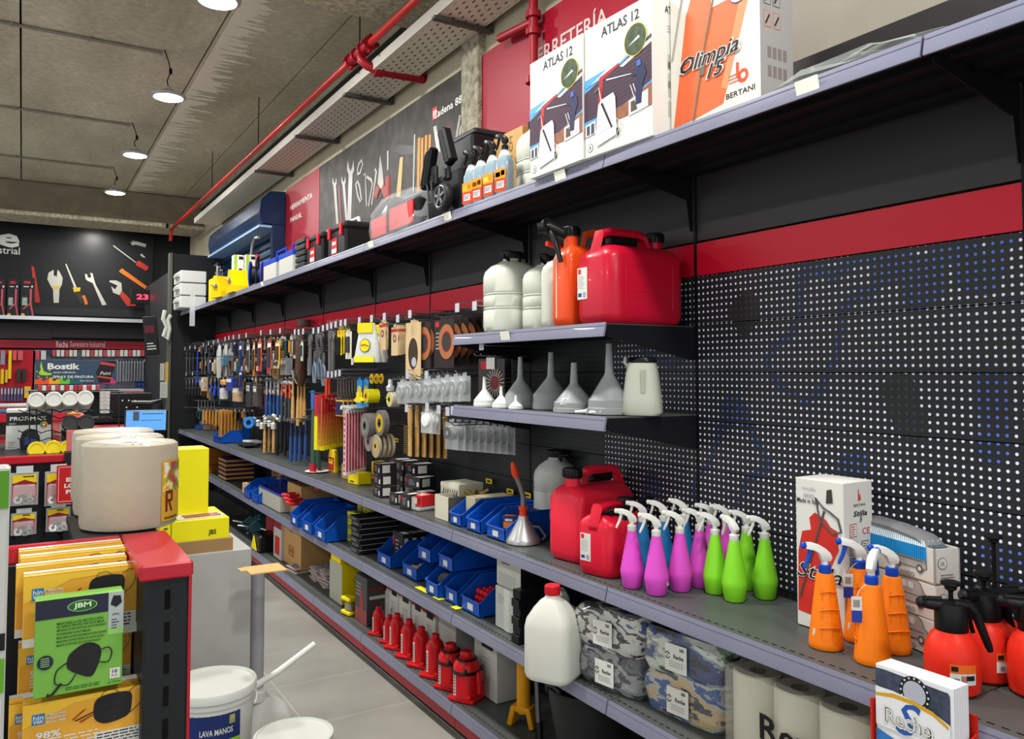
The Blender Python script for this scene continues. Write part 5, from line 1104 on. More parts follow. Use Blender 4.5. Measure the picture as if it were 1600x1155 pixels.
# rag bundles
def rag(label,uL,vL,uR,vR,z,h,depth,cols,seed,front=0):
    a=PZ(uL,vL,Z3); b_=PZ(uR,vR,Z3); d=b_-a; W=d.length; d.normalize(); n=Vector((-d.y,d.x,0)); c=(a+b_)/2+n*depth/2
    rz=math.degrees(math.atan2(d.y,d.x)); rm=ramp_mat(cols,10,.5,.7,.02,coat=.5,sharp=True,stretch=(.7,1,1.6)); r=random.Random(seed)
    t=thing('rag_bundle',label,'rags',(c.x,c.y,z),rz,'packs of mixed rags')
    from mathutils import noise as NZ
    mb=MB(); loops=[]; N=40
    for i in range(9):
        q=i/8; z_=h*q; k=.93+.07*math.sin(PI*q); k=1-(abs(2*q-1)**4)*.09; lo=[]
        for j in range(N):
            a_=2*PI*j/N; ca,sa=math.cos(a_),math.sin(a_); e=.3
            x=W/2*math.copysign(abs(ca)**e,ca)*k; y=depth/2*math.copysign(abs(sa)**e,sa)*k
            nz=NZ.noise(Vector((x*14+seed,y*14,z_*16)))*.012
            lo.append((x*(1+nz*6),y*(1+nz*6),max(.0,z_+(nz*.7 if 0<i else 0))))
        loops.append(lo)
    mb.loft(loops,rm,True); mb.build('folded_rags',t)
    mb=MB(); L=[]
    for i in (0,2,4,6,8):
        L.append([(p[0]*1.02+r.uniform(-.002,.002),p[1]*1.03+r.uniform(-.002,.002),p[2]*1.01+.001) for p in loops[i][::2]])
    mb.loft(L,mat('e8eced',.1,alpha=.08,coat=.6),False); mb.build('plastic_wrap',t)
    mb=MB().box(0,-depth/2-.008,h*.48,.075,.0015,h*.62,PAPER); T=FT(0,h*.48,-depth/2-.0095)
    mb.text('Reche',.016,INK,T@T3(.01,.005,0),.02,w=.034); mb.tube([(-.028+.007*math.cos(rad(a_)),.005+.008*math.sin(rad(a_)),0) for a_ in range(20,200,30)],.0014,INK,4,T); mb.tube([(-.028+.007*math.cos(rad(a_)),.003+.008*math.sin(rad(a_)),0) for a_ in range(200,380,30)],.0014,INK,4,T); mb.rect(-.03,.003,-.026,.006,INK,T)
    for q in range(6): mb.rect(.014+q*.0025,.022,.0152+q*.0025,.031,INK,T)
    mb.lines(3,-.022,-.012,.05,.006,TXG,T,jit=.1); mb.build('label_sticker',t); return t
K=lambda *c:[(.30+.06*i+(.02 if i%2 else 0),x) for i,x in enumerate(c)]
rag('shrink-wrapped bundle of dark grey rags, bottom left of the four by the milky jug',898,1060,1000,1102,Z3,.115,.27,K('2a2c30','3c3f45','5a5d62','34363a','8a8c8c','2a2c30'),3)
rag('shrink-wrapped bundle of rags with white, navy and blue cloth, top left of the four',893,1060,1000,1102,Z3+.115,.12,.27,K('22242a','2c4f8c','c9c8bf','3a2c30','bfc2ba','24262a'),8)
rag('shrink-wrapped bundle of rags with blue and tan cloth, bottom right of the four',1000,1102,1130,1158,Z3,.115,.26,K('33363a','8f938e','35508a','a8a9a2','b8a27a','3a3c40'),14)
rag('shrink-wrapped bundle of rags with grey-green and navy cloth, top right of the four',998,1102,1128,1158,Z3+.115,.12,.26,K('24262a','6f8f66','c3c8c2','8f9694','3b4676','2a2c30'),21)
# toilet paper pack
a=PZ(1128,1165,Z3); b_=PZ(1440,1330,Z3); d=b_-a; d.normalize(); n=Vector((-d.y,d.x,0)); W=.52; D=.25
c=a+d*W/2+n*D/2; rz=math.degrees(math.atan2(d.y,d.x))
t=thing('toilet_paper_pack','wrapped pack of white toilet rolls at the near end of the lower shelf','toilet paper',tuple(c),rz)
tw=mat('d4d0c0',.7,noise=.03)
for i in range(4):
    for j in range(2):
        x=-W/2+W/8+i*W/4; y=-D/4+j*D/2; r_=.0605
        q=MB(); q.lathe([(.021,.09),(.021,.197),(r_-.004,.2),(r_,.196),(r_,.004),(r_-.004,0),(.021,0)],tw,24,T3(x,y,0),cap=(False,False)); q.lathe([(0,.15),(.0205,.15),(.0208,.199)],mat('6a5f4e',.8),16,T3(x,y,0),cap=(True,False)); q.build('roll',t)
MB().rr([(0,W,D,.03),(.01,W+.008,D+.008,.035),(.19,W+.008,D+.008,.035),(.204,W-.002,D-.002,.03)],mat('e2dfd0',.25,alpha=.26,coat=.4),seg=4).build('plastic_wrap',t)
mb=MB(); T=FT(0,.1,-D/2-.0065); mb.text('Renova',.085,INK,T@T3(.02,0,0),.02,w=.30); mb.build('lettering',t)

# ================= BOTTOM SHELF =================
# bottle jacks
def jack(s,label,collar=False):
    t=thing('bottle_jack',label,'bottle jack'); rj=mat('c4161e',.32,coat=.2)
    H=.16*s; r=.034*s if not collar else .045*s
    mb=MB().box(0,0,.007*s,.1*s,.085*s,.014*s,rj,.003*s); mb.box(.03*s,-.035*s,.02*s,.02*s,.02*s,.012*s,rj,.002); mb.build('base',t)
    MB().lathe([(r*1.0,.012*s),(r*1.02,.02*s),(r,H*.72),(r*.86,H*.82),(r*.55,H*.88),(r*.5,H*.89)],rj,24).build('cylinder',t)
    MB().lathe([(r*.42,H*.88),(r*.48,H*.89),(r*.5,H*.95),(r*.42,H),(0,H)],rj,16).build('saddle',t)
    mb=MB().tube([(r*1.25,-.01,.03*s),(r*1.25,-.01,.09*s)],.009*s,rj,8); mb.box(r*1.3,-.01,.085*s,.012*s,.03*s,.035*s,rj,.002); mb.tube([(r*1.25,.015*s,.02*s),(r*1.25,.015*s,.06*s)],.007*s,rj,8); mb.build('pump',t)
    mb=MB(); T=RZ(-28)@T3(0,-r-.0012,0)@RX(90); mb.box(0,H*.38,0,.014*s,H*.5,.0012,PAPER,0,T)
    for k in range(7): mb.rect(-.004*s,H*(.17+.062*k),.004*s,H*(.205+.062*k),INK,T@T3(0,0,.001))
    mb.build('label_sticker',t)
    if collar:
        mb=MB().tube([(r*1.02*math.cos(k*PI/10),r*1.02*math.sin(k*PI/10),H*.60) for k in range(20)],.006*s,BLACK,6,closed=True).tube([(r*.7*math.cos(k*PI/10),r*.7*math.sin(k*PI/10),H*.84) for k in range(20)],.006*s,BLACK,6,closed=True)
        for k in range(4): mb.tube([(r*1.03*math.cos(k*PI/2+.5),r*1.03*math.sin(k*PI/2+.5),H*.60),(r*.72*math.cos(k*PI/2+.5),r*.72*math.sin(k*PI/2+.5),H*.84)],.005*s,BLACK,6)
        mb.build('rubber_collar',t)
    return t
JK=[(582,992,.80),(597,1005,.76),(613,1013,.94),(631,1027,.99),(651,1041,1.0),(669,1058,1.05),(696,1075,1.06),(727,1092,1.12)]
for k,(u,v,s_) in enumerate(JK):
    p=PZ(u,v,Z4); t=jack(s_*1.06,'red bottle jack%s on the bottom shelf, %s'%(' with black rubber collar' if k>5 else '',nth(k,8)),k>5); t.location=(max(p.x,1.555),p.y,Z4); t.rotation_euler.z=rad(-60); t['group']='red bottle jacks'
def d_jb(mb,W,H,D):
    T=FT(-W/2,0,-D/2-.0006); mb.rect(0,H*.86,W,H,mat('8c2430',.5),T); mb.rect(W*.35,H*.78,W*.85,H*.98,INK,T@T3(0,0,.0005)); mb.lines(4,W*.3,H*.6,W*.5,H*.07,TXG,T); mb.flat([(W*.1,H*.05),(W*.5,H*.05),(W*.4,H*.5),(W*.15,H*.4)],mat('8d8f90',.6,noise=.4,scale=60),T)
    mb.rect(-W/2,-D*.4,W/2,-D*.3,INK,T3(0,0,H+.0005)); mb.rect(-W*.4,-D*.2,W*.2,0,TXG,T3(0,0,H+.0005))
for k,(u0,u1,h_) in enumerate(((588,606,.2),(607,622,.2),(623,641,.2),(643,660,.195),(660,680,.19))):
    xcart('carton','white and red printed carton behind the bottle jacks, %s of five'%nth(k,5),'box',u0,u1,960,Z4,h_+.02,.18,mat('bdbdb5',.5),d_jb,'cartons behind the bottle jacks',X=1.645)
xcart('carton','plain grey carton behind the fifth and sixth bottle jacks','box',681,712,990,Z4,.235,.18,mat('aeaea6',.5),None,X=1.66)
xcart('carton','large white carton with black corner print behind the nearest bottle jacks','box',741,776,1040,Z4,.25,.16,mat('b9b9b2',.5),d_jb,X=1.63)
def d_br(mb,W,H,D): 
    mb.rect(-W/2,0,W/2,H*.3,mat('9c4a48',.5),FT(0,0,-D/2-.0006)); mb.flat([(-W*.1,H*.3),(W*.2,H*.3),(W*.1,H*.75),(-W*.05,H*.7)],mat('a8343c',.5),FT(0,0,-D/2-.001)); mb.lines(4,-W*.4,H*.8,W*.5,H*.08,TXG,FT(0,0,-D/2-.0006)); mb.rect(-D*.4,H*.55,D*.4,H*.62,PAPER,ST(0,0,W/2+.0006)); mb.rect(-D*.4,H*.75,D*.2,H*.8,mat('9c2430',.5),ST(0,0,W/2+.0006))
xcart('carton','dark grey carton with red print left of the bottle jacks','box',555,573,950,Z4,.24,.15,mat('4a4a4c',.5),d_br,X=1.545)
def d_yb(mb,W,H,D): mb.disc(0,H*.6,.018,INK,ST(0,0,W/2+.0006)); mb.disc(0,H*.6,.0155,YEL,ST(0,0,W/2+.001)); mb.rect(-W/2,0,W/2,H,mat('a9aa9c',.5),FT(0,0,-D/2-.0004))
xcart('carton','tall yellow carton with a grey face on the bottom shelf','box',515,534,920,Z4,.22,.17,YEL,d_yb,X=1.56)
xcart('carton','yellow carton, middle of the stack on the tall yellow one','box',517,532,880,Z4+.221,.075,.15,YEL,None,X=1.565)
xcart('carton','flat yellow carton on top of the yellow stack','box',514,532,870,Z4+.297,.04,.15,mat('c9c32a',.5),None,X=1.565)
t=thing('yellow_clamp','yellow holder with grey rolls at the edge of the bottom shelf','holder',(1.54,PZ(540,958,Z4).y-.03,Z4),-80)
MB().box(0,0,.012,.09,.05,.02,YEL,.004).build('lower_jaw',t); MB().box(0,0,.085,.09,.05,.02,YEL,.004).build('upper_jaw',t); MB().box(.01,0,.045,.06,.04,.05,mat('8f8a6c',.5),.01).build('roll',t)
# disc blisters
t=thing('disc_blister','','grinding disc')
MB().box(0,0,.003,.17,.15,.006,mat('b8a8a4',.5),.001).build('card',t); MB().lathe([(0,.006),(.06,.006),(.062,.012),(.055,.018),(.02,.02),(.018,.016),(0,.016)],mat('6c6e70',.5),24).build('disc',t)
sp=[]; rzs=[]
for u,v,n in ((462,892,2),(497,905,4),(512,915,5),(522,905,3)):
    p=PZ(u,v,Z4)
    for k in range(n): sp.append((max(1.6,min(p.x+.04,1.74)),p.y+R.uniform(-.01,.01),Z4+.02*k)); rzs.append(R.uniform(-100,-75))
row(t,sp,'grey grinding disc on a pale card in the heaps on the bottom shelf','carded grinding discs',rzs)
def d_st(mb,W,H,D):
    T=FT(0,H*.3,-D/2-.0008); rk=mat('9c3428',.6)
    for a_ in (((-.05,-.03),(.05,-.03)),((.05,-.03),(.05,.03)),((.05,.03),(-.05,.03)),((-.05,.03),(-.05,-.03))): mb.tube([(a_[0][0],a_[0][1],0),(a_[1][0],a_[1][1],0)],.003,rk,4,T)
    mb.text('APTO',.04,rk,T,.02,w=.08); mb.lines(3,-.04,.16,.07,.018,mat('7c6040',.6),T)
xcart('cardboard_box','brown cardboard box with a red stamp on the bottom shelf','box',441,470,870,Z4,.34,.22,CARD,d_st,X=1.58)
xcart('carton','red and white carton left of the stamped cardboard box','box',427,439,870,Z4,.28,.18,mat('b9b4b0',.5),lambda mb,W,H,D: (mb.rect(-W/2,H*.75,W/2,H,mat('8c1a28',.5),FT(0,0,-D/2-.0006)),mb.rect(-W*.3,H*.1,W*.3,H*.55,mat('c4281c',.5),FT(0,0,-D/2-.0006))),X=1.56)
xcart('carton','dark red carton in the shadow left of the red and white one','box',415,426,850,Z4,.3,.18,mat('8e1c24',.5),None,X=1.62)
t=thing('ratchet_pile','black case with a yellow corner on the far bottom shelf','case',(1.58,PX(412,860,1.55).y,Z4),-90); MB().box(0,0,.06,.22,.18,.12,BLACK,.01).build('case',t); MB().prism([(-.1,0),(.06,0),(-.02,.1)],.004,YEL,T3(0,-.095,.01)@RX(90)).build('corner_flap',t)
tm=mat('2f5a64',.4)
for k in range(7):
    p=PZ(372+R.uniform(-2,40),838+R.uniform(-12,20),Z4)
    t=thing('teal_clamp','teal and steel ratchet clamp in the heap on the far bottom shelf','clamp',(max(1.56,min(p.x+.1,1.75)),min(p.y,8.9),Z4+.01),R.uniform(0,180),'teal clamps')
    MB().box(0,0,.05,.1,.05,.08,tm,.015).tube([(-.06,0,.05),(0,.0,.11),(.07,0,.05)],.018,tm,7).build('body',t); MB().tube([(-.12,0,.03),(.14,.0,.09)],.007,CHROME,6).build('bar',t)
# yellow jack stand, black pole, rubber bucket
p=PZ(818,1150,Z4)
t=thing('jack_stand','yellow metal stand with forked foot on the near bottom shelf','stand',(1.62,PX(818,1100,1.62).y,Z4),-60); ya=mat('c98a10',.4)
MB().tube([(0,0,.05),(0,0,.29)],.026,ya,14).box(0,0,.28,.06,.05,.03,ya,.004).box(.045,0,.26,.04,.03,.02,ya,.003).build('column',t)
for s_ in (-1,1): MB().box(0,0,0,.02,.06,.075,ya,.003,T3(s_*.038,0,.038)@RY(s_*-14)).build('foot',t)
MB().box(0,0,.065,.08,.055,.02,ya,.003).build('yoke',t)
t=thing('pump_lever','black and grey metal handle leaning beside the yellow stand','handle',(1.6,PX(838,1100,1.6).y,Z4)); MB().tube([(0,-.02,0),(.03,.05,.3)],.010,mat('5a5c60',.35,.6),10).build('shaft',t); MB().tube([(0,-.021,-.0),(.006,-.008,.06)],.0135,BLACK,10).build('grip',t)
t=thing('rubber_bucket','black flexible rubber bucket on the near bottom shelf','bucket',(1.665,PX(915,1120,1.67).y-.04,Z4))
MB().lathe([(0,.004),(.10,.004),(.104,.0),(.15,.255),(.156,.258),(.156,.266),(.148,.266),(.098,.012),(0,.012)],mat('1e1f21',.5),36,cap=(False,False)).build('bucket',t)
for s_ in (-1,1): MB().tube([(s_*.05,-.145,.25),(s_*.04,-.155,.275),(0,-.158,.285),(-s_*.04,-.155,.275)],.007,mat('1e1f21',.5),8,RZ(90 if s_>0 else -90)).build('handle',t)
# ================= HANGING TOOLS =================
HOOKS=[]; HOOK0=[]
def need_hook(p):
    for y,z in HOOKS:
        if abs(y-p.y)<.035 and abs(z-p.z)<.03: return
    HOOKS.append((p.y,p.z)); loc=(1.838,p.y,p.z+.0)
    lb='plain steel peg hook carrying goods on the tool wall'
    if not HOOK0: HOOK0.append(solo(MB().tube([(0,0,0),(0,-.31,.0),(0,-.32,.008)],.0024,STEEL,5),'peg_hook',lb,'hook',loc,-90,'plain peg hooks'))
    else: dup(HOOK0[0],loc,-90,lb,'plain peg hooks')
def hang(proto,lab,grp,spots,rz=-90,scale=None):
    """proto hangs from its origin; spots are (u, v, X) of the hanging point"""
    for i,s_ in enumerate(spots):
        u,v,X_=s_[:3]; p=PX(u,v,X_); z=s_[3] if len(s_)>3 else rz
        need_hook(p)
        l=lab%nth(i,len(spots)) if '%s' in lab else lab
        if i==0: proto.location=p; proto.rotation_euler=(0,0,rad(z)); proto['label']=l; proto['group']=grp; proto.scale=(scale or 1,)*3
        else: dup(proto,p,z,l,grp,scale)
def P_card(w_,h_,col,cat,name,deco=None,th=.012,cm_=None):
    t=thing(name,'',cat); mb=MB().box(0,0,-h_/2-.012,w_,.002,h_,cm_ or mat(col,.45)); mb.box(0,0,-.008,w_*.35,.002,.02,cm_ or mat(col,.45))
    mb.build('card',t)
    if deco: q=MB(); deco(q,w_,h_,th); q.build('contents',t)
    return t
# --- peg hooks with price tags ---
t=thing('peg_hook','','hook'); MB().tube([(0,0,0),(0,-.31,.0),(0,-.325,.008)],.0024,STEEL,5).tube([(0,0,.022),(0,-.325,.022)],.002,STEEL,5).build('rod',t)
MB().box(0,-.33,.0,.034,.002,.036,TAG).build('price_tag',t)
HK=[(u,v,1.84) for u,v in ()]
hk=[(289,545),(297,543),(305,543),(318,539),(326,537),(334,535),(341,533),(352,530),(358,528),(365,527),(374,526),(385,524),(408,520),(423,519),(438,517),
 (461,519),(467,519),(474,518),(490,517),(498,516),(505,513),(512,511),(518,509),(525,507),(533,505),(540,504),(562,501),(581,498),(601,495),(622,498),(641,491),(715,481),(742,478),
 (291,585),(301,584),(378,576),(385,575),(402,576),(513,585),(519,585),(525,584),(531,583),(637,586),(667,586),(551,565),(753,540),(668,636),(636,638),(700,643),(708,642),(686,640)]
for i,(u,v) in enumerate(hk):
    p=PX(u,v,1.51); loc=(1.838,p.y,p.z)
    lb='steel peg hook with white price tag on the tool wall'
    if i==0: t.location=loc; t.rotation_euler.z=rad(-90); t['label']=lb; t['group']='peg hooks with price tags'
    else: dup(t,loc,-90,lb,'peg hooks with price tags')
# --- spanner ---
def spanner(L=.24,w_=.018,h_=.024):
    t=solo(MB().prism([(x,y-L-.02) for x,y in wrench_outline(L,w_,h_)],.006,CHROME,RX(90)),'spanner','','spanner'); return t
hang(spanner(),'chrome open-ended spanner hanging at the far end of the tool wall','chrome spanners at the far end',[(292,548,1.52),(297,548,1.56),(302,548,1.6),(316,545,1.6),(321,545,1.56),(327,545,1.62),(331,548,1.7)])
hang(solo(MB().box(0,0,-.14,.02,.012,.28,mat('1d3fb0',.4),.003).lathe([(0,-.34),(.014,-.33),(.014,-.28),(0,-.27)],mat('1d3fb0',.4),10),'wrecking_bar','','bar'),'long blue bar hanging among the far chrome spanners','far blue bar',[(309,548,1.56)])
# --- white glove / grey packs ---
def gl(q,w_,h_,th): q.rr([(-h_-.01,w_*.7,.03,.014),(-h_*.6,w_,.04,.018),(-h_*.2,w_*.8,.035,.016),(-.03,w_*.4,.012,.006)],mat('a9aeac',.5,noise=.15,scale=25),seg=3)
hang(P_card(.12,.30,'c9ccc8','pack','grey_pack',gl),'pale grey hanging pack of workwear on the far tool wall, %s','pale grey hanging packs',[(343,538,1.56),(353,537,1.62),(362,536,1.68)])
for k,(u,v,c_,w_,h_,lb) in enumerate(((376,535,'1e3c98',.1,.24,'dark blue carded tool'),(388,536,'8a7f72',.1,.22,'grey-brown carded tool'),(397,533,'b9783a',.06,.26,'orange-brown carded tool'),(406,532,'d84a22',.12,.22,'orange-red carded tool'),(421,530,'9c4a44',.12,.24,'dull red carded tool'),(434,532,'d8a21c',.12,.16,'yellow carded tool'),(472,532,'b8d0b8',.05,.12,'pale green carded tool'),(545,515,'d8d4bc',.09,.15,'cream carded tool'),(376,578,'1e3c98',.1,.16,'dark blue carded tool'),(432,562,'c8b894',.14,.05,'cream carded scraper'))):
    def dc(q,w_,h_,th): q.box(0,-.008,-h_*.55,w_*.5,.014,h_*.6,mat('3a3a3c',.35,.3),.004); q.rect(-w_*.4,-.2*h_,w_*.4,-.08*h_,PAPER,FT(0,0,-.0015)@T3(0,-.01,0))
    t=P_card(w_,h_,c_,'carded tool','carded_tool',dc)
    for j in range(3):
        p=PX(u,v,1.53+.05*j); need_hook(p); lb2='%s in the hanging stack on the tool wall, %s'%(lb,('upper row' if v<560 else 'second row')); 
        if j==0: t.location=p; t.rotation_euler.z=rad(-90); t['label']=lb2; t['group']=lb+'s %d'%(v//40)
        else: dup(t,p,-90)
# --- pliers ---
def pliers(col):
    t=thing('pliers','','pliers'); MB().prism([(-.012,-.075),(.012,-.075),(.014,-.05),(.004,-.01),(-.004,-.01),(-.014,-.05)],.008,STEEL,T3(0,.004,0)@RX(90)).build('jaws',t)
    for s_ in (-1,1): MB().tube([(0,0,-.07),(s_*.02,0,-.10),(s_*.022,0,-.14),(s_*.012,0,-.185)],.0065,mat(col,.4),7).build('handle',t)
    return t
hang(pliers('1c1d20'),'black-handled pliers in the far second row, %s','black-handled pliers',[(291+5*k,592-k*.4,1.54+.015*k) for k in range(7)])
hang(pliers('2044a8'),'blue-handled pliers in the far second row, %s','blue-handled pliers',[(330+6*k,588,1.56+.02*k) for k in range(4)])
hang(pliers('6f7f90'),'pliers with grey-blue handles in the upper row, %s','grey-blue pliers',[(484,535,1.58),(492,545,1.55),(500,540,1.6),(506,548,1.56)],scale=1.15)
# adjustable spanner, silver caulking gun
def adj():
    t=thing('adjustable_spanner','','spanner'); MB().prism([(-.012,-.22),(.012,-.22),(.01,-.06),(.03,-.03),(.022,0),(.006,-.016),(-.004,-.012),(-.012,.0),(-.026,-.02),(-.016,-.06)],.01,mat('a9aaa8',.3,.8),T3(0,.005,0)@RX(90)).build('body',t); MB().tube([(-.006,0,-.045),(.012,0,-.045)],.006,STEEL,8).build('screw',t); return t
hang(adj(),'steel adjustable spanner in the upper row, %s','adjustable spanners',[(485,522,1.56),(496,520,1.6),(503,518,1.64),(516,516,1.56),(521,516,1.64)],scale=1.15)
t=thing('tool_holster','brown leather tool holster hanging beside the far hammers','holster',PX(470,520,1.6),-90); MB().rr([(-.36,.05,.03,.012),(-.3,.1,.06,.02),(-.1,.09,.05,.02),(0,.08,.03,.01)],mat('4a3226',.6,noise=.15),seg=3).build('pouch',t); MB().tube([(0,-.02,-.34),(.02,-.05,-.3),(-.04,-.04,-.26)],.01,CHROME,6).build('buckle',t)
t=thing('metal_rack_end','round brown-grey cap on the red band above the tool hooks','cap',PX(475,510,1.79),0); MB().lathe([(0,0),(.05,0),(.05,.05),(0,.05)],mat('5a5248',.5),20).build('cap',t)
# yellow/black carded tools
def yb_(q,w_,h_,th): q.box(0,-.006,-h_*.75,w_*.55,.01,h_*.75,BLACK,.004); q.disc(0,-h_*.18,w_*.25,mat('c7901c',.4),FT(0,0,-.0015))
hang(P_card(.06,.11,'e3c50e','carded tool','carded_tool',yb_),'yellow card with black-handled tool in the upper row, %s','yellow cards with black tools',[(531,512,1.55),(535,511,1.60),(540,510,1.65),(544,509,1.7)],scale=1.3)
# disc bag
t=thing('disc_bag','large white and yellow bag of discs hanging over the tool wall','bag',PX(575,505,1.5),-62)
mb=MB().rr([(-.20,.15,.03,.01),(-.17,.155,.05,.02),(-.05,.11,.03,.012),(0,.09,.008,.003)],mat('cfd2d0',.25,coat=.3),seg=3); mb.build('bag',t)
mb=MB().box(0,-.021,-.025,.1,.004,.05,mat('dccb12',.4)); mb.box(0,-.03,-.185,.13,.003,.03,mat('e0dc1e',.4)); mb.disc(.005,-.115,.034,INK,FT(0,0,-.029)); mb.disc(.005,-.115,.031,mat('e8d41c',.4),FT(0,0,-.0296)); mb.tube([(-.02,-.115,0),(0,-.11,0),(.03,-.118,0)],.003,mat('a04a20',.4),4,FT(0,0,-.03)); mb.build('label',t)
dup(t,PX(590,508,1.62),-75,'second white and yellow disc bag behind the first')
# wood cards
def wd(q,w_,h_,th): q.disc(0,-h_*.5,w_*.24,mat('6a3a28',.4),FT(0,0,-.0015)); q.disc(0,-h_*.5,w_*.12,mat('caa87a',.4),FT(0,0,-.0019)); q.rect(-w_/2,-.02-.012,w_/2,-.008-.012,mat('b81e28',.4),FT(0,0,-.0015))
wc=P_card(.07,.12,'c8ae82','carded disc','disc_card',wd)
hang(wc,'tan card with a small cutting disc in the upper row, %s','tan disc cards',[(598,500,1.54),(602,500,1.58),(617,507,1.54),(622,507,1.58),(626,507,1.62),(630,507,1.66),(634,507,1.7)],scale=1.15)
def wd2(q,w_,h_,th): q.disc(0,-h_*.6,w_*.32,mat('3a241a',.4),FT(0,0,-.0015),ry=h_*.28); q.disc(.01,-h_*.75,w_*.16,CHROME,FT(0,0,-.0025))
hang(P_card(.14,.26,'cdb286','carded disc','disc_card',wd2),'large tan card with an oval window in the upper row, %s','large tan cards',[(646,500,1.54),(650,500,1.60)],-85)
def wd3(q,w_,h_,th):
    q.disc(w_*.15,-h_*.52,w_*.40,mat('a8643a',.5),FT(0,0,-.0035)); q.disc(w_*.15,-h_*.52,w_*.24,mat('8c1c20',.5),FT(0,0,-.004)); q.disc(w_*.15,-h_*.52,w_*.21,mat('33302f',.5),FT(0,0,-.0045)); q.rect(-w_*.42,-h_*.2,-w_*.25,-h_*.1,mat('d81c28',.5),FT(0,0,-.002)); q.lines(5,-w_*.4,-h_*.35,w_*.3,h_*.08,TXG,FT(0,0,-.002))
hang(P_card(.19,.21,'241c1c','carded disc','disc_card',wd3),'dark card with a brown ring disc in the upper row, %s','dark disc cards',[(659,500,1.56),(665,500,1.62),(671,499,1.68),(694,495,1.56),(705,494,1.60),(716,493,1.64),(727,492,1.68),(736,491,1.72)])
def wd4(q,w_,h_,th):
    for k in range(20):
        a_=k*PI/10; q.tube([(w_*.16+w_*.16*math.cos(a_),-h_*.5+w_*.16*math.sin(a_),0),(w_*.16+w_*.34*math.cos(a_),-h_*.5+w_*.34*math.sin(a_),0)],.002,mat('c8b0ac',.4),4,FT(0,0,-.004))
    q.disc(w_*.16,-h_*.5,w_*.14,mat('7c2028',.5),FT(0,0,-.003)); q.rect(-w_*.4,-h_*.25,-w_*.15,-h_*.1,mat('b81c28',.5),FT(0,0,-.002)); q.box(0,-.005,-.03,.05,.002,.045,PAPER)
hang(P_card(.16,.21,'35312e','carded disc','disc_card',wd4),'dark card with a radial slotted disc hanging left of the funnels','slotted disc cards',[(768,556,1.57),(773,556,1.60),(778,556,1.63)],-80)
# --- hammers ---
def hammer(hc,head,L=.27,tail=None):
    t=thing('hammer','','hammer'); MB().tube([(-.05,0,0),(-.02,0,.004),(.03,0,0),(.045,0,0)],[.006,.012,.011,.013],head,8).build('head',t)
    mb=MB().tube([(0,0,0),(0,0,-L*.4)],.007,hc[0],8); mb.build('shaft',t); MB().tube([(0,0,-L*.4),(0,0,-L*.7),(0,0,-L)],[.010,.0125,.011],hc[1],8).build('handle',t); return t
hang(hammer((mat('b9bcbe',.4),mat('244a86',.45)),STEEL),'hammer with blue grip in the second row, %s','blue-grip hammers',[(417+6*k,594,1.58+.02*(k%3)) for k in range(5)])
hang(hammer((mat('e8542a',.45),mat('3c4044',.45)),mat('d8d8d4',.4)),'hammer with orange and black shaft in the second row, %s','orange and black hammers',[(441+6*k,598,1.6) for k in range(3)])
hang(hammer((WOOD,WOOD),STEEL,.30),'hammer with bare wooden handle beside the holster, %s','wooden-handled hammers',[(458,592,1.58),(466,596,1.6),(471,590,1.62),(476,594,1.64)])
hang(hammer((WOOD,WOOD),mat('d9dbcc',.5),.27),'white-headed mallet with wooden handle in the lowest row, %s','white-headed mallets',[(414,652,1.60),(421,652,1.64),(428,650,1.6)])
hang(hammer((mat('1c1c1e',.4),mat('1c1c1e',.4)),mat('d9dbcc',.5),.26),'white-headed hammer with black handle in the lowest row, %s','white-headed black hammers',[(434,656,1.6),(440,652,1.62),(446,656,1.64)])
hang(hammer((mat('26375c',.45),mat('2c4c84',.45)),STEEL,.28),'hammer with dark blue handle in the lowest row, %s','dark blue hammers',[(455,658,1.58),(462,656,1.6),(469,656,1.62),(478,654,1.64)])
# loppers
t=thing('loppers','','loppers')
for s_ in (-1,1):
    MB().tube([(s_*.006,0,0),(s_*.02,0,-.3),(s_*.02,0,-.36)],.011,mat('3f5a50',.4),8).build('arm',t); MB().tube([(s_*.02,0,-.34),(s_*.02,0,-.47)],.0155,mat('c01834',.4),10).build('grip',t)
MB().prism([(-.02,0),(.02,0),(.03,.12),(-.03,.12)],.01,mat('2a6cc0',.4),RX(90)).build('head_guard',t)
hang(t,'loppers with green arms and red grips hanging to the middle shelf, %s','loppers',[(490,640,1.57),(498,650,1.63)])
# orange bars
hang(solo(MB().box(0,0,-.065,.016,.012,.13,mat('e2441c',.4),.003),'orange_bar','','bar'),'orange square bar hanging above the bow saws, %s','orange bars',[(510,590,1.55),(515,590,1.6)])
# scissors/awls
t=thing('snips','','snips'); MB().prism([(-.006,0),(.006,0),(.009,-.08),(-.009,-.08)],.006,CHROME,RX(90)).build('blades',t)
for s_ in (-1,1): MB().tube([(0,0,-.08),(s_*.016,0,-.12),(s_*.012,0,-.17)],.005,mat('44423c',.4,.3),6).build('handle',t)
hang(t,'steel snips with dark handles above the spirit levels, %s','steel snips',[(529+4.5*k,592-.3*k,1.54+.035*k) for k in range(7)])
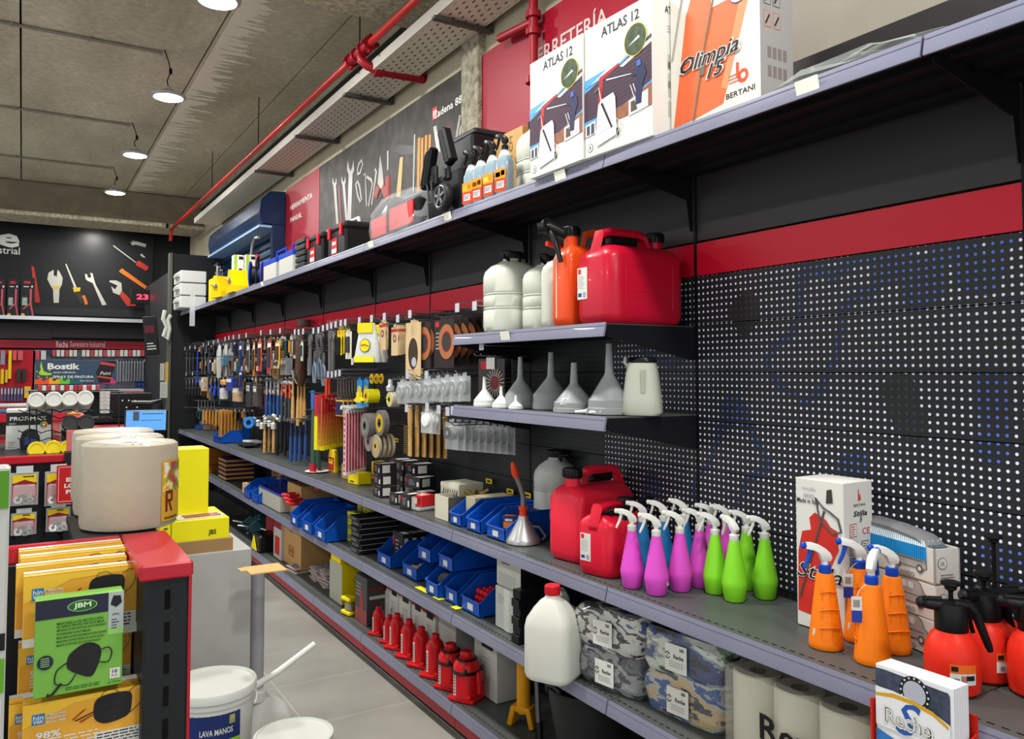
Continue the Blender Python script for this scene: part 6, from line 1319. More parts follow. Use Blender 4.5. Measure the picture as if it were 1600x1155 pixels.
# bow saws cards
t=thing('saw_card','','saw')
MB().box(0,0,-.05,.075,.015,.09,mat('b01c26',.4)).build('red_handle',t); mb=MB(); N=5
for k in range(N):
    a_=k/N; col=(.72+.12*a_,.25+.5*a_,.13); mb.box(0,0,-.10-.16*(a_+.5/N),.07,.013,.16/N+.0005,mat(col,.4))
mb.build('card',t); MB().box(0,0,-.27,.085,.014,.022,mat('e3cf0c',.4)).build('yellow_end',t); MB().tube([(.036,-.009,-.02),(.036,-.009,-.26)],.003,mat('b8743a',.4),5).build('blade',t)
hang(t,'carded pruning saw with red top and yellow end, %s','carded pruning saws',[(500+4.6*k,616-.4*k,1.52+.028*k) for k in range(9)],-80,1.18)
solo(MB().box(0,0,-.21,.03,.003,.2,mat('e3cf0c',.4)).box(0,0,-.05,.03,.003,.13,mat('b01c26',.4)),'yellow_card','front yellow saw card in front of the pruning saws','saw',PX(494,621,1.49),-72)
# spirit levels
t=thing('spirit_level','','spirit level'); mb=MB().box(0,0,-.18,.034,.018,.36,mat('d6c8cc',.4),.002); mb.rect(-.012,-.34,.012,-.02,mat('b04858',.4),FT(0,0,-.0092))
for k in range(10): mb.rect(-.006,-.33+.032*k,.006,-.312+.032*k,PAPER,FT(0,0,-.0097))
mb.rect(-.005,-.34,.005,-.02,mat('c02a3c',.4),ST(0,0,.0175)); mb.build('rail',t); MB().tube([(0,-.03,.012),(0,.02,.0)],.0125,mat('d9dcd6',.3,.3),12).build('end_tube',t)
hang(t,'white and red spirit level hanging down to the middle shelf, %s','spirit levels',[(541+4.6*k,640-.4*k,1.52+.03*k) for k in range(7)],-85)
hang(solo(MB().box(0,0,-.05,.1,.004,.09,mat('e0a81c',.4)).box(0,-.003,-.05,.085,.004,.075,mat('241e50',.4)),'navy_card','','carded tool'),'navy card with yellow edge above the spirit levels, %s','navy cards',[(531+7*k,624,1.52+.05*k) for k in range(4)],-85)
hang(P_card(.08,.15,'2a86c8','carded tool','carded_tool',lambda q,w_,h_,th:q.disc(0,-h_*.5,.03,mat('d8b41c',.4),FT(0,0,-.002))),'light blue card with yellow disc in the second row, %s','light blue cards',[(562,590,1.58),(572,590,1.66)])
# yellow discs and spools, abrasive disc stacks: lie along the hook (axis = X)
def discs(r,n,th,cols,gap,name,lab,u,v,X_,grp,rz=-90):
    mb=MB(); mb.lathe([(r*.22,0),(r,0),(r,th),(r*.22,th)],cols[0],28,RX(90),cap=(False,False)); mb.lathe([(r*.22,th+.0006),(r*.72,th+.0006)],cols[1],28,RX(90),sm=False,cap=(False,False)); mb.lathe([(r*.2,th+.001),(r*.36,th+.001)],cols[2],20,RX(90),sm=False,cap=(False,False))
    o=solo(mb,name,'',  'grinding disc'); y=PX(u,v,X_); need_hook(y)
    for k in range(n):
        loc=(X_+k*(th+gap),y.y,y.z); l=lab
        if k==0: o.location=loc; o.rotation_euler.z=rad(rz); o['label']=l; o['group']=grp
        else: dup(o,loc,rz,l,grp)
GD=mat('6a6662',.6,noise=.15,scale=60)
discs(.062,9,.008,[GD,mat('7c7a76',.6),mat('3a3836',.5)],.002,'cutting_disc','grey cutting disc in the thick hanging stack under the yellow spools',572,665,1.50,'upper cutting discs')
discs(.064,3,.008,[GD,mat('c7a018',.5),mat('3a3836',.5)],.002,'cutting_disc','grey cutting disc with yellow label at the end of the thick stack',595,661,1.53,'yellow-labelled cutting discs')
discs(.058,4,.012,[mat('a99a80',.6),mat('b59f7c',.6),mat('d8b818',.5)],.012,'flap_disc','tan flap disc in the lowest hanging stack beside the levels',590,697,1.53,'tan flap discs')
discs(.05,3,.006,[mat('8a8886',.6),mat('8a8886',.6),mat('8c2c2c',.5)],.004,'cutting_disc','small grey disc hanging just left of the tan flap discs',577,690,1.52,'small grey discs')
discs(.036,5,.012,[mat('d4c812',.4,noise=.2,scale=60),mat('c89c18',.5),mat('3a3836',.5)],.001,'flap_disc','yellow disc in the hanging roll, second row',575,619,1.52,'yellow roll discs')
discs(.037,4,.010,[mat('c8c4b0',.4),mat('d8cc20',.5),mat('3a3836',.5)],.003,'flap_disc','white and yellow disc in the second hanging roll',611,624,1.55,'white and yellow discs')
discs(.026,3,.006,[mat('d0a818',.4),mat('d0a818',.5),mat('3a5a36',.5)],.02,'flap_disc','small yellow disc near the bottom of the upper row',582,592,1.54,'small yellow discs')
solo(MB().prism([(-.045,-.012),(-.02,-.022),(.02,-.022),(.045,-.012),(.03,-.005),(.014,.005),(.012,.03),(-.012,.03),(-.014,.005),(-.03,-.005)],.02,mat('e0cc14',.4),RX(90)),'winged_spool','yellow winged knob hanging above the spirit levels','knob',PX(564,622,1.5),-80)
# clear round blisters, second row
def bl_(q,w_,h_,th): q.lathe([(0,0),(w_*.38,0),(w_*.36,.014),(w_*.30,.018),(0,.018)],mat('cdd2d2',.15,alpha=.55,coat=.6),20,FT(0,-h_*.55,0)); q.lathe([(w_*.12,.019),(w_*.26,.019)],mat('8e9690',.4),18,FT(0,-h_*.55,0),cap=(False,False))
CB=P_card(.085,.10,'cdd2d2','blister pack','blister_pack',bl_,cm_=mat('cdd2d2',.15,alpha=.4,coat=.6))
hang(CB,'clear blister with a round wire wheel in the second row','round blister packs, second row',[(628+14*k+dk,593-1.5*k,1.56+.04*j) for k in range(8) for j,dk in ((0,0),(1,5))][:15],-85,1.05)
def bl2(q,w_,h_,th): q.lathe([(0,0),(w_*.36,0),(w_*.3,.02),(0,.022)],mat('b9bdbd',.15,alpha=.6,coat=.6),18,FT(0,-h_*.5,0)); q.lathe([(w_*.1,.023),(w_*.28,.023)],mat('5a5c5c',.3,.5),16,FT(0,-h_*.5,0),cap=(False,False))
hang(P_card(.08,.10,'c8cccc','blister pack','blister_pack',bl2,cm_=mat('c8cccc',.15,alpha=.35,coat=.6)),'clear blister with a cup brush below the funnel shelf, %s','blisters below the funnel shelf',[(706+11*k,655+1.0*k,1.56+.028*k) for k in range(9)],-80,1.15)
def bl3(q,w_,h_,th): q.lathe([(0,0),(w_*.34,0),(w_*.32,.012),(0,.014)],mat('e8eaea',.2),20,FT(0,-h_*.5,0))
hang(P_card(.085,.09,'c8cccc','blister pack','blister_pack',bl3,cm_=mat('c8cccc',.15,alpha=.45,coat=.6)),'blister with a white round lid in front of the wire brushes, %s','white-lid blisters',[(667,640,1.5),(673,641,1.53),(679,642,1.56)],-80)
t=thing('wire_cup','clear twisted wire cup hanging above the white and yellow discs','wire brush',PX(610,592,1.55),-80); MB().lathe([(0,0),(.012,-.005),(.012,-.03),(.022,-.04),(.02,-.06),(0,-.06)],mat('c0c4c6',.2,.5),14).build('cup',t)
# wire brushes
t=thing('wire_brush','','wire brush'); MB().tube([(0,0,0),(0,0,-.05),(0,0,-.10)],[.009,.013,.011],WOOD,8).box(0,0,-.165,.03,.012,.15,WOOD,.004).build('handle',t)
mb=MB().box(-.028,0,-.165,.028,.016,.135,mat('3c3020',.8,noise=.4,scale=90))
for k in range(14):
    for j in (-.008,0,.008): mb.tube([(-.014,j,-.10-.0095*k),(-.045,j*1.3,-.10-.0095*k)],.0016,mat('8c7434',.4,.4),4)
mb.build('bristles',t)
hang(t,'wooden-handled wire brush hanging under the clear blisters, %s','wire brushes',[(641+11*k,633+1*k,1.55+.035*k) for k in range(6)],-88,1.0)
# far lower rows: orange-handled chisels etc
t=thing('chisel','','chisel'); MB().tube([(0,0,0),(0,0,-.10),(0,0,-.13)],[.008,.011,.009],mat('c98a2c',.4),8).build('handle',t); MB().box(0,0,-.18,.015,.004,.10,STEEL).build('blade',t)
hang(t,'amber-handled chisel in the far lower row','amber chisels',[(318+5*k,640+.4*k,1.55+.03*(k%4)) for k in range(6)],scale=1.1)
t=solo(MB().box(0,0,-.13,.05,.012,.26,mat('c08436',.5,noise=.2,scale=30),.003).rect(-.006,-.24,.006,-.03,mat('4a2c14',.5),FT(0,0,-.0065)),'wood_float','','wood float')
hang(t,'orange-brown slatted wooden blade in the far lower row, %s','slatted wooden blades',[(345+5.2*k,640+.5*k,1.54+.03*k) for k in range(7)],-75,.95)
hang(pliers('5c6068'),'small steel pliers above the amber chisels','steel pliers',[(310+5*k,626,1.56+.02*k) for k in range(6)],scale=.6)
for k,(u,v,c_,w_,h_,lb) in enumerate(((352,593,'e29a1c',.22,.05,'orange-labelled navy pack'),(362,590,'2a3a8c',.24,.12,'navy and white pack'),(372,606,'b9a07c',.2,.12,'tan bristle pack'),(350,607,'c8c4bc',.14,.1,'pale pack'),(392,598,'3c3c3e',.14,.2,'dark tool pack'),(403,600,'4c4642',.12,.18,'brown-grey tool pack'),(352,555,'4c7a8c',.05,.1,'teal tool pack'),(435,548,'8c6a3c',.14,.2,'brown handled tool pack'),(448,560,'7c7e80',.14,.12,'grey metal tool pack'),(320,590,'b9a48c',.1,.14,'beige tool pack'))):
    t=solo(MB().box(0,0,-h_/2,w_,.05,h_,mat(c_,.45,noise=.2,scale=30),.004).rect(-w_*.4,-h_*.35,w_*.4,-h_*.1,PAPER,FT(0,0,-.0256)),'hanging_pack',lb+' on the far tool wall, %s'%['above','over the bristles','near its foot','left side','by the hammers','next to it','high up','beside the holster','low by the holster','by the pliers'][k],'pack',PX(u,v,1.6),-90)
t=thing('wire_basket','black wire baskets below the dark chisels on the far tool wall','basket',PX(402,628,1.66),-90)
mb=MB()
for k in range(5): mb.tube([(-.2,-.05,-.03*k),(.2,-.05,-.03*k)],.003,BLACK,4); mb.tube([(-.2,-.05,-.03*k),(-.2,.1,-.03*k)],.003,BLACK,4); mb.tube([(.2,-.05,-.03*k),(.2,.1,-.03*k)],.003,BLACK,4)
for k in range(9): mb.tube([(-.2+.05*k,-.05,0),(-.2+.05*k,-.05,-.12)],.003,BLACK,4)
mb.build('wires',t)
t=thing('blue_tape','blue tape roll hanging near the blue bin on the far tool wall','tape',PX(392,660,1.55),-40); MB().lathe([(.02,0),(.045,0),(.045,.04),(.02,.04)],mat('2f7cc8',.4),20,RX(90),cap=(False,False)).build('roll',t)
hang(solo(MB().lathe([(0,-.05),(.022,-.05),(.022,-.01),(.01,0),(0,0)],mat('c8cac8',.3,.4),12),'metal_cup','','fitting'),'small pale metal fitting hanging near the blue tape','metal fittings',[(398+6*k,652+4*(k%3),1.6) for k in range(6)])
# yellow shelf-edge labels on the panels
for k,(u,v) in enumerate(((647,574),(674,553),(720,558),(748,557),(764,752),(797,768),(824,774),(619,688),(686,623))):
    p=PX(u,v,1.835); solo(MB().box(0,0,0,.055,.002,.022,mat('d8b81c',.4)).rect(-.015,-.004,.015,.004,INK,FT(0,0,-.0015)),'price_ticket','small yellow price ticket on the perforated panel, %s'%nth([619,647,674,686,720,748,764,797,824].index(u),9),'ticket',p,-90,'yellow price tickets')

# dense far end: many small carded tools in three rows
cl=[('navy','24346e'),('orange','cf6a22'),('cream','c9c0a4'),('grey','84888a'),('red','a82a2c'),('blue','2a5cb0'),('brown','7c5838'),('white','d2d4d0'),('black','1c1c1e'),('yellow','d0a81c'),('teal','2f6a70')]
rr2=random.Random(77); protos={}
for row_,(v0,v1,z0) in enumerate(((541,520,'upper'),(562,552,'middle'),(590,586,'second'),(606,606,'third'),(636,640,'low'))):
    cnt={}
    for k in range(26):
        u=296+k*6.6+rr2.uniform(-2,2); 
        if u>462 or (row_==4 and u>400): continue
        v=v0+(v1-v0)*(u-290)/180; nm,hx=cl[rr2.randrange(len(cl))]; X_=rr2.choice([1.66,1.70,1.74])
        h_=rr2.choice([.09,.12,.15]); w_=rr2.choice([.05,.07,.09])
        key=(nm,row_); cnt[key]=cnt.get(key,0)+1
        t=P_card(w_,h_,hx,'carded tool','carded_tool',lambda q,w1,h1,th:(q.tube([(0,-.012,-h1*.3),(0,-.014,-h1*.9)],w1*.16,mat(rr2.choice(['3a3c40','b9bcbe','c98a2c','1c1c1e']),.35,.3),6),q.rect(-w1*.4,-h1*.3,w1*.4,-h1*.12,PAPER,FT(0,0,-.0015))))
        p=PX(u,v,X_); t.location=p; t.rotation_euler.z=rad(-90); t['label']='small %s carded tool deep in the far %s row of the tool wall'%(nm,z0); t['group']='%s carded tools, %s row'%(nm,z0)
        need_hook(p)
# ================= LEFT SIDE =================
BLK2=mat('1d1f22',.4); REDG=mat('b01a2a',.32,coat=.3)
def ybox(name,label,cat,u0,v0,u1,v1,Y,depth,mt,draw=None,group=None,bev=.0015,rot=0):
    """box facing -y between two image corners on the plane Y"""
    a=PY(u0,(v0+v1)/2,Y); b_=PY(u1,(v0+v1)/2,Y); um=(u0+u1)/2; zt=PY(um,v0,Y).z; zb=PY(um,v1,Y).z
    W=b_.x-a.x; H=zt-zb; mb=MB(); mb.box(0,0,H/2,W,depth,H,mt,bev)
    if draw: draw(mb,W,H,depth)
    return solo(mb,name,label,cat,((a.x+b_.x)/2,Y+depth/2,zb),rot,group)
# near display stand
t=thing('display_stand','black display stand with red caps holding the face mask boxes','display stand',(0.2,1.5,0))
mb=MB().box(.003,0,.565,.066,.25,1.13,BLK2,.004)
for k in range(22): mb.box(.004,-.1258,1.095-.05*k,.008,.001,.03,mat('020202',.9))
mb.build('upright',t)
MB().box(.0,0,1.1425,.078,.285,.025,REDG,.003).build('red_cap',t); MB().box(.038,-.02,1.0,.006,.2,.27,REDG,.001).build('red_side_strip',t)
MB().box(-.42,.13,1.14,.76,.02,.03,REDG,.003).build('red_top_bar',t); MB().box(-.045,.27,1.148,.14,.28,.012,BLK2).build('top_deck',t)
mb=MB().box(-.42,.135,.56,.76,.012,1.12,BLK2)
for k in range(14): mb.disc(-.78+.05*k,1.105,.005,GAPM,FT(0,0,.128))
mb.build('back_panel',t)
for z in (.745,.845): MB().box(-.2,.0,z-.006,.34,.24,.008,BLK2).build('shelf',t)
# mask boxes
om=mat('dfa336',.45,noise=.06,scale=9); MSK=mat('232226',.6)
def maskshape(mb,T,s,loops=True):
    mb.flat(smooth_loop([(-.03*s,-.02*s),(-.01*s,-.03*s),(.026*s,-.022*s),(.033*s,.0),(.03*s,.022*s),(0,.026*s),(-.028*s,.02*s),(-.034*s,0)]),MSK,T)
    for k in (-.008,.006): mb.rect(-.028*s,k*s,.028*s,(k+.0008)*s,mat('35343a',.6),T@T3(0,0,.0004))
    mb.tube(smooth_line([(.03*s,-.018*s,0),(.048*s,-.002*s,0),(.055*s,.02*s,0),(.045*s,.034*s,0),(.028*s,.024*s,0)]),.0006,MSK,4,T); mb.tube([(-.024*s,.02*s,0),(-.016*s,.032*s,0),(0,.034*s,0),(.01*s,.026*s,0)],.0005,MSK,4,T)
def d_mask(mb,W,H,D):
    T=FT(0,0,-D/2-.0006); f=lambda pts,mt,k=0: mb.flat([(x*W,z*H) for x,z in pts],mt,T@T3(0,0,k))
    f([(-.5,.62),(-.1,.9),(.5,.95),(.5,1),(-.5,1)],mat('e8b83a',.5)); f([(-.5,.0),(.5,.0),(.5,.14),(-.5,.12)],mat('d8d6cc',.5),.0003)
    mb.box(-W*.38,H*.74,0,W*.10,H*.17,.0006,mat('2a7ab8',.5),0,T@T3(0,0,.0004)); mb.text('hin',H*.1,PAPER,T@T3(-W*.38,H*.77,.001),.02,w=W*.08); mb.text('vex',H*.1,PAPER,T@T3(-W*.38,H*.70,.001),.02,w=W*.08)
    for k,s_ in enumerate(('Mascarillas','Higiénicas','Pro 98')): mb.text(s_,H*.06,PAPER,T@T3(-W*.24,H*(.79-.06*k),.001),.02,w=W*.15)
    f([(-.12,.62),(-.02,.76),(.0,.76),(-.1,.62)],mat('a8281c',.5),.0006); f([(-.04,.55),(.08,.66),(.06,.66),(-.06,.57)],mat('a8281c',.5),.0006); f([(-.1,.6),(.06,.7),(.06,.68),(-.08,.59)],INK,.0008)
    maskshape(mb,T@T3(W*.22,H*.72,.001),W/.2*.95)
    mb.text('98%',H*.15,PAPER,T@T3(-W*.30,H*.47,.001),.03,w=W*.2)
    mb.lines(4,-W*.4,H*.38,W*.55,H*.06,PAPER,T@T3(0,0,.001),jit=.1); mb.disc(-W*.36,H*.13,H*.06,mat('c8742c',.5),T@T3(0,0,.0012)); mb.disc(-W*.36,H*.13,H*.035,PAPER,T@T3(0,0,.0015))
    mb.box(W*.28,H*.22,0,W*.42,H*.22,.0006,PAPER,0,T@T3(0,0,.0004)); mb.lines(4,W*.09,H*.28,W*.36,H*.05,INK,T@T3(0,0,.001),jit=.1)
    mb.rect(-W/2,-D/2,W/2,-D*.1,mat('d8a832',.5),T3(0,0,H+.0006)); mb.rect(-W/2,D*.1,W/2,D/2,PAPER,T3(0,0,H+.0006))
S=[('upper row, front of four',36,893,214,1000,1.46),('upper row, second of four',24,880,197,985,1.505),('upper row, third of four',31,866,197,960,1.545),('upper row, rearmost of four',28,856,190,950,1.585)]
for k,(lb,u0,v0,u1,v1,Y_) in enumerate(S): ybox('mask_box','orange-yellow box of black face masks, %s'%lb,'box',u0,v0,u1,v1,Y_,.036,om,d_mask,'orange face mask boxes')
ybox('mask_box','orange-yellow box of face masks half hidden behind the green one','box',28,1000,205,1078,1.50,.04,om,d_mask,'orange face mask boxes')
ybox('mask_box','orange-yellow box of face masks standing lowest and foremost','box',35,1086,227,1180,1.405,.05,om,d_mask,'orange face mask boxes')
ybox('mask_box','orange-yellow box of face masks behind the lowest one on the left','box',13,1090,150,1180,1.46,.04,om,d_mask,'orange face mask boxes')
def d_jbm(mb,W,H,D):
    T=FT(0,0,-D/2-.0006); t=lambda x,z,k=0: T@T3(x*W,z*H,k); gk=mat('262a3a',.45); gd=mat('1f4a1c',.5)
    mb.rect(-W/2,H*.8,W*.32,H,gk,T); mb.rect(W*.32,H*.62,W*.5,H,mat('a9b0b0',.5),T); mb.rect(W*.32,H*.55,W*.5,H*.62,mat('8fc26a',.5),T)
    mb.disc(0,0,W*.17,mat('9ccb8c',.4),t(.02,.9,.0004),ry=H*.06); mb.disc(0,0,W*.16,mat('2a5c2c',.4),t(.02,.9,.0007),ry=H*.053); mb.text('JBM',H*.07,mat('c8e8b8',.4),t(.02,.9,.001),.03,w=W*.2)
    for k,s_ in enumerate(('MASCARILLA DE PROTECCIÓN','FILTERING PROTECTIVE FACE MASK','MASQUE DE PROTECTION AUTO-FILTRANT','FILTRIERENDE SCHUTZMASKE','MASCHERA DI PROTEZIONE AUTOFILTRANTE','MASCARA DE PROTEÇÃO DE AUTO-FILTRO','MASCĂ DE PROTECȚIE AUTO-FILTRANTĂ')):
        w_=W*(.52,.54,.56,.38,.56,.54,.5)[k]; mb.text(s_,H*(.04 if k==0 else .033),gd,T@T3(-W*.26,H*(.745-.038*k),.0006),.015,w=w_,left=True)
    mb.text('FFP2',H*.03,INK,t(.41,.76,.0006),.01,w=W*.08); mb.flat([(-.008,-.004),(0,-.009),(.008,-.003),(.006,.008),(-.004,.009)],MSK,t(.41,.9,.0006)); mb.lines(4,W*.36,H*.7,W*.1,H*.03,gd,T@T3(0,0,.0006))
    mb.flat(smooth_loop([(-.14*W,.34*H),(-.10*W,.42*H),(.06*W,.5*H),(.20*W,.47*H),(.25*W,.38*H),(.2*W,.22*H),(.13*W,.14*H),(-.02*W,.19*H),(-.13*W,.26*H)]),MSK,T@T3(0,0,.0005))
    mb.tube(smooth_line([(.22*W,.28*H,0),(.33*W,.27*H,0),(.37*W,.36*H,0),(.33*W,.42*H,0),(.25*W,.41*H,0)]),.0009,MSK,5,t(0,0,.0008)); mb.tube(smooth_line([(-.13*W,.33*H,0),(-.25*W,.26*H,0),(-.27*W,.14*H,0),(-.22*W,.11*H,0),(-.12*W,.10*H,0),(-.04*W,.19*H,0)]),.0009,MSK,5,t(0,0,.0008)); mb.tube([(-.34*W,.03*H,0),(-.36*W,.015*H,0),(-.3*W,.02*H,0),(-.2*W,.12*H,0)],.002,MSK,5,t(0,0,.0008))
    mb.disc(0,0,W*.09,gk,t(-.38,.36,.0006),n=28); mb.lines(5,-W*.43,H*.4,W*.1,H*.02,mat('9ac48a',.5),T@T3(0,0,.001),jit=.1)
    mb.rect(W*.35,H*.08,W*.47,H*.19,PAPER,T@T3(0,0,.0006)); mb.text('10',H*.05,INK,t(.41,.155,.001),.02,w=W*.06); mb.text('PCS',H*.035,INK,t(.41,.11,.001),.0,w=W*.07); mb.text('ref. 53946',H*.026,gd,t(.40,.04,.0006),.01,w=W*.16); mb.lines(2,-W*.15,H*.06,W*.4,H*.02,gd,T@T3(0,0,.0006),jit=.1)
ybox('mask_box','green box with a black band and a black face mask picture, front of the stand','box',54,932,192,1081,1.39,.035,mat('72ab46',.42),d_jbm)
# slice of a poster stand at the very left edge
t=thing('leaflet_stand','grey and green printed stand cut off by the left edge of the picture','stand',(0,1.15,0))
a=PY(-60,900,1.15); b_=PY(12,900,1.15); W=b_.x-a.x
zt=PY(0,730,1.15).z
mb=MB().box((a.x+b_.x)/2,.02,zt/2,W,.03,zt,mat('b9bab6',.4),.003); mb.build('panel',t)
MB().box((a.x+b_.x)/2,.0035,zt-.028,W-.002,.002,.045,mat('4e8a1c',.4)).build('green_print',t); MB().box((a.x+b_.x)/2,.0035,zt-.25,W-.002,.002,.04,mat('5d9a24',.4)).build('green_print',t); MB().box((a.x+b_.x)/2,.0035,zt-.21,W-.002,.002,.02,BLACK).build('black_print',t)
# paper rolls
RL=mat('aaa18e',.5,noise=.03,scale=40,bump=.15,coat=.25)
def paper_roll(r,h):
    t=thing('paper_roll','','paper roll')
    MB().lathe([(.02,h-.004),(r*.5,h),(r*.92,h-.001),(r*.985,h-.005),(r,h-.012),(r*1.004,h*.5),(r*1.0,.012),(r*.975,.003),(r*.9,0),(.02,.003)],RL,44,cap=(False,False)).build('roll',t)
    r_=random.Random(3); mb=MB()
    for k in range(9):
        a_=rad(r_.uniform(190,330)); p=[(r*.2*math.cos(a_+.3*k),r*.2*math.sin(a_+.3*k),h+.001)]
        q=[(r*.9*math.cos(a_+s_),r*.9*math.sin(a_+s_),h+.0005) for s_ in (0,.05)]
        mb.add(p+q,[(0,1,2)],mat('6f9fd8',.4))
    mb.build('blue_film',t); return t
pr=paper_roll(.087,.163)
rl=[(PZ(201,820,1.155),0,'large cream paper roll wrapped in film, front of three on the display stand'),(PZ(188,803,1.155)+Vector((0,.035,0)),60,'large cream paper roll, middle of three on the display stand'),(PZ(180,785,1.155)+Vector((0,.06,0)),120,'large cream paper roll, rearmost of three on the display stand')]
for k,(p,rz,lb) in enumerate(rl):
    if k==0: pr.location=p; pr['label']=lb; pr['group']='paper rolls'; first_roll=pr
    else: dup(pr,p,rz,lb,'paper rolls')
def wrap_patch(mb,r,a0,a1,z0,z1,mt,n=10):
    vs=[]
    for i in range(n+1):
        a=rad(a0+(a1-a0)*i/n); vs+=[(r*math.cos(a),r*math.sin(a),z0),(r*math.cos(a),r*math.sin(a),z1)]
    mb.add(vs,[(2*i,2*i+2,2*i+3,2*i+1) for i in range(n)],mt)
mb=MB(); wrap_patch(mb,.0885,303,358,.012,.128,mat('c79a2c',.4)); wrap_patch(mb,.0888,305,358,.068,.124,ramp_mat([(.3,'2a4ca0'),(.42,'c2303a'),(.5,'2f8a4c'),(.58,'e0b030'),(.68,'d8d8e0')],38,.4))
wrap_patch(mb,.0892,309,313,.03,.07,mat('6a2a22',.5),2); wrap_patch(mb,.0892,312,322,.064,.07,mat('6a2a22',.5),3); wrap_patch(mb,.0892,319,323,.05,.068,mat('6a2a22',.5),2); wrap_patch(mb,.0892,312,322,.048,.053,mat('6a2a22',.5),3)
mb.add([(.0892*math.cos(rad(a_)),.0892*math.sin(rad(a_)),z) for a_,z in ((314,.05),(317,.05),(323,.03),(319,.03))],[(0,1,2,3)],mat('6a2a22',.5)); wrap_patch(mb,.0892,308,335,.016,.02,mat('6a4a22',.5),4)
mb.build('picture_label',first_roll)
# carton, yellow boxes, flap, film-wrapped post
TC=ybox('tall_carton','tall grey-white carton standing on the floor behind the display stand','box',225,867,391,1148,3.14,.35,mat('a6a6a2',.6,noise=.04),None)
o=ybox('carton','open brown carton edge above the grey carton, under the yellow boxes','box',240,846,364,868,3.16,.3,mat('9a7a52',.7),None)
YM2=mat('e8e010',.42)
def d_jk(mb,W,H,D): mb.text('JBS',H*.3,INK,FT(W*.2,H*.35,-D/2-.001),.03,w=W*.14)
ybox('carton','wide yellow box under the tall yellow one behind the paper rolls','box',268,812,358,846,3.17,.28,YM2,d_jk)
mb=MB(); zz=PY(320,800,3.2).z
ybox('carton','tall plain yellow box standing on its end behind the paper rolls','box',262,702,326,806,3.28,.14,YM2)
ybox('carton','small yellow box with white top beside the paper rolls','box',249,795,267,846,3.17,.08,YM2,lambda mb,W,H,D:(mb.rect(-W/2,-D/2,W/2,D/2,PAPER,T3(0,0,H+.001)),mb.lines(2,-W*.1,H*.35,W*.4,H*.14,INK,FT(0,0,-D/2-.001))))
p=PY(312,830,3.2); solo(MB().box(0,0,.002,.17,.1,.004,PAPER).box(.01,-.01,.005,.13,.06,.003,mat('a0604a',.5,noise=.5,scale=60)),'leaflet','printed leaflet with red tools lying on the wide yellow box','leaflet',(p.x,3.24,PY(312,812,3.17).z),5)
p=PZ(414,889,.735); MB().box(p.x-TC.location.x,p.y-TC.location.y,.735-TC.location.z,.13,.12,.004,mat('c9a468',.6),0,None).box(p.x-TC.location.x-.06,p.y-TC.location.y+.03,.735-TC.location.z,.05,.05,.003,mat('c9a468',.6)).build('flap',TC)
p=PY(402,960,3.2); zt=PY(402,886,3.2).z; solo(MB().lathe([(0,0),(.026,0),(.028,.01),(.026,zt-.01),(0,zt)],mat('a4a6ac',.15,alpha=.75,coat=.8,noise=.1),16),'film_roll','tall roll of clear film standing beside the grey carton','film roll',(p.x,3.2,0))
# buckets
t=thing('white_bucket','white plastic bucket with navy hand-cleaner label beside the display stand','bucket',PZ(331,1064,.41)*1); t.location.z=0
r=.143; h=.41
MB().lathe([(0,0),(.118,0),(.12,.004),(.136,h-.06),(.136,h-.05),(.141,h-.048),(.141,h-.012)],mat('cccfc9',.35),48).build('tub',t)
MB().lathe([(.143,h-.03),(.146,h-.028),(.146,h-.004),(.143,h),(.138,h),(.134,h-.008),(0,h-.006)],mat('cdd0ca',.35),48,cap=(False,True)).build('lid',t)
mb=MB()
wrap_patch(mb,.1358,205,300,.262,.345,mat('1f2f66',.4),18); wrap_patch(mb,.1354,205,300,.20,.262,mat('8fbf2a',.4),18); wrap_patch(mb,.1362,205,216,.20,.34,mat('8fbf2a',.4),4); mb.build('label',t)
mb=MB(); v_,f_,tw,th=_text('LAVA MANOS',.02,0)[:4]
vs=[]
for x,y,_ in v_:
    a_=rad(266)+x*.105/tw/.1365; vs.append((.1368*math.cos(a_),.1368*math.sin(a_),.292+y*.026))
mb.add(vs,f_,PAPER); wrap_patch(mb,.1366,283,291,.31,.338,mat('9aa05a',.4,noise=.5,scale=60),3); mb.build('lettering',t)
MB().tube([(-.144*math.cos(rad(a_)),-.0-.144*math.sin(rad(a_))*1.0,h-.06-.03*math.sin(rad(a_))) for a_ in range(150,181,6)],.004,WHITE,6).build('handle',t)
p=PZ(459,1146,.28)
t=thing('white_bucket','small white lidded bucket at the bottom edge of the picture','bucket',(p.x,p.y,0)); h=.28
MB().lathe([(0,0),(.1,0),(.117,h-.03),(.121,h-.028),(.121,h-.01)],mat('cccfc9',.35),40).build('tub',t)
MB().lathe([(.124,h-.02),(.127,h-.018),(.127,h-.002),(.124,h),(.118,h),(.115,h-.005),(0,h-.005)],mat('cdd0ca',.35),40,cap=(False,True)).build('lid',t)
p=PZ(412,1110,.2)
t=thing('white_canister','white canister with screw cap and long pouring tube behind the buckets','canister',(p.x+.01,p.y+.02,0),10); h=.235
MB().rr([(0,.16,.13,.03),(.01,.17,.14,.035),(h*.75,.17,.14,.035),(h*.9,.13,.11,.035),(h,.07,.07,.03),(h+.01,.05,.05,.02)],mat('d4d6d0',.4),seg=5).build('body',t)
MB().lathe([(.03,h),(.032,h+.002),(.032,h+.035),(.028,h+.04),(0,h+.04)],mat('dadcd8',.4),22,T3(-.03,0,0)).build('cap',t)
MB().tube([(-.05,0,h+.05),(-.02,0,h+.062),(.05,0,h+.085),(.2,0,h+.155)],[.014,.013,.012,.011],mat('e2e4e0',.4),10).tube([(-.06,0,h+.03),(-.055,0,h+.11)],.012,mat('e2e4e0',.4),8).build('pouring_tube',t)
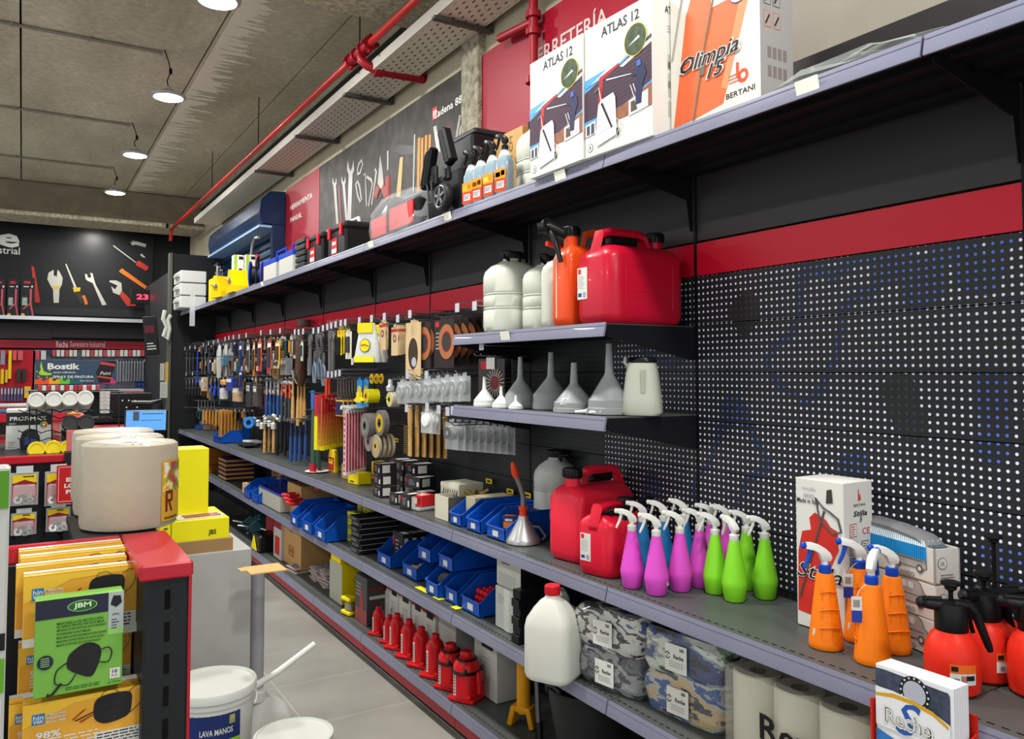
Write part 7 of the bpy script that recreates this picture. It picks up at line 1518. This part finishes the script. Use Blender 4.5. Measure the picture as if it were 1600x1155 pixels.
# ---- second display with blisters ----
Y2=2.9
t=thing('display_gondola','low black perforated display with a red top bar behind the mask stand','display stand',(0,Y2,0))
x1=PY(112,708,Y2).x; zt=1.19
mb=MB().box((x1-1.2)/2,.02,zt/2-.01,x1+1.2,.03,zt-.02,BLK2)
for a_ in range(14):
    for b__ in range(5): mb.disc(x1-.03-.04*a_,zt-.045-.05*b__,.006,mat('050505',.6),FT(0,0,.0045))
mb.build('peg_panel',t); MB().box((x1-1.2)/2,0,zt-.008,x1+1.2,.034,.024,REDG,.003).build('red_bar',t); MB().box((x1-1.2)/2,.35,zt-.012,x1+1.2,.66,.012,BLK2).build('top_shelf',t)
MB().box(x1-.01,.0,.6,.02,.06,1.2,BLK2).build('end_post',t)
def blister(label,u0,v0,u1,v1,k):
    t=thing('blister_pack',label,'blister pack',(0,0,0),0,'blister packs on the low display'); a=PY(u0,(v0+v1)/2,Y2-.06); b_=PY(u1,(v0+v1)/2,Y2-.06); zt=PY((u0+u1)/2,v0,Y2-.06).z; zb=PY((u0+u1)/2,v1,Y2-.06).z; W=b_.x-a.x; H=zt-zb
    t.location=((a.x+b_.x)/2,Y2-.06,zb)
    mb=MB().box(0,.004,H*.42,W,.003,H*.84,mat('c9cfd0',.2,alpha=.5)); mb.box(0,.002,H*.42,W*.86,.002,H*.72,mat('c22a3c',.45)); mb.box(0,.0005,H*.68,W*.86,.002,H*.2,mat('dcc41a',.45)); mb.flat([(-W*.43,H*.56),(W*.0,H*.66),(W*.43,H*.56),(W*.43,H*.5),(-W*.43,H*.5)],mat('8c1830',.45),FT(0,0,-.001)); mb.lines(1,-W*.05,H*.72,W*.4,.01,INK,FT(0,0,-.0012)); mb.build('card',t)
    MB().rr([(H*.05,W*.8,.03,.012),(H*.1,W*.84,.034,.012),(H*.52,W*.8,.03,.012),(H*.55,W*.7,.02,.008)],mat('d8dede',.1,alpha=.28,coat=.7),T3(0,-.016,0),seg=3).build('bubble',t)
    mb=MB()
    for q in range(4): mb.lathe([(.006,-.006),(.012,-.006),(.012,.006),(.006,.006)],CHROME,6,T3(-W*.22+W*.14*q,-.014,H*.15+.006*(q%2))@RX(70+20*q),cap=(False,False))
    mb.build('steel_nuts',t)
    MB().box(0,0,H*.92,W*.6,.002,H*.18,mat('dfe4e4',.2,alpha=.6)).build('hang_tab',t)
blister('clear blister of steel nuts with red and yellow card, upper left',16,729,60,790,0)
blister('clear blister of steel nuts with red and yellow card, upper right behind the red sign',70,726,112,790,1)
blister('clear blister with red and yellow card, lower left of the display',17,795,57,836,2)
blister('clear blister with red and yellow card, lower right of the display',72,786,110,830,3)
def d_sign(mb,W,H,D):
    T=FT(0,0,-D/2-.0006)
    for s_,z,x in (('EN',.62,.0),('LO',.46,-.06),('PR',.30,.0)): mb.text(s_,H*.14,PAPER,T@T3(W*x+W*.02,H*z,.0005),.05,w=W*.36)
    for q in (((-.42,.05),(.42,.05)),((.42,.05),(.42,.95)),((.42,.95),(-.42,.95)),((-.42,.95),(-.42,.05))): mb.tube([(q[0][0]*W,q[0][1]*H,0),(q[1][0]*W,q[1][1]*H,0)],.0008,PAPER,4,T)
ybox('small_sign','small red sign with white letters on the low display','sign',88,727,132,786,Y2-.12,.004,mat('bb1c22',.4),d_sign)
# things on its top
PT=zt=1.178
def d_prof(mb,W,H,D):
    T=FT(0,0,-D/2-.0006); mb.rect(-W/2,H*.62,W/2,H*.93,mat('242628',.45),T); mb.text('PROFIMAX',H*.13,PAPER,T@T3(-W*.02,H*.78,.0005),.02,w=W*.8); mb.text('BASIC',H*.05,PAPER,T@T3(-W*.36,H*.66,.0005),0,w=W*.14)
    mb.disc(W*.33,H*.62,W*.085,mat('d8a020',.4),T@T3(0,0,.0008)); mb.disc(W*.31,H*.62,W*.06,mat('3a8a4c',.4),T@T3(0,0,.001)); mb.disc(W*.35,H*.61,W*.045,mat('b83028',.4),T@T3(0,0,.0012)); mb.disc(W*.33,H*.62,W*.03,PAPER,T@T3(0,0,.0014))
    mb.flat([(-.18*W,.02*H),(-.2*W,.25*H),(-.14*W,.46*H),(0,.54*H),(.16*W,.5*H),(.24*W,.34*H),(.26*W,.1*H),(.22*W,.0)],mat('24262e',.4),T@T3(0,0,.0006)); mb.flat([(-.1*W,.14*H),(.2*W,.14*H),(.2*W,.3*H),(-.08*W,.32*H)],mat('3c4a8c',.4),T@T3(0,0,.0009)); mb.lines(3,-W*.44,H*.2,W*.16,H*.06,TXG,T)
ybox('carton','white and black carton picturing a welding helmet, behind the wire rack','box',9,648,80,712,3.28,.14,mat('c6c8c4',.5),d_prof).location.z=PT
t=thing('wire_rack','black wire rack holding tilted spray cans on the low display','rack',(0,0,0))
Yr=3.10; mb=MB(); W4=mat('17181a',.4)
def RP(u,v): p=PY(u,v,Yr); return (p.x,p.y,p.z)
for u in (46,57,81): mb.tube([RP(u,612),RP(u,708)],.0022,W4,5)
for v in (640,650,672,684,700): mb.tube([(RP(46+k*9,0)[0],Yr-.008*(k%3),RP(46+k*9,v+(4 if k%3==1 else 0))[2]) for k in range(17)],.0018,W4,5)
for v in (612,): mb.tube([RP(44,v),RP(186,v-2)],.0022,W4,5)
mb.tube([RP(186,612),RP(186,706)],.0022,W4,5)
mb.build('wires',t)
def can(name,col,lab,spots,rcap=.0265):
    t=thing('spray_can','','spray can'); T=RX(80)
    MB().lathe([(0,-.15),(.026,-.15),(.0275,-.147),(.0275,-.02),(.024,-.01),(.02,-.006)],mat('b9bab8',.35,noise=.2,scale=40),22,T).build('can',t)
    MB().lathe([(rcap*.96,-.02),(rcap,-.016),(rcap,.012),(rcap*.9,.018),(rcap*.7,.0175),(rcap*.66,.0155),(0,.0155)],mat(col,.35),26,T).build('cap',t)
    for i,(u,v) in enumerate(spots):
        p=PY(u,v,Yr-.015); l=lab%nth(i,len(spots))
        if i==0: t.location=p; t['label']=l; t['group']=name
        else: dup(t,p,0,l,name)
can('white-capped spray cans','c9ccc5','white-capped spray can in the top row of the wire rack, %s',[(57,626),(84,625),(109,624),(133,623)])
can('black-capped spray cans','2c2d2e','black-capped spray can in the middle of the wire rack, %s',[(110,662),(134,661)])
can('yellow-capped spray cans','e6d012','yellow-capped spray can in the bottom row of the wire rack, %s',[(57,703),(83,701),(107,700)])
solo(MB().lathe([(0,0),(.026,0),(.026,.05),(0,.05)],BLACK,20,RX(62)),'jar','dark round jar under the black-capped cans','jar',PY(108,683,Yr+.06))
solo(MB().box(0,0,.04,.03,.05,.09,mat('c46a6a',.4,coat=.3)),'pink_packet','pinkish packet at the right end of the red bar','packet',(PY(112,700,2.96).x,2.96,1.178))
# further displays between: coloured cloths, red shelf
t=thing('red_counter','red and dark shelving with folded goods beyond the wire rack','shelving',(0,5.6,0))
xa=PY(-40,690,5.6).x; xb=PY(100,690,5.6).x
for v in (650,690): z=PY(20,v,5.6).z; MB().box((xa+xb)/2,.0,z,xb-xa,.5,.05,REDG,.004).build('shelf',t)
MB().box((xa+xb)/2,.2,PY(20,690,5.6).z/2,xb-xa,.1,PY(20,690,5.6).z,BLK2).build('base',t)
for k,(u,v,c_,w_,lb) in enumerate(((14,640,'36a8b8',.26,'folded cyan cloth'),(16,634,'9a9c9c',.24,'folded grey cloth'),(45,646,'c85a28',.4,'folded orange cloth'),(46,642,'3a5a8c',.38,'folded blue striped cloth'),(42,637,'b02a34',.36,'folded red cloth'),(102,660,'c86460',.2,'pink package'),(92,646,'b47a3c',.22,'brown carton with orange tape'))):
    p=PY(u,v,5.5); solo(MB().box(0,0,0,w_,.25,m(5 if v<650 else 26,p),mat(c_,.6,noise=.2,scale=20),.008),'folded_goods','%s on the red shelving beyond the wire rack'%lb,'goods',p)
# till area
def d_scr(mb,W,H,D):
    T=FT(0,0,-D/2-.001); mb.rect(-W*.46,H*.05,W*.46,H*.95,mat('4f8fd8',.4,emit=.3),T); mb.rect(-W*.3,H*.5,-W*.16,H*.92,mat('3a4a60',.4),T@T3(0,0,.001)); mb.rect(-W*.1,H*.80,W*.4,H*.83,INK,T@T3(0,0,.001)); mb.rect(-W*.12,H*.5,W*.36,H*.52,INK,T@T3(0,0,.001))
t=thing('monitor','slanted screen with a blue display at the till','screen',(0,0,0)); a=PY(228,668,6.6); t.location=a; t.rotation_euler.z=rad(-12); t.rotation_euler.x=rad(-14)
mb=MB(); W=m(62,a); H=m(34,a); mb.box(0,0,H/2,W,.03,H,BLACK,.006); d_scr(mb,W,H,.03); mb.build('screen',t,(0,0,-H*.2)); MB().box(0,.08,-.12,.2,.16,.2,BLACK,.01).build('stand',t)
t=thing('till_counter','dark till counter beyond the paper rolls','counter',(.95,6.8,0)); MB().box(-.45,.1,.5,.4,.6,1.0,mat('2a2a2c',.5),.01).build('body',t); MB().box(-.45,.1,1.01,.44,.66,.03,mat('8c1a24',.4),.004).build('top',t)
ybox('till_printer','black flat machine with white marks behind the blue screen','machine',171,615,237,651,7.3,.3,mat('141416',.4),lambda mb,W,H,D:[mb.disc(W*x,H*z,.006,WHITE,FT(0,0,-D/2-.001)) for x,z in ((-.2,.7),(-.05,.7),(.1,.68),(-.1,.4),(.15,.4))])
t=thing('swing_arm','black jointed arm over the till','arm',(0,0,0)); mb=MB(); mb.tube([tuple(PY(256,672,7.0)),tuple(PY(256,672,7.0)-Vector((0,0,.95)))],.03,BLACK,7); mb.tube([tuple(PY(205,630,7.0)),tuple(PY(236,630,7.0)),tuple(PY(250,626,7.0)),tuple(PY(252,645,7.0)),tuple(PY(256,672,7.0))],.02,BLACK,7); mb.build('arm',t)
for k in range(6):
    ybox('paper_pack','small white pack in the tall stack beside the black machine, %s'%nth(k,6,'bottom').replace('bottommost','bottom one'),'pack',158,646-6*k-5.5,172,646-6*k,7.3,.15,mat('c2c4c0',.5),lambda mb,W,H,D:mb.lines(1,-W*.3,H*.4,W*.5,H*.3,INK,FT(0,0,-D/2-.001)),'stacked white packs')
t=thing('equipment_shelf','dark shelf carrying the machine and packs at the till','shelf',(0,7.4,0)); a=PY(60,654,7.4); b_=PY(240,652,7.4); MB().box((a.x+b_.x)/2,0,a.z-.02,b_.x-a.x,.4,.03,BLACK).build('board',t); MB().box((a.x+b_.x)/2,.15,a.z/2-.02,b_.x-a.x-.1,.06,a.z-.04,BLK2).build('support',t)
a=PY(60,582,8.6); b_=PY(190,580,8.6); t=thing('shelf_rail','grey shelf edge with small goods under the blue spray paint sign','shelf',(0,8.62,0)); z=PY(120,611,8.62).z; MB().box((a.x+b_.x)/2+.05,.1,z,b_.x-a.x+.3,.25,.02,mat('8f9294',.4)).build('board',t); MB().box((a.x+b_.x)/2,.2,z/2,b_.x-a.x,.04,z-.02,BLK2).build('support',t)
cols=['b8343c','c9ccc8','c02a34','d0d0cc','b04050','c8c8c0','c02030','b8bab8','aa2c34']
for k in range(14):
    p=PY(62+k*7,606,8.62); solo(MB().box(0,0,.02,m(5.4,p),.08,m(8,p),mat(cols[k%9],.45),.004),'small_goods','small %s pack on the shelf edge under the blue sign, %s'%('red' if k%9 in (0,2,4,6,8) else 'white',nth(k,14)),'pack',(p.x,8.62,z+.01),0,'small packs under the sign')
# Bostik sign
def d_bos(mb,W,H,D):
    T=FT(0,0,-D/2-.002); t=lambda x,z,k=0:T@T3(x*W,z*H,k)
    for k in range(24):
        q=k/23; col=((.85,.3,.15),(.85,.6,.1),(.35,.7,.2),(.15,.35,.4),(.2,.2,.3),(.5,.15,.4),(.75,.2,.45))[min(6,int(q*7))]; hh=H*(.2+.08*math.sin(k*2.1)) if q<.6 or q>.8 else H*.02
        mb.rect(-W/2+W*k/24,0,-W/2+W*(k+1)/24,hh,mat(col,.45),T)
    mb.text('Bostik',H*.34,PAPER,t(-.16,.74,.001),.035,w=W*.39); mb.text('smart adhesives',H*.09,PAPER,t(-.15,.49,.001),.02,w=W*.27); mb.text('SPRAY DE PINTURA',H*.14,PAPER,t(-.04,.3,.001),.02,w=W*.5); mb.text('Don Dinero',H*.08,PAPER,t(.13,.13,.001),.01,w=W*.17)
    gc=mat('9cc02a',.45); mb.flat([(-.46*W,.45*H),(-.40*W,.55*H),(-.42*W,.75*H),(-.43*W,.95*H),(-.445*W,.75*H),(-.435*W,.6*H)],gc,T@T3(0,0,.001)); mb.flat([(-.46*W,.46*H),(-.42*W,.56*H),(-.34*W,.46*H),(-.30*W,.46*H),(-.31*W,.38*H),(-.37*W,.36*H),(-.44*W,.38*H)],gc,T@T3(0,0,.0012))
    for x,z in ((-.46,.32),(-.36,.28),(-.33,.57),(-.48,.52)): mb.disc(x*W,z*H,.03*H,gc,T@T3(0,0,.0012))
    mb.flat([(.28*W,.04*H),(.24*W,.5*H),(.29*W,.85*H),(.30*W,1.0*H),(.49*W,.97*H),(.48*W,.75*H),(.44*W,.4*H),(.42*W,.04*H)],mat('1c1a1e',.35),T@T3(0,0,.0015)); mb.flat([(.29*W,.84*H),(.48*W,.74*H),(.485*W,.84*H),(.30*W,.96*H)],mat('b83a40',.4),T@T3(0,0,.002)); mb.text('Paint',H*.2,PAPER,t(.36,.45,.0025),.0,w=W*.14,shear=.3); mb.flat([(.26*W,.28*H),(.43*W,.2*H),(.43*W,.26*H),(.26*W,.34*H)],mat('c84a28',.4),T@T3(0,0,.002))
ybox('hanging_sign','blue-grey sign with a green lizard and a spray can picture, over the displays','sign',55,563,182,600,8.6,.03,mat('33465a',.4),d_bos)
# clock with red digits
def d_23(mb,W,H,D): mb.text('23',H*.5,mat('ff2038',.4,emit=6),FT(0,H*.5,-D/2-.002),.02,w=W*.52)
t=ybox('digital_clock','black digital display showing 23 in red beside the far poster','clock',205,453,240,475,11.5,.08,mat('0b0b0c',.4),d_23); 
t=thing('display_bracket','grey bracket arm holding the red digital display','bracket',(0,11.5,0)); a=PY(240,466,11.5); b_=PY(256,466,11.5); MB().box((a.x+b_.x)/2,.03,a.z,b_.x-a.x,.04,.05,STEEL).build('arm',t)
# tripod cartons on the far shelf
def d_tri(mb,W,H,D):
    T=FT(0,0,-D/2-.002); rk=mat('b0505a',.5); mb.box(-W*.05,H*.88,0,W*.45,H*.06,.002,mat('b82a34',.45),0,T); mb.lines(1,-W*.3,H*.76,W*.4,H*.07,PAPER,T); mb.box(W*.3,H*.78,0,W*.12,H*.05,.002,PAPER,0,T); mb.rect(-W*.38,H*.3,-W*.02,H*.5,mat('8fa09a',.5,noise=.4,scale=30),T)
    mb.tube([(W*.22,H*.72,0),(W*.22,H*.3,0)],.012,rk,5,T); mb.tube([(W*.22,H*.35,0),(-W*.3,H*.2,0)],.01,rk,5,T); mb.tube([(W*.22,H*.35,0),(W*.42,H*.03,0)],.01,rk,5,T); mb.disc(-W*.3,H*.06,.02,mat('d0b040',.5),T)
for k,(u0,u1) in enumerate(((-12,9),(11,30),(32,54))):
    ybox('carton','tall black carton picturing a red tripod on the far top shelf, %s'%nth(k,3),'box',u0,434,u1,496,11.62,.2,mat('1b1c1e',.45),d_tri,'tripod cartons')
# device and cable on the pillar
t=thing('wall_tablet','dark tilted holder with a red card hanging on the dark pillar','holder',PY(238,552,9.4)); t.rotation_euler.y=rad(-5)
mb=MB().box(0,0,.19,m(20,t.location),.05,.42,mat('16171a',.4),.01); mb.rect(-.06,.22,.03,.3,mat('5a1c2a',.4),FT(0,0,-.028)); mb.lines(3,-.05,.1,.09,.03,PAPER,FT(0,0,-.028)); mb.build('holder',t)
solo(MB().tube([(0,0,.3),(-.02,-.01,.2),(.02,0,.12),(-.01,0,.02),(.03,0,-.02),(.05,0,.1),(.03,0,.2),(.06,0,.25)],.022,mat('c4c6bc',.45),8),'cable_bundle','bundled white cable beside the dark holder on the pillar','cable',PY(257,528,9.42))
for k,(u0,v0,u1,v1,c_,lb) in enumerate(((250,568,257,595,'a9aaa2','grey paper notice, upper left of the group on the dark pillar'),(258,566,263,597,'c9a030','narrow yellow notice on the dark pillar'),(250,597,262,622,'b4b6ae','pale paper notice, lowest on the dark pillar'))):
    ybox('paper_notice',lb,'notice',u0,v0,u1,v1,9.44,.004,mat(c_,.5),lambda mb,W,H,D: mb.lines(5,-W*.4,H*.8,W*.7,H*.15,TXG,FT(0,0,-D/2-.001)))
# goods on the back wall
def bw(name,label,cat,u0,v0,u1,v1,col,k=0,grp=None,d=None): return ybox(name,label,cat,u0,v0,u1,v1,11.86-.0*k,.05,mat(col,.45),d,grp)
for k in range(22):
    u=82+k*6.6
    if 120<u<124: continue
    bw('hanging_pack','small white and red hanging pack in the top row of the back wall','pack',u,547,u+5.2,557,'c9c4bc' if k%3 else 'b0484c',0,'small white and red packs, back wall')
for k in range(10):
    u=184+k*4.4; solo(MB().prism([(x,y-.3) for x,y in wrench_outline(.3,.02,.03)],.01,STEEL,RX(90)),'spanner','long steel tool hanging at the right of the back wall, %s'%nth(k,10),'spanner',PY(u,561,11.86),0,'long steel tools, back wall')
for k,(u0,v0,u1,v1,col,lb) in enumerate(((1,548,8,570,'7c8490','grey pack'),(13,548,18,592,'d8b81c','long yellow level'),(20,548,26,563,'c8505a','pink pack'),(28,548,36,563,'c0505c','pinkish pack'),(56,548,62,562,'c0404c','red pack'),(64,548,72,562,'b9bcbc','pale pack'),(1,577,6,600,'d0b01c','yellow knife'),(8,578,12,598,'c8a81c','slim yellow knife'),(26,576,32,596,'26302a','black snips card'),(35,576,41,596,'26302a','second black snips card'),(38,604,48,622,'d8b01c','yellow card'))):
    bw('hanging_pack','%s hanging on the red panel of the back wall'%lb,'pack',u0,v0,u1,v1,col)
for k in range(7): bw('hanging_blister','purple-grey carded screwdriver in the lower row of the red panel, %s'%nth(k,7),'pack',1+k*5.2,605,4.8+k*5.2,627,'4c4a6a',0,'carded screwdrivers, red panel',lambda mb,W,H,D: mb.rect(-W*.3,H*.5,W*.3,H*.9,mat('a9acb8',.4),FT(0,0,-D/2-.001)))
for k in range(9): bw('hanging_pack','small dark blue box on the right of the back wall, %s'%nth(k,9),'pack',210+(k%3)*5.5,592+(k//3)*6,214.5+(k%3)*5.5,597+(k//3)*6,'2a3c70',0,'dark blue boxes, back wall')
bw('hanging_pack','red tray of goods at the foot of the back wall pegboard','tray',194,612,226,617,'b83040')
# ================= CATALOGUES =================
t=thing('leaflet_holder','red holder clipped to the middle shelf edge, full of catalogues','holder',(1.435,.89,.66),-90)
rc=mat('c02418',.3,coat=.3)
for s_ in (-1,1): MB().prism([(-.035,0),(.03,0),(.03,.15 if s_>0 else .16),(-.035,.17 if s_<0 else .13)],.004,rc,T3(s_*.082-(.002),0,0)@RZ(90)@RX(90)).build('side_wall',t)
MB().box(0,.032,.09,.165,.004,.18,rc).build('back',t); MB().box(0,-.0,.002,.165,.066,.004,rc).build('base',t); MB().box(0,-.036,.035,.165,.003,.07,mat('d8dcdc',.1,alpha=.25,coat=.5)).build('front',t)
def catal(i):
    mb=MB(); W,D,H=.150,.0075,.225; mb.box(0,0,H/2,W,D,H,mat('dcdde0',.5),.0008)
    if i==0:
        T=FT(0,0,-D/2-.0006); f=lambda pts,mt,k=0: mb.flat([(x*W,z*H) for x,z in pts],mt,T@T3(0,0,k))
        f([(-.5,.82),(-.2,.80),(.1,.76),(.35,.72),(.46,.70),(.46,.93),(.44,.955),(-.38,.97),(-.5,.965)],mat('3c4254',.4,noise=.5,scale=70))
        mb.disc(.02*W,.86*H,.030,mat('20222c',.4),T@T3(0,0,.0004),n=30); 
        for k in range(16): a_=k*PI/8; mb.disc(.02*W+.0265*math.cos(a_),.86*H+.0265*math.sin(a_),.002,PAPER,T@T3(0,0,.0006),n=8)
        mb.disc(.02*W,.86*H,.022,mat('a9adb8',.3),T@T3(0,0,.0008),n=28); f([(-.5,.815),(-.25,.82),(0,.80),(.25,.765),(.46,.71),(.46,.5),(-.5,.5)],mat('dcdde0',.5),.0011)
        f([(-.5,.735),(-.25,.765),(0,.765),(.25,.735),(.44,.67),(.44,.70),(.25,.77),(0,.80),(-.25,.80),(-.5,.76)],mat('c99a24',.45),.0013)
        mb.text('S',.085,mat('2f55a0',.45),T@T3(-.01,.63*H,.0015),.01,w=.05,shear=.3); mb.text('Reche',.045,PAPER,T@T3(-.01,.61*H,.002),.04,w=.098); mb.text('Reche',.038,INK,T@T3(-.01,.61*H,.0024),.0,w=.09); mb.text('Reche',.034,PAPER,T@T3(-.01,.61*H,.0028),-.0,w=.086)
        f([(-.5,0),(.5,0),(.5,.3),(-.2,.42),(-.5,.47)],mat('2f6aa8',.45,noise=.5,scale=30),.0013); mb.disc(-.4*W,.24*H,.012,PAPER,T@T3(0,0,.0018))
    mb.rect(-.002,H*.45,.002,H*.55,mat('c99a24',.4),ST(0,0,W/2+.0004)); return mb
c0=solo(catal(0),'catalogue','white catalogue with gear picture and gold arc, front one in the red holder','catalogue',(1.41,.89,.672),-90); c1=solo(catal(1),'catalogue','white catalogue behind the front one in the red holder','catalogue',(1.418,.89,.672),-90,'catalogues behind the front one')
for k in range(1,5): dup(c1,(1.418+.008*k,.89,.672),-90)
# ================= sub-parts: printed stickers, triggers and the like belong to the part that carries them =================
SUBS={'label_sticker':('bottle','tank','cylinder','folded_rags','body','case','bubble'),'sticker':('bottle','body'),'barcode_sticker':('bottle',),'picture_label':('roll',),'blue_film':('roll',),
'lettering':('tub','board','plastic_wrap'),'label':('tub','bag'),'label_card':('bin',),'grip_insert':('handle',),'level_strip':('body',),'level_window':('body',),'trigger':('spray_head',),
'screw':('body',),'pictures':('board',),'price_tag':('rod',),'hub':('tyre',),'print':('panel',),'nozzle':('collar',),'red_pocket':('case',),'lens':('housing',),'flange':('cable',),'buckle':('pouch',),'blue_band':('body',)}
for r in [o for o in bpy.data.objects if o.parent is None]:
    kids=list(r.children)
    if not kids: continue
    by={}
    for k in kids: by.setdefault(k.name.split('.')[0],k)
    dr=[k for k in kids if k.name.split('.')[0]=='drawer']; dh=[k for k in kids if k.name.split('.')[0]=='drawer_handle']
    for a,b_ in zip(dr,dh): b_.parent=a
    for k in kids:
        for host in SUBS.get(k.name.split('.')[0],()):
            if host in by and by[host] is not k and by[host].parent==r and by[host].location.length<1e-6:
                k.parent=by[host]; break
